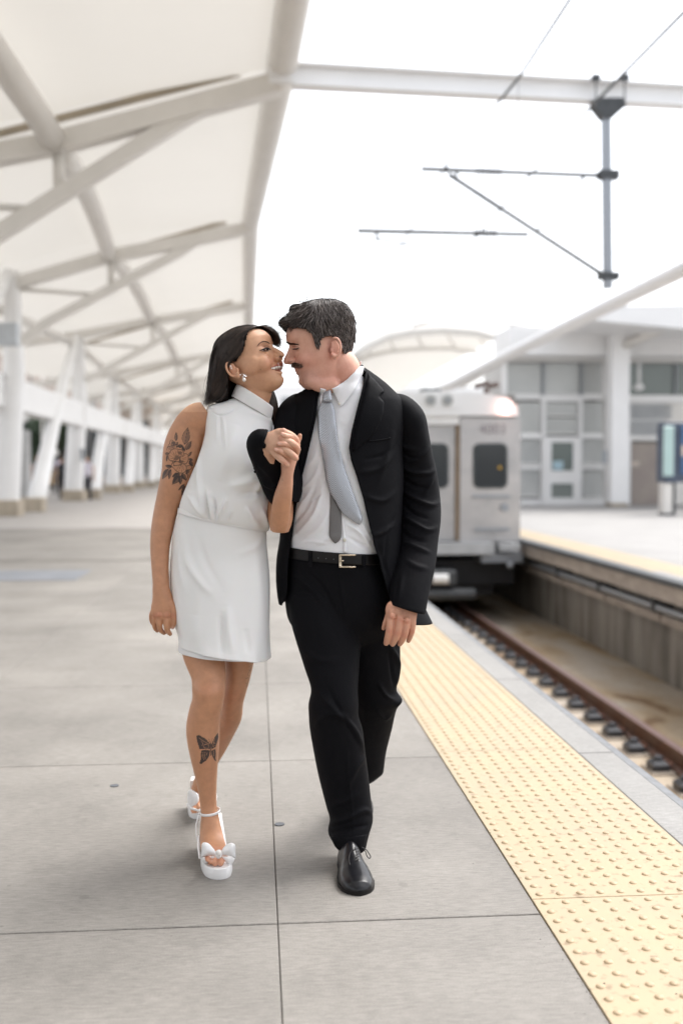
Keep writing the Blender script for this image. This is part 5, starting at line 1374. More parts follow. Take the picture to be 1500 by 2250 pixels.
V_, F_2 = loft([(491, 1128, 90, 3.31, .108, -12), (490, 1141, 97, 3.31, .118, -12), (484, 1180, 103, 3.315, .124, -8), (483, 1220, 106.5, 3.32, .130, -4), (483, 1270, 110, 3.32, .142, -2), (484, 1320, 109, 3.32, .148, 0), (487, 1370, 105, 3.32, .152, -1), (491, 1402, 102, 3.32, .156, -5), (493, 1428, 102.5, 3.32, .162, -9)],
                 170, 220, False, 2.2, mod=lambda f, t: 1 + (f**3)*(.018*np.sin(7*t + 1.2) + .012*np.sin(12*t)))
ds = mesh_from(V_, F_2)
folds(ds, [([(399, 1165), (412, 1235), (440, 1280), (470, 1310)], 9, .006), ([(392, 1190), (396, 1250), (405, 1300)], 7, .004), ([(430, 1170), (455, 1240), (490, 1300)], 9, -.003), ([(560, 1180), (568, 1300), (575, 1430)], 12, .006), ([(588, 1160), (560, 1200), (520, 1220)], 8, .004), ([(500, 1330), (505, 1390), (512, 1440)], 9, .007), ([(486, 1350), (486, 1400), (487, 1440)], 6, -.007), ([(540, 1380), (548, 1440)], 8, -.005), ([(430, 1350), (425, 1400), (420, 1432)], 14, .004)])
ripple(ds, .0018, 14, 5, (1, 1, .35)); sbv = bvh_of(ds)
sk = place(ds, 'dress_skirt', M['dress'], woman, .002)
V_, F_2 = loft([(489, 1136, 97, 3.31, .118, -12), (489, 1147, 98.5, 3.31, .1215, -12)], 6, 200, False, 2.2); place(mesh_from(V_, F_2), 'waistband', M['dress'], woman, .003, 1)
V_, F_2 = loft([(490, 1395, 97, 3.32, .138, -2), (489, 1420, 97.5, 3.32, .146, -3), (489, 1433, 98.5, 3.32, .152, -4)], 20, 160, False, 2.2, mod=lambda f, t: 1 + .012*np.sin(9*t)*f)
place(mesh_from(V_, F_2), 'underskirt', M['sheer'], woman, .001)
# rolled stand collar
V_, F_2 = loft([(552, 897, 49, 3.275, .066, -31), (556, 884, 48, 3.272, .065, -32), (559, 874, 46.5, 3.27, .063, -33), (560, 871, 45, 3.27, .061, -33), (559, 873, 43, 3.27, .058, -33), (556, 884, 42, 3.272, .057, -33)], 40, 90, False, 2.1)
cm = mesh_from(V_, F_2); folds(cm, [([(520, 880), (550, 912), (585, 922)], 2, -.002)]); place(cm, 'dress_collar', M['dress'], woman, .0025)

# ---- hair
M['hairw'] = hair_mat('dark_brown_hair', .34, .7)
def hair_cap(lv, tf, inside, grow, parent, mat_, cols_):
    V, F = skull(lv, 96, 110, grow); k = inside(V); F2 = [f for f in F if len(f) == 4 and all(k[i] for i in f)]
    return tf(V), F2
def w_mask(V):
    x, z = V[:, 0], V[:, 2]
    return (z > np.interp(x, [-.11, -.03, .005, .02, .045, .06, .075, .10], [-.10, -.03, .018, .03, .045, .07, .096, .108]))
capV, capF = hair_cap(LVW, wh, w_mask, .010, None, None, None)
cap = (capV, capF)
hp_ = [loft([(526, 760, 36, 3.27, .080), (508, 785, 33, 3.27, .082), (498, 815, 31, 3.28, .082), (492, 848, 29, 3.29, .076), (484, 872, 27, 3.30, .066), (478, 886, 22, 3.31, .05)], 40, 32),
       loft([(585, 860, 16, 3.31, .045), (595, 885, 15, 3.31, .040), (602, 910, 11, 3.31, .032), (607, 940, 4, 3.31, .02)], 26, 20),
       loft([(600, 724, 16, 3.27, .05), (608, 735, 9, 3.24, .04), (613, 752, 5, 3.22, .02)], 12, 14)]
hmass = remesh([(wh(skull(LVW, 96, 110, .006)[0]), skull(LVW, 96, 110, .006)[1])] + hp_, .004, 4)
# keep only the hair side of the head shell
bm = bmesh.new(); bm.from_mesh(hmass); Vh = co_of(hmass); hh = wh_inv(Vh); pxh = PX(Vh)
facew = ~w_mask(hh) & (hh[:, 0] > -.035) & (hh[:, 2] > -.2) & ~((pxh[:, 1] > 845) & (pxh[:, 0] > 570) & (Vh[:, 1] > 3.25))
facew |= (pxh[:, 0] > 503) & (pxh[:, 1] > 797) & (hh[:, 1] < 0) & (pxh[:, 0] < 575)
bm.verts.ensure_lookup_table(); bmesh.ops.delete(bm, geom=[bm.verts[i] for i in np.where(facew)[0]], context='VERTS'); bm.to_mesh(hmass); bm.free()
Vh = co_of(hmass); set_cols(hmass, np.tile([.006, .004, .003], (len(Vh), 1))); M['hairbase'] = hair_mat('hair_underlayer', .8, .15)
hbv = bvh_of(hmass)
ho = place(hmass, 'hair', M['hairbase'], woman)
def flow(A, B, cnt, seg, bvh, lift=(.001, .006), t0=(0, .1), t1=(.75, 1.0), jit=2.0, seed=0, cols_=None, rad=.0006):
    "hair strands between two guide lines of photo pixels, laid over the hair mass"
    r = np.random.default_rng(seed); A = smooth_poly(A, 60); B = smooth_poly(B, 60); out = []; cc = []; rr = []
    for _ in range(cnt):
        s = r.random(); a, b = r.uniform(*t0), r.uniform(*t1); idx = np.linspace(a, b, seg)*59
        L_ = A*(1-s) + B*s; q = np.stack([np.interp(idx, np.arange(60), L_[:, k]) for k in (0, 1)], 1) + r.normal(size=2)*jit + np.cumsum(r.normal(size=(seg, 2)), 0)*.25*jit*.3
        pts = drape(bvh, [tuple(x) for x in q], 0.0); W = np.array([list(p) for p in pts])
        dirs = nCAM - W; dep = np.linalg.norm(dirs, axis=1); med = np.median(dep); dep2 = np.clip(dep, med - .05, med + .05)
        for _k in range(2): dep2[1:-1] = .5*dep2[1:-1] + .25*(dep2[:-2] + dep2[2:])
        W = nCAM - dirs/dep[:, None]*dep2[:, None]; dirs /= dep[:, None]
        W = W + dirs*(r.uniform(*lift)*np.sin(np.linspace(.3, 2.6, seg)))[:, None]
        out.append(W); c = cols_(r) if cols_ else (.02, .012, .009); cc.append(c); rr.append(rad*r.uniform(.6, 1.3))
    return np.array(out), np.array(cc), np.array(rr)
wc = lambda r: np.array([.015, .009, .007])*r.uniform(.3, 2.2)*(3.4 if r.random() < .22 else 1)
S = []
S.append(flow([(563, 718), (538, 718), (506, 728), (480, 749), (466, 785), (461, 830), (456, 884)], [(563, 723), (557, 736), (551, 757), (545, 786), (524, 799), (500, 838), (505, 872)], 3800, 14, hbv, seed=1, cols_=wc))
S.append(flow([(563, 721), (580, 718), (600, 724), (612, 738), (617, 758)], [(560, 726), (572, 731), (586, 742), (602, 756), (616, 764)], 750, 10, hbv, seed=2, cols_=lambda r: np.array([.026, .015, .011])*r.uniform(.5, 2.2)))
S.append(flow([(598, 862), (606, 885), (611, 912), (608, 944)], [(586, 872), (594, 892), (600, 915), (606, 946)], 420, 10, hbv, seed=3, cols_=lambda r: np.array([.03, .018, .012])*r.uniform(.5, 3)))
S.append(flow([(478, 790), (463, 830), (458, 862), (449, 893)], [(500, 830), (488, 855), (474, 874), (458, 890)], 520, 12, hbv, t1=(.8, 1.0), jit=3.5, seed=14, cols_=lambda r: np.array([.022, .013, .010])*r.uniform(.4, 3)))
S.append(flow([(505, 800), (492, 830), (478, 862), (462, 888)], [(520, 850), (515, 865), (505, 876), (490, 882)], 700, 9, hbv, seed=4, cols_=wc))
Cn = [np.array([[np.interp(np.linspace(0, 1, 14), np.linspace(0, 1, c.shape[0]), c[:, k]) for k in range(3)] for c in s[0]]).transpose(0, 2, 1) for s in S]
strands('hair_strands', np.concatenate(Cn), np.concatenate([s[2] for s in S]), M['hairw'], woman, np.concatenate([s[1] for s in S]))
# wisps blown across to his brow
wis = []
for (a, b, c, d) in (((606, 729), (618, 731), (625, 735), (628, 737)), ((608, 735), (616, 733), (622, 736), (630, 738)), ((614, 744), (620, 745), (626, 742), (630, 740)), ((560, 722), (540, 718), (515, 728), (495, 745)), ((566, 718), (590, 714), (606, 722), (620, 730)), ((540, 719), (512, 724), (486, 741), (466, 775)), ((466, 800), (456, 830), (462, 860), (446, 892)), ((500, 860), (480, 880), (466, 884), (455, 896)), ((480, 770), (468, 800), (463, 850), (452, 887)), ((476, 790), (466, 830), (461, 862), (450, 884))):
    for j in range(5):
        q = smooth_poly([np.array(a)+npr.normal(size=2)*1.6, np.array(b)+npr.normal(size=2)*.8, c, np.array(d)+npr.normal(size=2)], 10); wis.append(Pn(q[:, 0], q[:, 1], np.full(10, 3.21)))
strands('loose_wisps', np.array(wis), np.full(len(wis), .0004), M['hairw'], woman, np.tile([.03, .018, .014], (len(wis), 1)))

# ---- sandals
M['sandal'] = pmat('white_leather', (.80, .79, .79), .35, var=.02, coat=.2); M['sole'] = pmat('sole_grey', (.35, .34, .33), .7)
def sandal(outline, zs, heelpt, par, front):
    "platform sole from a ground outline (world x, y), raised towards the heel"
    n = len(outline); O = np.array(outline); c = O.mean(0); V = []; lev = [(0, .985), (.003, 1.0), (zs*.94, 1.0), (zs, .98)]
    for z, k in lev:
        for p in O:
            q = c + (p - c)*k; lift = max(0, (p[1] - c[1] - .02))*0; V.append((q[0], q[1], z + lift))
    F = [(i*n+j, i*n+(j+1) % n, (i+1)*n+(j+1) % n, (i+1)*n+j) for i in range(3) for j in range(n)] + [tuple(range(n))[::-1], tuple(range(3*n, 4*n))]
    return autosmooth(mobj('platform_sole', V, F, M['sandal'], par), 40)
def ground_outline(pxs): return [tuple(G(u, v))[:2] for u, v in pxs]
sd1 = [(441, 1903), (444, 1914), (451, 1925), (462, 1931), (478, 1933.5), (494, 1932), (505, 1927), (510, 1917), (510, 1905), (503, 1893), (490, 1882), (470, 1878), (452, 1882), (443, 1892)]
sd1 = [tuple(r) for r in catmull(np.array(sd1 + [sd1[0]], float), 48)[:-1]]
shoe1 = sandal(ground_outline(sd1), .034, None, woman, True)
MB().tube([P(452, 1872, 3.36), P(455, 1892, 3.36)], .018, 10)
hl_ = G(468, 1866); MB().box((hl_.x - .025, hl_.y - .02, 0), (hl_.x + .02, hl_.y + .03, .115), .004).build('block_heel', M['sandal'], woman)
# arch of the sole from the platform back up to the heel
q0 = G(476, 1893, .034); V = []; F = []
for k, f in enumerate(np.linspace(0, 1, 10)):
    y = q0.y + .03 + (hl_.y - q0.y - .02)*f; x = q0.x*(1-f) + hl_.x*f; w_ = .038 - .010*f; z = .032 + (.085)*f**1.3
    V += [(x - w_, y, z), (x + w_, y, z), (x + w_, y, z - .006), (x - w_, y, z - .006)]
F = [(4*k+j, 4*k+(j+1) % 4, 4*k+4+(j+1) % 4, 4*k+4+j) for k in range(9) for j in range(4)] + [(0, 1, 2, 3)]
mobj('insole', V, F, M['sandal'], woman, True)
fb = bvh_of(mesh_from(*loft([(461, 1780, 20, 3.28, .035), (462, 1812, 20, 3.27, .036), (466, 1846, 27, 3.225, .030), (475, 1886, 30, 3.13, .02), (477, 1898, 28, 3.11, .016)], 30, 28)))
# ankle strap and buckle
st = [];
for a in np.linspace(0, 2*math.pi, 30): st.append(np.array(P(461.5 + 22.5*math.cos(a), 1786 - 3*math.cos(a)*1.0 - 3, 3.285)) + np.array([0, .037*math.sin(a), 0]))
st = np.array(st); Vs = []
for p in st: Vs += [p + np.array([0, 0, .0042]), p - np.array([0, 0, .0042])]
so_ = mobj('ankle_strap', Vs, [(2*i, 2*i+1, 2*i+3, 2*i+2) for i in range(29)], M['sandal'], woman, True); s_ = so_.modifiers.new('s', 'SOLIDIFY'); s_.thickness = .002; s_.offset = 0
place(mesh_from(*tube3(np.array([P(437.5, 1786, 3.26), P(431, 1812, 3.25), P(431, 1832, 3.25), P(435, 1850, 3.245)]), np.array([.002]*4), 8)), 'side_strap', M['sandal'], woman)
place(mesh_from(*tube3(np.array([P(435, 1784, 3.255), P(439, 1784, 3.25), P(439, 1790, 3.25), P(435, 1790, 3.255), P(435, 1784, 3.255)]), np.array([.0009]*5), 6)), 'buckle', M['silver'], woman)
place(mesh_from(*tube3(np.array([P(437, 1838, 3.25), P(436, 1860, 3.22), P(439, 1885, 3.18)]), np.array([.0035]*3), 8)), 'heel_strap', M['sandal'], woman)
# bow
def bowmesh(poly, y0, bulge, step=3):
    bv = BVHTree.FromPolygons([P(300, 1700, y0), P(700, 1700, y0), P(700, 2000, y0), P(300, 2000, y0)], [(0, 1, 2, 3)])
    return patch(poly, bv, 0, step, 0, bulge, True)
bow = thing_bow = None
lo_ = place(bowmesh([(443, 1856), (446, 1851.5), (453, 1851), (461, 1855), (468, 1863), (474, 1872), (473, 1881), (462, 1880), (448, 1883), (442.5, 1884), (442.5, 1870)], 3.115, .012), 'bow_loop', M['sandal'], woman, .0025)
place(bowmesh([(486, 1870), (494, 1859), (503, 1853), (511, 1852.5), (517, 1857), (517.5, 1872), (517, 1885), (505, 1881), (494, 1880), (486, 1881)], 3.112, .012), 'bow_loop', M['sandal'], woman, .0025)
place(bowmesh([(443, 1884), (456, 1882), (472, 1882), (466, 1891), (456, 1898), (450, 1898.5), (445, 1893)], 3.118, .007), 'bow_tail', M['sandal'], woman, .002)
place(bowmesh([(487, 1882), (502, 1882), (516, 1886), (512, 1896), (506, 1902), (498, 1896), (490, 1888)], 3.115, .007), 'bow_tail', M['sandal'], woman, .002)
kn = place(mesh_from(*ell(P(480, 1877, 3.098), (.011, .006, .014))), 'bow_knot', M['sandal'], woman)
place(mesh_from(*join([ell(P(481, 1873.5, 3.088), (.0085, .0075, .0095)), ell(P(478, 1881, 3.088), (.004,)*3), ell(P(484, 1882, 3.088), (.0035,)*3)])), 'pearl', M['pearl'], kn)
place(bowmesh([(447, 1893), (460, 1889), (480, 1887), (500, 1889), (508, 1898), (506, 1906), (500, 1895), (480, 1890.5), (462, 1892), (452, 1902), (449, 1905)], 3.122, .004), 'vamp_strap', M['sandal'], woman, .002)
# rear sandal
sd2 = [(413, 1786), (416, 1794), (424, 1799), (436, 1800), (450, 1797), (455, 1788), (450, 1779), (435, 1775), (420, 1777)]
sd2 = [tuple(r) for r in catmull(np.array(sd2 + [sd2[0]], float), 40)[:-1]]
sandal(ground_outline(sd2), .034, None, woman, False)
yb2 = 3.585
place(bowmesh([(412.5, 1742), (415, 1735.5), (420, 1734.5), (428, 1739), (436, 1745), (437, 1758), (433, 1766), (425, 1772), (416, 1774), (412, 1762)], yb2, .014), 'bow_loop', M['sandal'], woman, .003)
place(bowmesh([(446, 1745), (460, 1737), (474, 1740), (477, 1755), (472, 1764), (458, 1762), (447, 1762)], yb2, .014), 'bow_loop', M['sandal'], woman, .003)
place(mesh_from(*tube3(np.array([P(414, 1768, yb2), P(420, 1776, yb2 - .01), P(436, 1781, yb2 - .02), P(452, 1776, yb2)]), np.array([.007, .005, .004, .006]), 8)), 'vamp_strap', M['sandal'], woman)
h2 = P(432, 1748, 3.735); MB().box((h2.x - .022, h2.y - .02, 0), (h2.x + .022, h2.y + .025, .115), .004).build('block_heel', M['sandal'], woman)
# ================================================================== THE MAN
man = thing('person', 'man in an open black suit and silver grey tie with greying hair and moustache', 'person', G(780, 1930))
th_, pt_ = math.radians(13), math.radians(12.5)
h0 = -CR*math.cos(th_) - Vector((CF.x, CF.y, 0)).normalized()*math.sin(th_)
MF = h0*math.cos(pt_) - UPV*math.sin(pt_); MU = UPV*math.cos(pt_) + h0*math.sin(pt_)
MR = frame(MF, MU); MS = 1.065
M_O = np.array(P(730, 769, 3.165)) - MR @ (np.array([0, .078, 0])*MS)
def mh(V): return (np.asarray(V)*MS) @ MR.T + M_O
def mh_inv(V): return ((np.asarray(V) - M_O) @ MR) / MS
LVM = [(-.106, .052, .010, .012), (-.098, .078, -.005, .036), (-.084, .094, -.018, .052), (-.068, .098, -.030, .060), (-.045, .097, -.042, .066), (-.020, .101, -.058, .070), (0, .101, -.072, .072), (.02, .100, -.084, .0735),
       (.04, .102, -.088, .075), (.056, .110, -.090, .076), (.078, .107, -.090, .076), (.10, .093, -.083, .072), (.12, .066, -.066, .060), (.133, .030, -.038, .038), (.138, .0, -.01, .008)]
mp2 = [(mh(v), f) for v, f in face_parts(LVM, True)]
mp2.append(loft([(743, 872, 44, 3.27, .066), (746, 848, 46, 3.265, .068), (748, 822, 46, 3.25, .066), (742, 800, 42, 3.24, .058), (732, 780, 32, 3.235, .045)], 30, 36))
mp2.append(tubepx([(684, 838, 3.20), (705, 846, 3.20), (730, 846, 3.20)], [16, 17, 18]))        # softness under the chin
mp2.append(tubepx([(748, 870, 3.28), (745, 1000, 3.30), (742, 1200, 3.31)], [36, 26, 26], 12)); mp2.append(tubepx([(742, 1200, 3.31), (752, 1400, 3.25), (752, 1600, 3.19), (770, 1850, 3.20)], [22, 22, 18, 14], 10))
mp2.append(tubepx([(742, 1200, 3.33), (800, 1400, 3.35), (812, 1560, 3.38), (795, 1700, 3.60)], [22, 22, 18, 14], 10))
mp2.append(tubepx([(750, 900, 3.30), (870, 905, 3.31), (900, 960, 3.32), (916, 1085, 3.37), (903, 1250, 3.21), (888, 1330, 3.135)], [26, 22, 18, 18, 20, 22], 14))
mp2.append(tubepx([(750, 900, 3.30), (655, 905, 3.30), (636, 960, 3.28), (625, 1075, 3.235), (600, 1030, 3.13), (580, 985, 3.055)], [34, 30, 28, 25, 22, 18], 16))
# his hand hanging at the right
mp2.append(loft([(893, 1318, 27, 3.130, .026), (884, 1330, 34, 3.120, .020), (881, 1345, 36, 3.115, .018), (881, 1358, 34, 3.112, .016), (880, 1368, 31, 3.112, .014)], 28, 30, ang=-8))
for pts, r in (([(862, 1345, 3.108), (857.5, 1362, 3.100), (855, 1385, 3.098), (851, 1403, 3.108), (848, 1413, 3.118)], [8.8, 8.6, 8.4, 7.6, 6.4]),
               ([(878, 1350, 3.104), (876.5, 1366, 3.096), (873, 1390, 3.096), (866, 1407, 3.108), (862, 1415, 3.118)], [8.8, 8.6, 8.3, 7.6, 6.4]),
               ([(893, 1350, 3.106), (892.5, 1369, 3.100), (889, 1393, 3.100), (882, 1408, 3.112), (878, 1415, 3.122)], [8.4, 8.2, 7.8, 7.2, 6.0]),
               ([(906, 1348, 3.112), (907, 1366, 3.108), (904.5, 1386, 3.110), (900, 1400, 3.120), (897, 1408, 3.128)], [7.6, 7.2, 6.8, 6.3, 5.4]),
               ([(857, 1342, 3.120), (850, 1358, 3.122), (845, 1371, 3.122), (842, 1381, 3.126)], [8, 6.5, 5.6, 4.6])):
    mp2.append(tubepx(pts, r, 14))
for (u, v) in ((862, 1354), (879, 1359.5), (894, 1363)): mp2.append(ell(np.array(P(u, v, 3.090)), (.010, .006, .010)))
mp2.append(ell(np.array(P(867, 1368, 3.108)), (.012, .012, .016))); mp2.append(ell(np.array(P(884, 1372, 3.108)), (.012, .011, .014)))
# his hand wrapped round hers
mp2.append(loft([(568, 972, 17, 3.05, .024), (580, 970.5, 20.5, 3.045, .022), (596, 972, 25, 3.04, .020), (612, 970, 28, 3.038, .019), (622, 969, 29, 3.038, .018)], 28, 30))
for pts, r in (([(612, 950, 3.034), (625, 951, 3.026), (640, 957, 3.034), (650, 966, 3.048), (654, 978, 3.060)], [9.2, 8.6, 8, 7.4, 6.4]),
               ([(616, 966, 3.030), (630, 969, 3.022), (645, 976, 3.028), (653, 985, 3.042), (653, 993, 3.052)], [8.6, 8.4, 8, 7.6, 6.6]),
               ([(613, 982, 3.030), (626, 988, 3.024), (638, 996, 3.026), (648, 1005, 3.034), (650, 1007, 3.036)], [8.2, 8.0, 8, 7.6, 6.8]),
               ([(600, 992, 3.034), (611, 1003, 3.030), (622, 1013, 3.030), (631, 1021, 3.036)], [8.4, 8, 7.4, 6.4]),
               ([(592, 988, 3.060), (606, 998, 3.075), (618, 1002, 3.085)], [7, 6.5, 6])):
    mp2.append(tubepx(pts, r, 14))
for (u, v) in ((622, 946), (617, 962)): mp2.append(ell(np.array(P(u, v, 3.022)), (.010, .007, .008)))
mme = remesh(mp2, .0022, 3, lambda V: np.where(PX(V)[:, 1] < 860, .8, 1.0))
blend_face(mme, mh_inv, 1, 34)
V = co_of(mme); px = PX(V); k = np.exp(-(((px[:, 0]-705)/42)**4 + ((px[:, 1]-838)/26)**4))*(px[:, 1] < 880); set_co(mme, laplace(V, edges_of(mme), 40, .5, k))
V = co_of(mme); Nn = no_of(mme); px = PX(V); fc = facing(V, Nn); hl = mh_inv(V)
cols = np.tile(SK_M, (len(V), 1))
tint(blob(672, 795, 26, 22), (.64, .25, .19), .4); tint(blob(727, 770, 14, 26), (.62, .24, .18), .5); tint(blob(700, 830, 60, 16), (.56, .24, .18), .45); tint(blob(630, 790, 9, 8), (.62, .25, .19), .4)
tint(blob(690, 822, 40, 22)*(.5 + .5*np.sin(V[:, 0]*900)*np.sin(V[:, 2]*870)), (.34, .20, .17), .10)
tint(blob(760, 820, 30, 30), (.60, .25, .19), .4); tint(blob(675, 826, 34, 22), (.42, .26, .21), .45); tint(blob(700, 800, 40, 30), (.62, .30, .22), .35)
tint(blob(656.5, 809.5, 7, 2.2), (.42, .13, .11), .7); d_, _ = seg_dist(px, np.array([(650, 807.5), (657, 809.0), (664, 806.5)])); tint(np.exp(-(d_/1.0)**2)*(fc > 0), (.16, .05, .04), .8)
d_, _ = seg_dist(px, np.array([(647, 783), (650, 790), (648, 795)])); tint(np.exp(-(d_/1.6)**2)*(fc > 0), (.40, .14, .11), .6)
tint(blob(638, 795, 4, 1.8), (.10, .03, .03), .7); tint(blob(723, 769, 3.5, 6.5), (.20, .06, .04), .75); tint(blob(722.5, 755, 3, 6), (.34, .12, .09), .4)  # shade inside nostril and ear hollow painted into the skin colour
low = px[:, 1] > 900
tint(low, (.54, .27, .175), .8)
for q in ((862, 1357), (879, 1362), (894, 1366), (856, 1388), (872, 1392), (888, 1396), (905, 1388)): tint(blob(q[0], q[1], 7, 6), (.56, .19, .13), .40)
hand2 = low & (px[:, 0] < 670) & (px[:, 1] < 1040); tint(hand2, (.64, .40, .28), .7)
for q in ((622, 946), (617, 962), (652, 984), (648, 1003), (628, 1018), (652, 968)): tint(blob(q[0], q[1], 7, 6)*hand2, (.64, .26, .19), .45)
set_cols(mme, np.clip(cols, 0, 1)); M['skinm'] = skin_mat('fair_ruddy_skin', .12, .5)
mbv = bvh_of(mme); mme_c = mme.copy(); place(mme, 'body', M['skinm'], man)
place(mesh_from(*join([draped_tube([(643, 767.5), (647, 767), (652, 766.5), (657, 764)], mbv, [.9, 1.7, 1.5, .5])])), 'eyelashes', M['lash'], man)
place(mesh_from(*draped_tube([(641, 762.5), (648, 761), (656, 762)], mbv, [.4, .7, .4])), 'eyelid_crease', pmat('crease_ruddy', (.30, .12, .09), .7), man)
b_ = brow([(631, 752.5), (637, 755.5), (645, 756), (653, 757)], 3.6, 230, mbv, 6, 5); strands('eyebrow', b_, np.full(len(b_), .00045), M['dkhair'], man)
# moustache
r_ = np.random.default_rng(9); mu = []
mbase = place(patch([(639.5, 800), (643, 797), (649, 796.5), (657, 798.5), (662, 803), (663.5, 806.5), (659, 806.5), (650, 806.5), (644, 807.5), (640, 805)], mbv, .002, 1.6, 1, .005), 'moustache', cloth('moustache_base', (.06, .034, .024), .9, 0, 0), man)
mub = bvh_of(mbase.data)
for _ in range(750):
    t = r_.random(); p = np.array([641 + 20*t, 798 + r_.random()*6 + t*1.5]); d = np.array([-.55 + 1.4*t, 1.0 - .35*t]); d /= np.linalg.norm(d); d = d + r_.normal(size=2)*.2; L_ = r_.uniform(3, 6)
    mu.append([list(x) for x in drape(mbv, [tuple(p + d*L_*s) for s in np.linspace(0, 1, 4)], .005)])
strands('moustache_hairs', np.array(mu), np.full(len(mu), .0004), hair_mat('moustache_hair', .5, .4), mbase, np.array([.085, .050, .035])*r_.uniform(.4, 2.2, (len(mu), 1)))

# ---- hair
def m_mask(V):
    x, z = V[:, 0], V[:, 2]
    return (z > np.interp(x, [-.12, -.085, -.05, -.03, -.018, .004, .022, .030, .046, .050, .060, .085, .100, .13], [-.036, -.036, -.030, -.012, .030, .040, .036, .018, .020, .055, .066, .078, .090, .094]))
LVH = [(z, xf*1.0 + (.006 if z > .09 else 0), xb, w_) for z, xf, xb, w_ in LVM]
Vs, Fs = skull(LVH, 110, 130, 0)
gr = .006 + .013*np.clip((Vs[:, 2] - .02)/.09, 0, 1) + .004*np.clip((Vs[:, 2] - .10)/.03, 0, 1)
nrm = Vs - np.array([.01, 0, .03]); nrm /= np.linalg.norm(nrm, axis=1)[:, None]
wv_ = sum(np.sin(Vs @ (npr.normal(size=3)*90) + k) for k in range(6))/6
Vs2 = Vs + nrm*(gr + .0022*wv_*np.clip((Vs[:, 2] - .02)/.05, 0, 1))[:, None]
keep = m_mask(Vs); Fh = [f for f in Fs if len(f) == 4 and all(keep[i] for i in f)]
top = tube3(np.array([(.060, -.035, .137), (.066, 0, .140), (.060, .035, .137)]), np.array([.016, .019, .016]), 14)
fr = tube3(np.array([(.090, -.048, .101), (.106, -.020, .112), (.107, .022, .112), (.088, .050, .100)]), np.array([.010, .014, .014, .009]), 14)
hv, hf_ = join([(mh(Vs2), Fh), (mh(top[0]), top[1]), (mh(fr[0]), fr[1])])
hme = mesh_from(hv, hf_); set_cols(hme, np.tile([.007, .006, .006], (len(hv), 1))); hbm = bvh_of(hme)
hobj = place(hme, 'hair', M['hairbase'], man)
# flow of the hair in the picture: sample points, directions
FL = [((640, 690), (-1, .75)), ((660, 670), (-1, .25)), ((690, 660), (-.6, .6)), ((715, 655), (.3, .8)), ((745, 665), (.75, .8)), ((768, 690), (.45, 1)), ((780, 730), (.0, 1)), ((775, 770), (-.25, 1)), ((700, 700), (-.1, .9)), ((680, 700), (-.6, .7)), ((655, 705), (-1, .45)), ((630, 708), (-1, .5)),
      ((720, 720), (.45, .9)), ((745, 720), (.4, 1)), ((700, 730), (.35, .8)), ((692, 745), (.2, 1)), ((760, 750), (.05, 1)), ((750, 770), (0, 1)), ((690, 725), (.5, .6)), ((735, 690), (.5, .9)), ((710, 680), (.15, 1))]
fp_ = np.array([a for a, b in FL]); fd_ = np.array([b for a, b in FL], float); fd_ /= np.linalg.norm(fd_, axis=1)[:, None]
def fdir(p):
    w_ = 1/(((fp_ - p)**2).sum(1) + 60)**1.6; d = (fd_*w_[:, None]).sum(0); return d/np.linalg.norm(d)
reg = [(622, 708), (640, 684), (662, 662), (690, 652), (708, 647), (737, 652), (764, 668), (781, 693), (788, 716), (790, 750), (785, 782), (768, 787), (757, 784), (748, 770), (742, 752), (730, 742), (716, 748), (708, 755), (697, 765), (690, 762), (684, 745), (676, 728), (664, 722), (645, 718), (630, 716)]
mc, cc, rr = [], [], []
r_ = np.random.default_rng(21)
pts_ = r_.uniform([618, 646], [786, 790], (16000, 2)); pts_ = pts_[in_poly(pts_, reg)][:4600]
for p in pts_:
    if hit(hbm, p[0], p[1])[0] is None: continue
    q = [p.copy()]; L_ = r_.uniform(12, 26) if p[1] < 730 else r_.uniform(7, 14)
    jit = r_.normal()*.15 + .30*(math.sin(p[0]*.21 + 2*math.sin(p[1]*.13)) * math.sin(p[1]*.17 + p[0]*.07))
    for k in range(6):
        d = fdir(q[-1]); c_, s_ = math.cos(jit), math.sin(jit); d = np.array([d[0]*c_ - d[1]*s_, d[0]*s_ + d[1]*c_]); q.append(q[-1] + d*L_/6); jit *= .9
    W = np.array([list(x) for x in drape(hbm, [tuple(a) for a in q], 0)]); dirs = nCAM - W; dep = np.linalg.norm(dirs, axis=1); md = dep[0]
    dep = np.clip(dep, md - .03, md + .03); W = nCAM - dirs/np.linalg.norm(dirs, axis=1)[:, None]*dep[:, None]; dirs /= np.linalg.norm(dirs, axis=1)[:, None]
    W += dirs*(r_.uniform(.0003, .0035)*np.sin(np.linspace(.4, 2.7, 7)))[:, None]
    mc.append(W); g = .5 + .5*math.tanh((q[0][0] - 690)/35); grey = r_.random() < .10 + .36*g
    cc.append(np.array([.27, .235, .22])*r_.uniform(.3, 1.3) if grey else np.array([.036, .027, .024])*r_.uniform(.4, 2.2)); rr.append(r_.uniform(.0004, .0009))
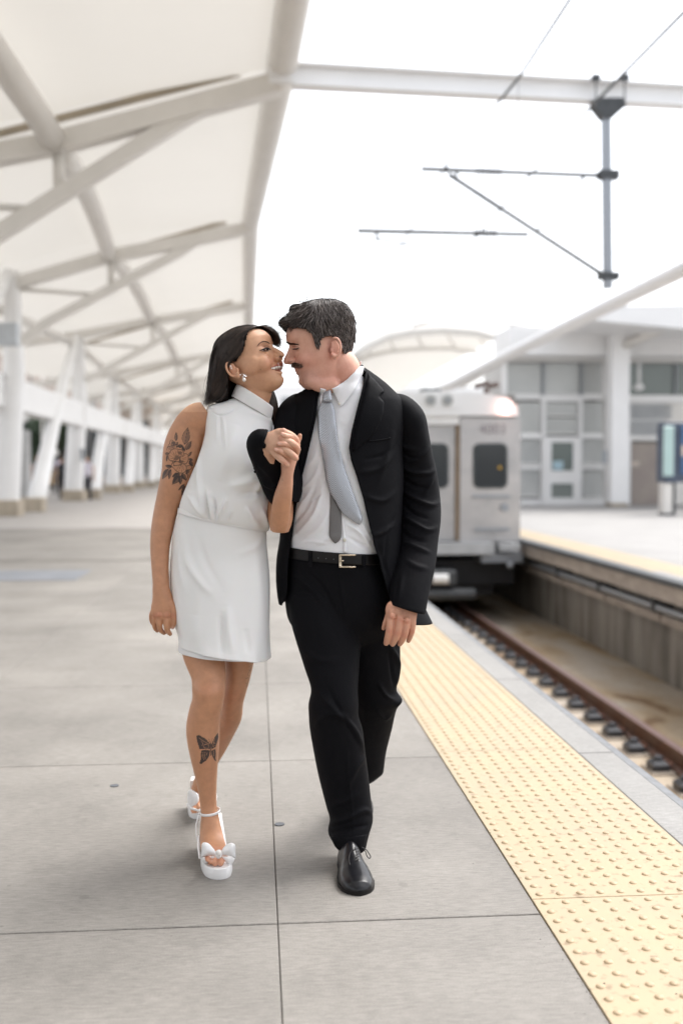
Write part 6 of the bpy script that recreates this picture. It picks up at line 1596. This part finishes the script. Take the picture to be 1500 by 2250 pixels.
# tousled ends standing off the outline
for (a, n_) in (((622, 700), 46), ((634, 692), 30), ((648, 680), 26), ((668, 664), 26), ((690, 654), 20), ((712, 652), 18), ((735, 658), 20), ((758, 670), 14), ((676, 658), 16)):
    for _ in range(n_):
        p = np.array(a) + r_.normal(size=2)*np.array([6, 4]); d = fdir(p) + np.array([0, -.45 if a[0] > 640 else .1]) + r_.normal(size=2)*.35; bend = r_.normal()*.25
        q = [p]; 
        for k in range(6): d = d + np.array([-d[1], d[0]])*bend; q.append(q[-1] + d/np.linalg.norm(d)*r_.uniform(.8, 1.9))
        q = np.array(q); mc.append(Pn(q[:, 0], q[:, 1], np.full(7, 3.215 + r_.normal()*.02))); cc.append(np.array([.03, .025, .025])*r_.uniform(.4, 2)); rr.append(.0005)
strands('hair_strands', np.array(mc), np.array(rr), hair_mat('greying_hair', .42, .5), man, np.array(cc))

# ---- shirt
M['shirt'] = cloth('white_shirt_cotton', (.78, .775, .80), .8, .1, .22, 1600, .015, .04)
V_, F_2 = loft([(748, 838, 50, 3.262, .062, 12), (748, 858, 62, 3.27, .078, 10), (750, 880, 110, 3.29, .100, 4), (748, 930, 118, 3.30, .122), (745, 1000, 118, 3.30, .132), (742, 1080, 114, 3.30, .140), (738, 1150, 108, 3.30, .140), (734, 1205, 103, 3.30, .134), (733, 1235, 100, 3.30, .128)] if False else
                [(748, 838, 50, 3.262, .062, 12), (748, 858, 62, 3.27, .078, 10), (750, 880, 110, 3.29, .100, 4), (748, 930, 118, 3.30, .122, 0), (745, 1000, 118, 3.30, .132, 0), (742, 1080, 114, 3.30, .140, 0), (738, 1150, 108, 3.30, .142, -2), (734, 1205, 103, 3.30, .136, -4), (733, 1235, 100, 3.30, .128, -4)], 170, 170, False, 2.2)
sh = mesh_from(V_, F_2)
folds(sh, [([(640, 1190), (690, 1130), (712, 1060)], 5, .007), ([(636, 1160), (668, 1120), (700, 1050)], 4, -.005), ([(655, 1195), (700, 1160), (725, 1120)], 5, .005), ([(690, 1200), (730, 1180), (760, 1185)], 4, .004), ([(760, 1150), (790, 1170), (815, 1205)], 5, .006), ([(765, 1180), (790, 1195), (815, 1208)], 3, -.004),
           ([(668, 1030), (690, 1010), (705, 960)], 5, .005), ([(655, 1080), (690, 1050), (708, 1000)], 4, .004), ([(740, 940), (750, 1000), (760, 1020)], 5, .005), ([(752, 930), (757, 960)], 3, -.004), ([(680, 1100), (700, 1090), (720, 1060)], 3, -.003), ([(648, 1140), (660, 1110), (690, 1070)], 3, .003), ([(640, 1205), (680, 1190), (720, 1195)], 3, .004), ([(786, 1130), (800, 1160), (818, 1190)], 4, .004)])
ripple(sh, .0020, 24, 8); shb = bvh_of(sh); sh_c = sh.copy(); place(sh, 'shirt', M['shirt'], man, .0012)
place(patch([(751, 1128), (757, 1150), (764, 1216), (754, 1216), (750, 1150)], shb, .0025, 5, 1), 'shirt_placket', M['shirt'], man, .001)
M['button'] = pmat('shirt_button', (.62, .60, .52), .3)
def button(u, v, bv, r, mat_, par, off=.003):
    p = drape(bv, [(u, v)], off)[0]; return place(mesh_from(*ell(p, (r, r*.45, r))), 'button', mat_, par)
button(757, 1186.5, shb, .0055, M['button'], man, .004)
# collar band and leaves
V_, F_2 = loft([(748, 846, 50, 3.265, .078, 34), (752, 836, 50, 3.262, .078, 36), (755, 824, 49, 3.26, .0765, 38)], 8, 90, False, phi=lambda R, f: (-.15, math.pi - .3)); place(mesh_from(V_, F_2), 'collar_band', M['shirt'], man, .003, 1)
clb = bvh_of(sh_c, mme_c)
cv = place(patch([(726, 853), (737, 848), (760, 833), (782, 812), (789, 801.5), (796, 800), (803, 806), (797, 826), (781, 858), (764, 880), (748.5, 898), (738, 880)], clb, .007, 4, 4, .004), 'shirt_collar', M['shirt'], man, .003)
place(patch([(702, 852), (710, 853), (718, 856), (711, 872), (706, 900), (701, 880)], clb, .007, 3, 2, .002), 'shirt_collar', M['shirt'], man, .003)
button(745.5, 887, bvh_of(cv.data) if False else shb, .0035, M['button'], man, .022)
# tie
m, t, b = new_mat('silver_grey_silk'); L = t.links; geo = N(t, 'ShaderNodeNewGeometry')
ck = N(t, 'ShaderNodeTexChecker', Scale=330.0); ck.inputs[1].default_value = (.50, .525, .57, 1); ck.inputs[2].default_value = (.19, .20, .225, 1); L.new(geo.outputs['Position'], ck.inputs['Vector'])
n1 = N(t, 'ShaderNodeTexNoise', Scale=9.0); L.new(geo.outputs['Position'], n1.inputs['Vector']); mx = N(t, 'ShaderNodeMix', data_type='RGBA'); mx.inputs[0].default_value = .45; mx.inputs[7].default_value = (.41, .43, .475, 1)
L.new(ck.outputs[0], mx.inputs[6]); L.new(mx.outputs[2], b.inputs['Base Color']); b.inputs['Roughness'].default_value = .33; b.inputs['Metallic'].default_value = .35; b.inputs['Sheen Weight'].default_value = .3; b.inputs['Specular IOR Level'].default_value = .7
M['tie'] = m
def mk_tie2(c): return cloth('tie_back_grey', c, .6, .2, .2, 2600, .1)
place(patch([(707, 881), (700, 893), (696, 905), (697, 940), (701, 970), (707, 1000), (715, 1054), (722, 1080), (736, 1102), (752, 1130), (770, 1142), (789.5, 1154.5), (795, 1148), (797.5, 1139), (792, 1122), (785, 1105), (776, 1080), (767, 1053), (758, 1030), (752, 1008), (746, 985), (742, 960), (739, 925), (736, 901), (730, 882)], shb, .010, 4, 1, .006, False), 'tie_blade', M['tie'], man, .003)
tn_ = place(patch([(722, 1075), (724, 1107), (722, 1140), (719.5, 1177), (727, 1188), (736, 1197.5), (745, 1190), (752, 1181), (751.5, 1150), (751, 1125), (745, 1112), (737, 1098), (728, 1082)], shb, .004, 5, 2, .002), 'tie_tail', mk_tie2((.15, .145, .145)), man, .002)
place(patch([(711, 858), (716, 854.5), (726, 853), (728, 857), (731, 881), (726, 884), (713, 885), (706, 882), (708, 870)], shb, .018, 3, 2, .008), 'tie_knot', M['tie'], man, .003)
# ---- trousers
M['suit'] = cloth('black_wool', (.0042, .0042, .0056), .72, .0, .20, 1500, .2); M['suit'].node_tree.nodes['Principled BSDF'].inputs['Specular IOR Level'].default_value = .09
tp_ = [loft([(733, 1202, 101, 3.30, .128, -4), (734, 1228, 103, 3.30, .132, -4), (740, 1280, 114, 3.305, .135), (747, 1330, 121, 3.305, .132), (752, 1390, 120, 3.305, .118)][:0] or [(733, 1202, 101, 3.30, .128, -4), (734, 1228, 103, 3.30, .132, -4), (740, 1280, 114, 3.305, .135, 0), (747, 1330, 121, 3.305, .132, 0), (752, 1370, 116, 3.305, .120, 0), (758, 1400, 90, 3.305, .095, 0), (762, 1420, 50, 3.30, .06, 0)], 70, 60, True, 2.2),
       loft([(690, 1300, 60, 3.29, .105, 0), (706, 1360, 70, 3.27, .108, 0), (719, 1400, 73, 3.25, .105, 0), (729, 1467, 61, 3.205, .092, 0), (735, 1515, 52, 3.175, .083, 0), (733, 1548, 55.5, 3.165, .082, 0), (733, 1570, 55, 3.17, .082, 0), (738.5, 1600, 58.5, 3.175, .080, 0), (746, 1653, 57, 3.185, .078, 0), (755, 1707, 55, 3.195, .076, 0), (767, 1773, 50, 3.20, .074, 0),
             (772, 1800, 47.5, 3.195, .074, 0), (766, 1829, 45.5, 3.185, .076, 0), (768, 1846, 39, 3.185, .074, 0), (769.5, 1861, 34, 3.185, .070, -2)], 150, 60, False),
       loft([(800, 1300, 62, 3.32, .105, 0), (806, 1370, 70, 3.33, .105, 0), (812, 1448, 68, 3.34, .098, 0), (816, 1490, 61, 3.345, .092, 0), (816, 1515, 55.5, 3.35, .088, 0), (822, 1538, 60.5, 3.36, .090, 0), (819, 1556, 53, 3.375, .088, 0), (812, 1600, 49.5, 3.44, .084, 0), (805, 1653, 44, 3.53, .078, 0), (799, 1695, 44, 3.60, .074, 0), (797, 1716, 42, 3.64, .070, 24)], 120, 56, False)]
tp_ = [(v, f) for v, f in tp_]
def capd(vf, n, m_): v, f = vf; return v, f + [tuple(range(n)), tuple(range((m_-1)*n, m_*n))[::-1]]
tp_[1] = capd(tp_[1], 60, 150); tp_[2] = capd(tp_[2], 56, 120)
tme = remesh(tp_, .0045, 6)
folds(tme, [([(700, 1520), (735, 1560), (775, 1600), (800, 1650)], 8, .010), ([(715, 1500), (750, 1570), (790, 1640)], 6, -.006), ([(690, 1600), (720, 1570), (770, 1575)], 9, .006), ([(803, 1660), (780, 1690), (762, 1740)], 8, .007), ([(762, 1640), (764, 1700), (772, 1770), (776, 1840)], 2.2, .006), ([(725, 1810), (760, 1800), (800, 1780), (818, 1790)], 7, .009), ([(722, 1830), (760, 1822), (810, 1812)], 5, -.007), ([(730, 1770), (760, 1760), (790, 1740)], 8, .005),
           ([(640, 1260), (680, 1290), (720, 1340)], 7, .006), ([(650, 1240), (700, 1280), (740, 1350)], 6, -.005), ([(842, 1400), (868, 1440), (878, 1470), (870, 1510)], 7, .010), ([(855, 1430), (862, 1480), (866, 1510)], 5, -.007), ([(872, 1515), (880, 1535), (870, 1555)], 7, .010), ([(830, 1500), (850, 1530), (868, 1540)], 6, .008), ([(825, 1560), (845, 1580), (862, 1570)], 6, .006), ([(660, 1420), (700, 1450), (750, 1450)], 10, .005), ([(745, 1260), (752, 1310), (760, 1360)], 4, .004)], 1.0, .75)
ripple(tme, .0018, 17, 11, (1, 1, .5)); tbv = bvh_of(tme); place(tme, 'trousers', M['suit'], man)
place(patch([(724, 1834), (745, 1838), (775, 1837), (809, 1831), (803, 1861), (785, 1865), (760, 1866), (737, 1865), (729, 1848)], tbv, .0035, 5, 2), 'trouser_cuff', M['suit'], man, .002)
# belt and buckle
M['belt'] = pmat('black_belt_leather', (.006, .005, .005), .42, spec=.25, var=.3, scale=60); M['gold'] = pmat('pale_gold_metal', (.62, .52, .40), .25, metal=.9)
V_, F_2 = loft([(733, 1207, 102.5, 3.30, .1365, -4), (733.5, 1230, 104, 3.30, .1375, -4)], 10, 150, False, 2.2); bme = mesh_from(V_, F_2); bbv = bvh_of(bme)
be = place(bme, 'belt', M['belt'], man, .003, 1)
q = [(744.5, 1218), (782, 1218), (782, 1221.5), (750, 1221.5), (750, 1244), (782, 1244), (782, 1247.5), (744.5, 1247.5)]
place(patch(q, bbv, .008, 3, 0), 'belt_buckle', M['gold'], man, .002)
place(patch([(748, 1231), (755, 1231), (755, 1234), (748, 1234)], bbv, .009, 2, 0), 'buckle_prong', M['gold'], man, .002)
for u_ in (699, 716, 733): place(mesh_from(*ell(drape(bbv, [(u_, 1226 + (u_-699)*.08)], .0045)[0], (.0018, .001, .0018))), 'belt_hole', M['dark'] if 'dark' in M else M['lash'], be)
for u_ in (681, 800): place(patch([(u_ - 4, 1208), (u_ + 4, 1208), (u_ + 4, 1246), (u_ - 4, 1246)], bbv, .007, 4, 0), 'belt_loop', M['suit'], man, .002)

# ---- jacket
KEY = [(748, 829, 56, 3.275, .074, 21), (746, 844, 80, 3.285, .090, 14), (749, 863, 110, 3.295, .106, 5), (753, 885, 132, 3.30, .124, 1), (750, 925, 139, 3.30, .142, 0), (747, 985, 138, 3.305, .152, 0), (749, 1050, 138, 3.305, .158, 0), (749, 1120, 135, 3.305, .160, 0), (749, 1180, 135, 3.305, .160, -1), (749, 1230, 142, 3.305, .160, -2),
       (757, 1280, 152, 3.305, .162, -4), (772, 1322, 165, 3.305, .158, -6), (781, 1347, 171, 3.305, .158, -7)]
vL = [820, 852, 880, 915, 960, 1010, 1060, 1110, 1160, 1200, 1235, 1260, 1290, 1310, 1325, 1340]; uL = [702, 700, 694, 690, 680, 668, 655, 645, 638, 632, 628, 627, 627, 624, 616, 612]
vR = [800, 812, 850, 900, 950, 985, 1010, 1050, 1100, 1150, 1190, 1230, 1280, 1310, 1345, 1380]; uR = [806, 802, 791, 776, 763, 757, 761, 775, 790, 802, 812, 825, 840, 850, 862, 872]
def jphi(R, f):
    u, v, hw_px = R[0], R[1], R[2]; a = math.radians(np.interp(v, [k[1] for k in KEY], [k[5] for k in KEY]))
    def solve(vs, us):
        c = 0
        for _ in range(12):
            vv = v - hw_px*c*math.sin(a); c = .5*c + .5*np.clip((np.interp(vv, vs, us) - u)/(hw_px*max(.3, math.cos(a))), -.97, .97)
        return c
    cR, cL = solve(vR, uR), solve(vL, uL)
    return -math.acos(cR), 2*math.pi - math.acos(cL)
V_, F_2 = loft(KEY, 190, 220, False, 2.0, phi=jphi)
jm = mesh_from(V_, F_2)
folds(jm, [([(757, 985), (766, 1020), (782, 1070), (800, 1120)], 5, .006), ([(865, 940), (850, 1000), (830, 1060)], 9, .006), ([(860, 1150), (840, 1200), (830, 1260)], 8, .006), ([(790, 1040), (830, 1030), (862, 1000)], 8, .006), ([(800, 1090), (840, 1100), (870, 1080)], 8, .005), ([(800, 1010), (840, 1000), (858, 985)], 5, -.004), ([(830, 1200), (850, 1260), (862, 1320)], 6, -.005), ([(815, 1180), (840, 1170), (868, 1150)], 7, .005),
           ([(618, 900), (640, 980), (636, 1060)], 8, .006), ([(870, 1130), (850, 1180), (845, 1250)], 5, -.005)], 1.15, .75)
ripple(jm, .0018, 15, 4); jb = bvh_of(jm); place(jm, 'jacket', M['suit'], man, .004)
# sleeves
slv, slf = loft([(822, 884, 18, 3.305, .06, 78), (845, 888, 25, 3.315, .068, 70), (866, 894, 32.5, 3.315, .078, 54), (881, 907, 38, 3.314, .084, 38), (892, 925, 42.5, 3.312, .086, 20), (899, 955, 42, 3.318, .084, 9), (905, 1000, 44, 3.33, .082, 4), (912, 1045, 48, 3.34, .082, 0), (916, 1090, 50, 3.34, .082, 0), (919, 1137, 48, 3.31, .080, -3), (916, 1199, 45, 3.26, .074, -6), (909, 1250, 44, 3.205, .068, -8), (900, 1295, 43.5, 3.16, .062, -11), (894, 1333, 41.5, 3.13, .056, -16), (893, 1337, 41, 3.13, .055, -16)], 150, 90, False, 2.1)
sm = mesh_from(slv, slf)
folds(sm, [([(872, 1010), (900, 1035), (940, 1040), (958, 1030)], 6, .009), ([(875, 1045), (905, 1065), (940, 1075)], 5, -.007), ([(880, 1075), (910, 1095), (945, 1110), (963, 1105)], 6, .011), ([(878, 1100), (905, 1125), (940, 1140)], 5, -.007), ([(882, 1130), (910, 1150), (940, 1165), (958, 1160)], 6, .009), ([(880, 1165), (900, 1180), (935, 1190)], 5, -.006), ([(885, 1190), (910, 1200), (945, 1215)], 6, .007), ([(900, 1020), (930, 1000), (945, 980)], 6, .007), ([(930, 1090), (945, 1060), (955, 1040)], 5, .006),
            ([(870, 960), (885, 980), (915, 990)], 6, .006), ([(875, 985), (900, 1005), (930, 1005)], 4, -.005), ([(890, 1230), (915, 1245), (940, 1250)], 7, .005), ([(878, 905), (872, 940), (870, 980)], 5, .005), ([(885, 1260), (880, 1290), (875, 1320)], 6, .004), ([(865, 893), (862, 930), (864, 990)], 3, -.006)], 1.15, .72)
ripple(sm, .0016, 20, 14); sbb = bvh_of(sm); place(sm, 'sleeve', M['suit'], man, .003)
sl2 = remesh([capd(loft([(705, 897, 16, 3.30, .05), (680, 893, 26, 3.30, .065), (660, 896, 34, 3.295, .075), (646, 912, 38, 3.29, .080), (640, 935, 38, 3.285, .080), (636, 965, 39, 3.275, .078), (630, 1020, 39, 3.255, .074), (628, 1070, 40, 3.235, .070), (622, 1098, 36, 3.215, .066)], 70, 60, False), 60, 70),
              capd(loft([(634, 1098, 34, 3.225, .062), (618, 1076, 37, 3.19, .060), (605, 1050, 36.5, 3.16, .056), (592, 1024, 34, 3.125, .052), (580, 1001, 30, 3.09, .047), (571, 985, 27, 3.065, .043), (567.5, 974, 25, 3.055, .041), (572, 967, 24.5, 3.05, .040), (580, 969.5, 24.5, 3.05, .040)], 80, 60, False), 60, 80)], .004, 4)
folds(sl2, [([(560, 1010), (590, 1040), (610, 1080)], 5, .004), ([(575, 1060), (595, 1070), (620, 1060)], 4, .005)]); ripple(sl2, .0022, 20, 15)
place(sl2, 'sleeve', M['suit'], man)
cu, cf = loft([(574, 967.5, 25.3, 3.05, .0415), (581, 970, 25.6, 3.049, .0415)], 6, 60, False); place(mesh_from(cu, cf), 'sleeve_cuff', M['suit'], man, .003, 0)
for k in range(4): place(mesh_from(*ell(P(557.5 + k*1.1, 1014 + k*7.5, 3.07 + k*.005), (.0045, .003, .0045))), 'button', M['belt'], man)
for k in range(4): place(mesh_from(*ell(P(936 - k*2.2, 1300 + k*7.2, 3.13 - k*.003), (.0042, .003, .0042))), 'button', M['dark'] if 'dark' in M else M['belt'], man)
# lapels, pocket flap, front button
M['suit2'] = cloth('black_wool_lapel', (.0038, .0038, .0050), .55, .0, .12, 1500, .2); M['suit2'].node_tree.nodes['Principled BSDF'].inputs['Specular IOR Level'].default_value = .06
place(patch([(803, 806), (812, 822), (826, 836), (840, 850), (847.5, 861.5), (833, 869), (846, 882), (845, 900), (838, 925), (827, 948), (812, 967), (792, 983), (774, 996), (762, 1010), (757, 985), (763, 950), (776, 900), (791, 850), (800, 815)], jb, .006, 5, 2, .004), 'lapel', M['suit2'], man, .003)
place(patch([(700, 850), (694, 880), (690, 915), (680, 960), (668, 1010), (655, 1058), (640, 1030), (634, 980), (632, 920), (640, 890), (634, 876), (652, 864), (672, 852), (688, 846)], jb, .006, 5, 2, .004), 'lapel', M['suit2'], man, .003)
cl_ = loft([(747, 822, 51, 3.272, .070, 22), (748, 832, 57, 3.277, .077, 21), (750, 846, 74, 3.282, .088, 16)], 20, 90, False, 2.0, phi=lambda R, f: (-.62, math.pi + .72)); place(mesh_from(*cl_), 'jacket_collar', M['suit2'], man, .003, 1)
button(787.5, 1099, jb, .006, M['belt'], man, .004)
place(patch([(800, 964), (815, 968), (850, 963), (858, 960), (858, 963), (850, 966.5), (815, 971), (800, 967)], jb, .003, 3, 0), 'breast_pocket', M['suit2'], man, .002)

# ---- shoes
M['leather'] = pmat('black_shoe_leather', (.007, .007, .009), .30, var=.3, scale=30, coat=.12, spec=.3, bump=.05, bscale=40)
def oxford(heel, toe, par, lift=0.0, pitch=0.0):
    h = Vector(heel); t_ = Vector(toe); d = (t_ - h); Ls = d.length; d.normalize(); s = Vector((d.y, -d.x, 0)).normalized(); up = Vector((0, 0, 1))
    K = [(0, .030, .060), (.04, .034, .085), (.12, .036, .098), (.22, .036, .105), (.34, .038, .098), (.45, .043, .078), (.58, .050, .062), (.72, .053, .052), (.84, .049, .046), (.93, .038, .038), (.985, .018, .024), (1.0, .004, .014)]
    Kz = np.array(K); fs = np.concatenate([np.linspace(0, .9, 30), np.linspace(.915, 1, 12)]); V = []; n = 28
    for f in fs:
        w_ = np.interp(f, Kz[:, 0], Kz[:, 1]); z_ = np.interp(f, Kz[:, 0], Kz[:, 2])
        for k in range(n):
            a = 2*math.pi*k/n; c, sn = math.cos(a), math.sin(a); c = math.copysign(abs(c)**.85, c); sn = math.copysign(abs(sn)**.9, sn)
            zz = .012 + (z_ - .012)*max(0, sn) if sn > 0 else .012
            V.append(h + d*(f*Ls) + s*(w_*c*(1 - .25*max(0, sn)**2*(f < .5))) + up*zz)
    V = np.array([list(v) for v in V]); m_ = len(fs)
    F = [(i*n+j, i*n+(j+1) % n, (i+1)*n+(j+1) % n, (i+1)*n+j) for i in range(m_-1) for j in range(n)] + [tuple(range(n))[::-1], tuple(range((m_-1)*n, m_*n))]
    me = mesh_from(V, F); V = laplace(co_of(me), edges_of(me), 3, .5); set_co(me, V)
    # creases across the vamp
    rel = (V - np.array(h)) @ np.array(d)/Ls; zt = V[:, 2]
    for f0 in (.52, .56, .60): V[:, 2] -= .0022*np.exp(-((rel - f0 - .01*np.sin(V[:, 0]*120))/.010)**2)*(zt > .03)
    set_co(me, V)
    sh_ = me.copy(); o = place(me, 'shoe', M['leather'], par)
    V = []; 
    out = []
    for k in range(44):
        a = 2*math.pi*k/44; f = .5 + .508*math.cos(a); w_ = np.interp(f, Kz[:, 0], Kz[:, 1]) + .004; w_ = max(w_*(abs(math.sin(a))**.25), .0); out.append((f, w_*math.copysign(1, math.sin(a))))
    lv = [0, .010, .0125]; n2 = len(out)
    for z in lv:
        for f, w_ in out: V.append(h + d*(f*Ls) + s*w_ + up*z)
    F = [(i*n2+j, i*n2+(j+1) % n2, (i+1)*n2+(j+1) % n2, (i+1)*n2+j) for i in range(2) for j in range(n2)] + [tuple(range(n2))[::-1], tuple(range(2*n2, 3*n2))]
    autosmooth(mobj('shoe_sole', [list(v) for v in V], F, M['belt'], par), 40)
    return sh_, h, d, s, Ls, o
sh_, h_, d_s, s_s, Ls, so1 = oxford(G(762, 1893), G(791, 1969), man)
shv = bvh_of(sh_)
for k in range(4):
    v_ = 1871 + k*6.3; W = drape(shv, [(783 - k*.4 + .4*a, v_ + .9 - a*.22) for a in np.linspace(0, 15, 6)], .0015); place(mesh_from(*tube3(np.array([list(p) for p in W]), np.full(6, .0018), 6)), 'lace', M['lash'], so1)
lp = [(795, 1862), (803, 1866), (810, 1875), (814, 1883), (811, 1886), (806, 1881), (803, 1872), (797, 1864)]; q = smooth_poly(lp, 30)
place(mesh_from(*tube3(Pn(q[:, 0], q[:, 1], np.full(30, 3.10)), np.full(30, .0016), 6)), 'lace_bow', M['lash'], so1)
q = smooth_poly([(786, 1864), (772, 1870), (766, 1886), (768.5, 1900)], 16); place(mesh_from(*tube3(np.array([list(p) for p in drape(shv, [tuple(a) for a in q], .002)]), np.full(16, .0014), 6)), 'lace_bow', M['lash'], so1)
place(mesh_from(*draped_tube([(779, 1862), (783, 1876), (787, 1892)], shv, [1.4, 1.2, .8], .0005)), 'shoe_tongue', M['lash'], so1)
oxford(G(790, 1760) + Vector((0, .05, .04)), G(785, 1808), man)
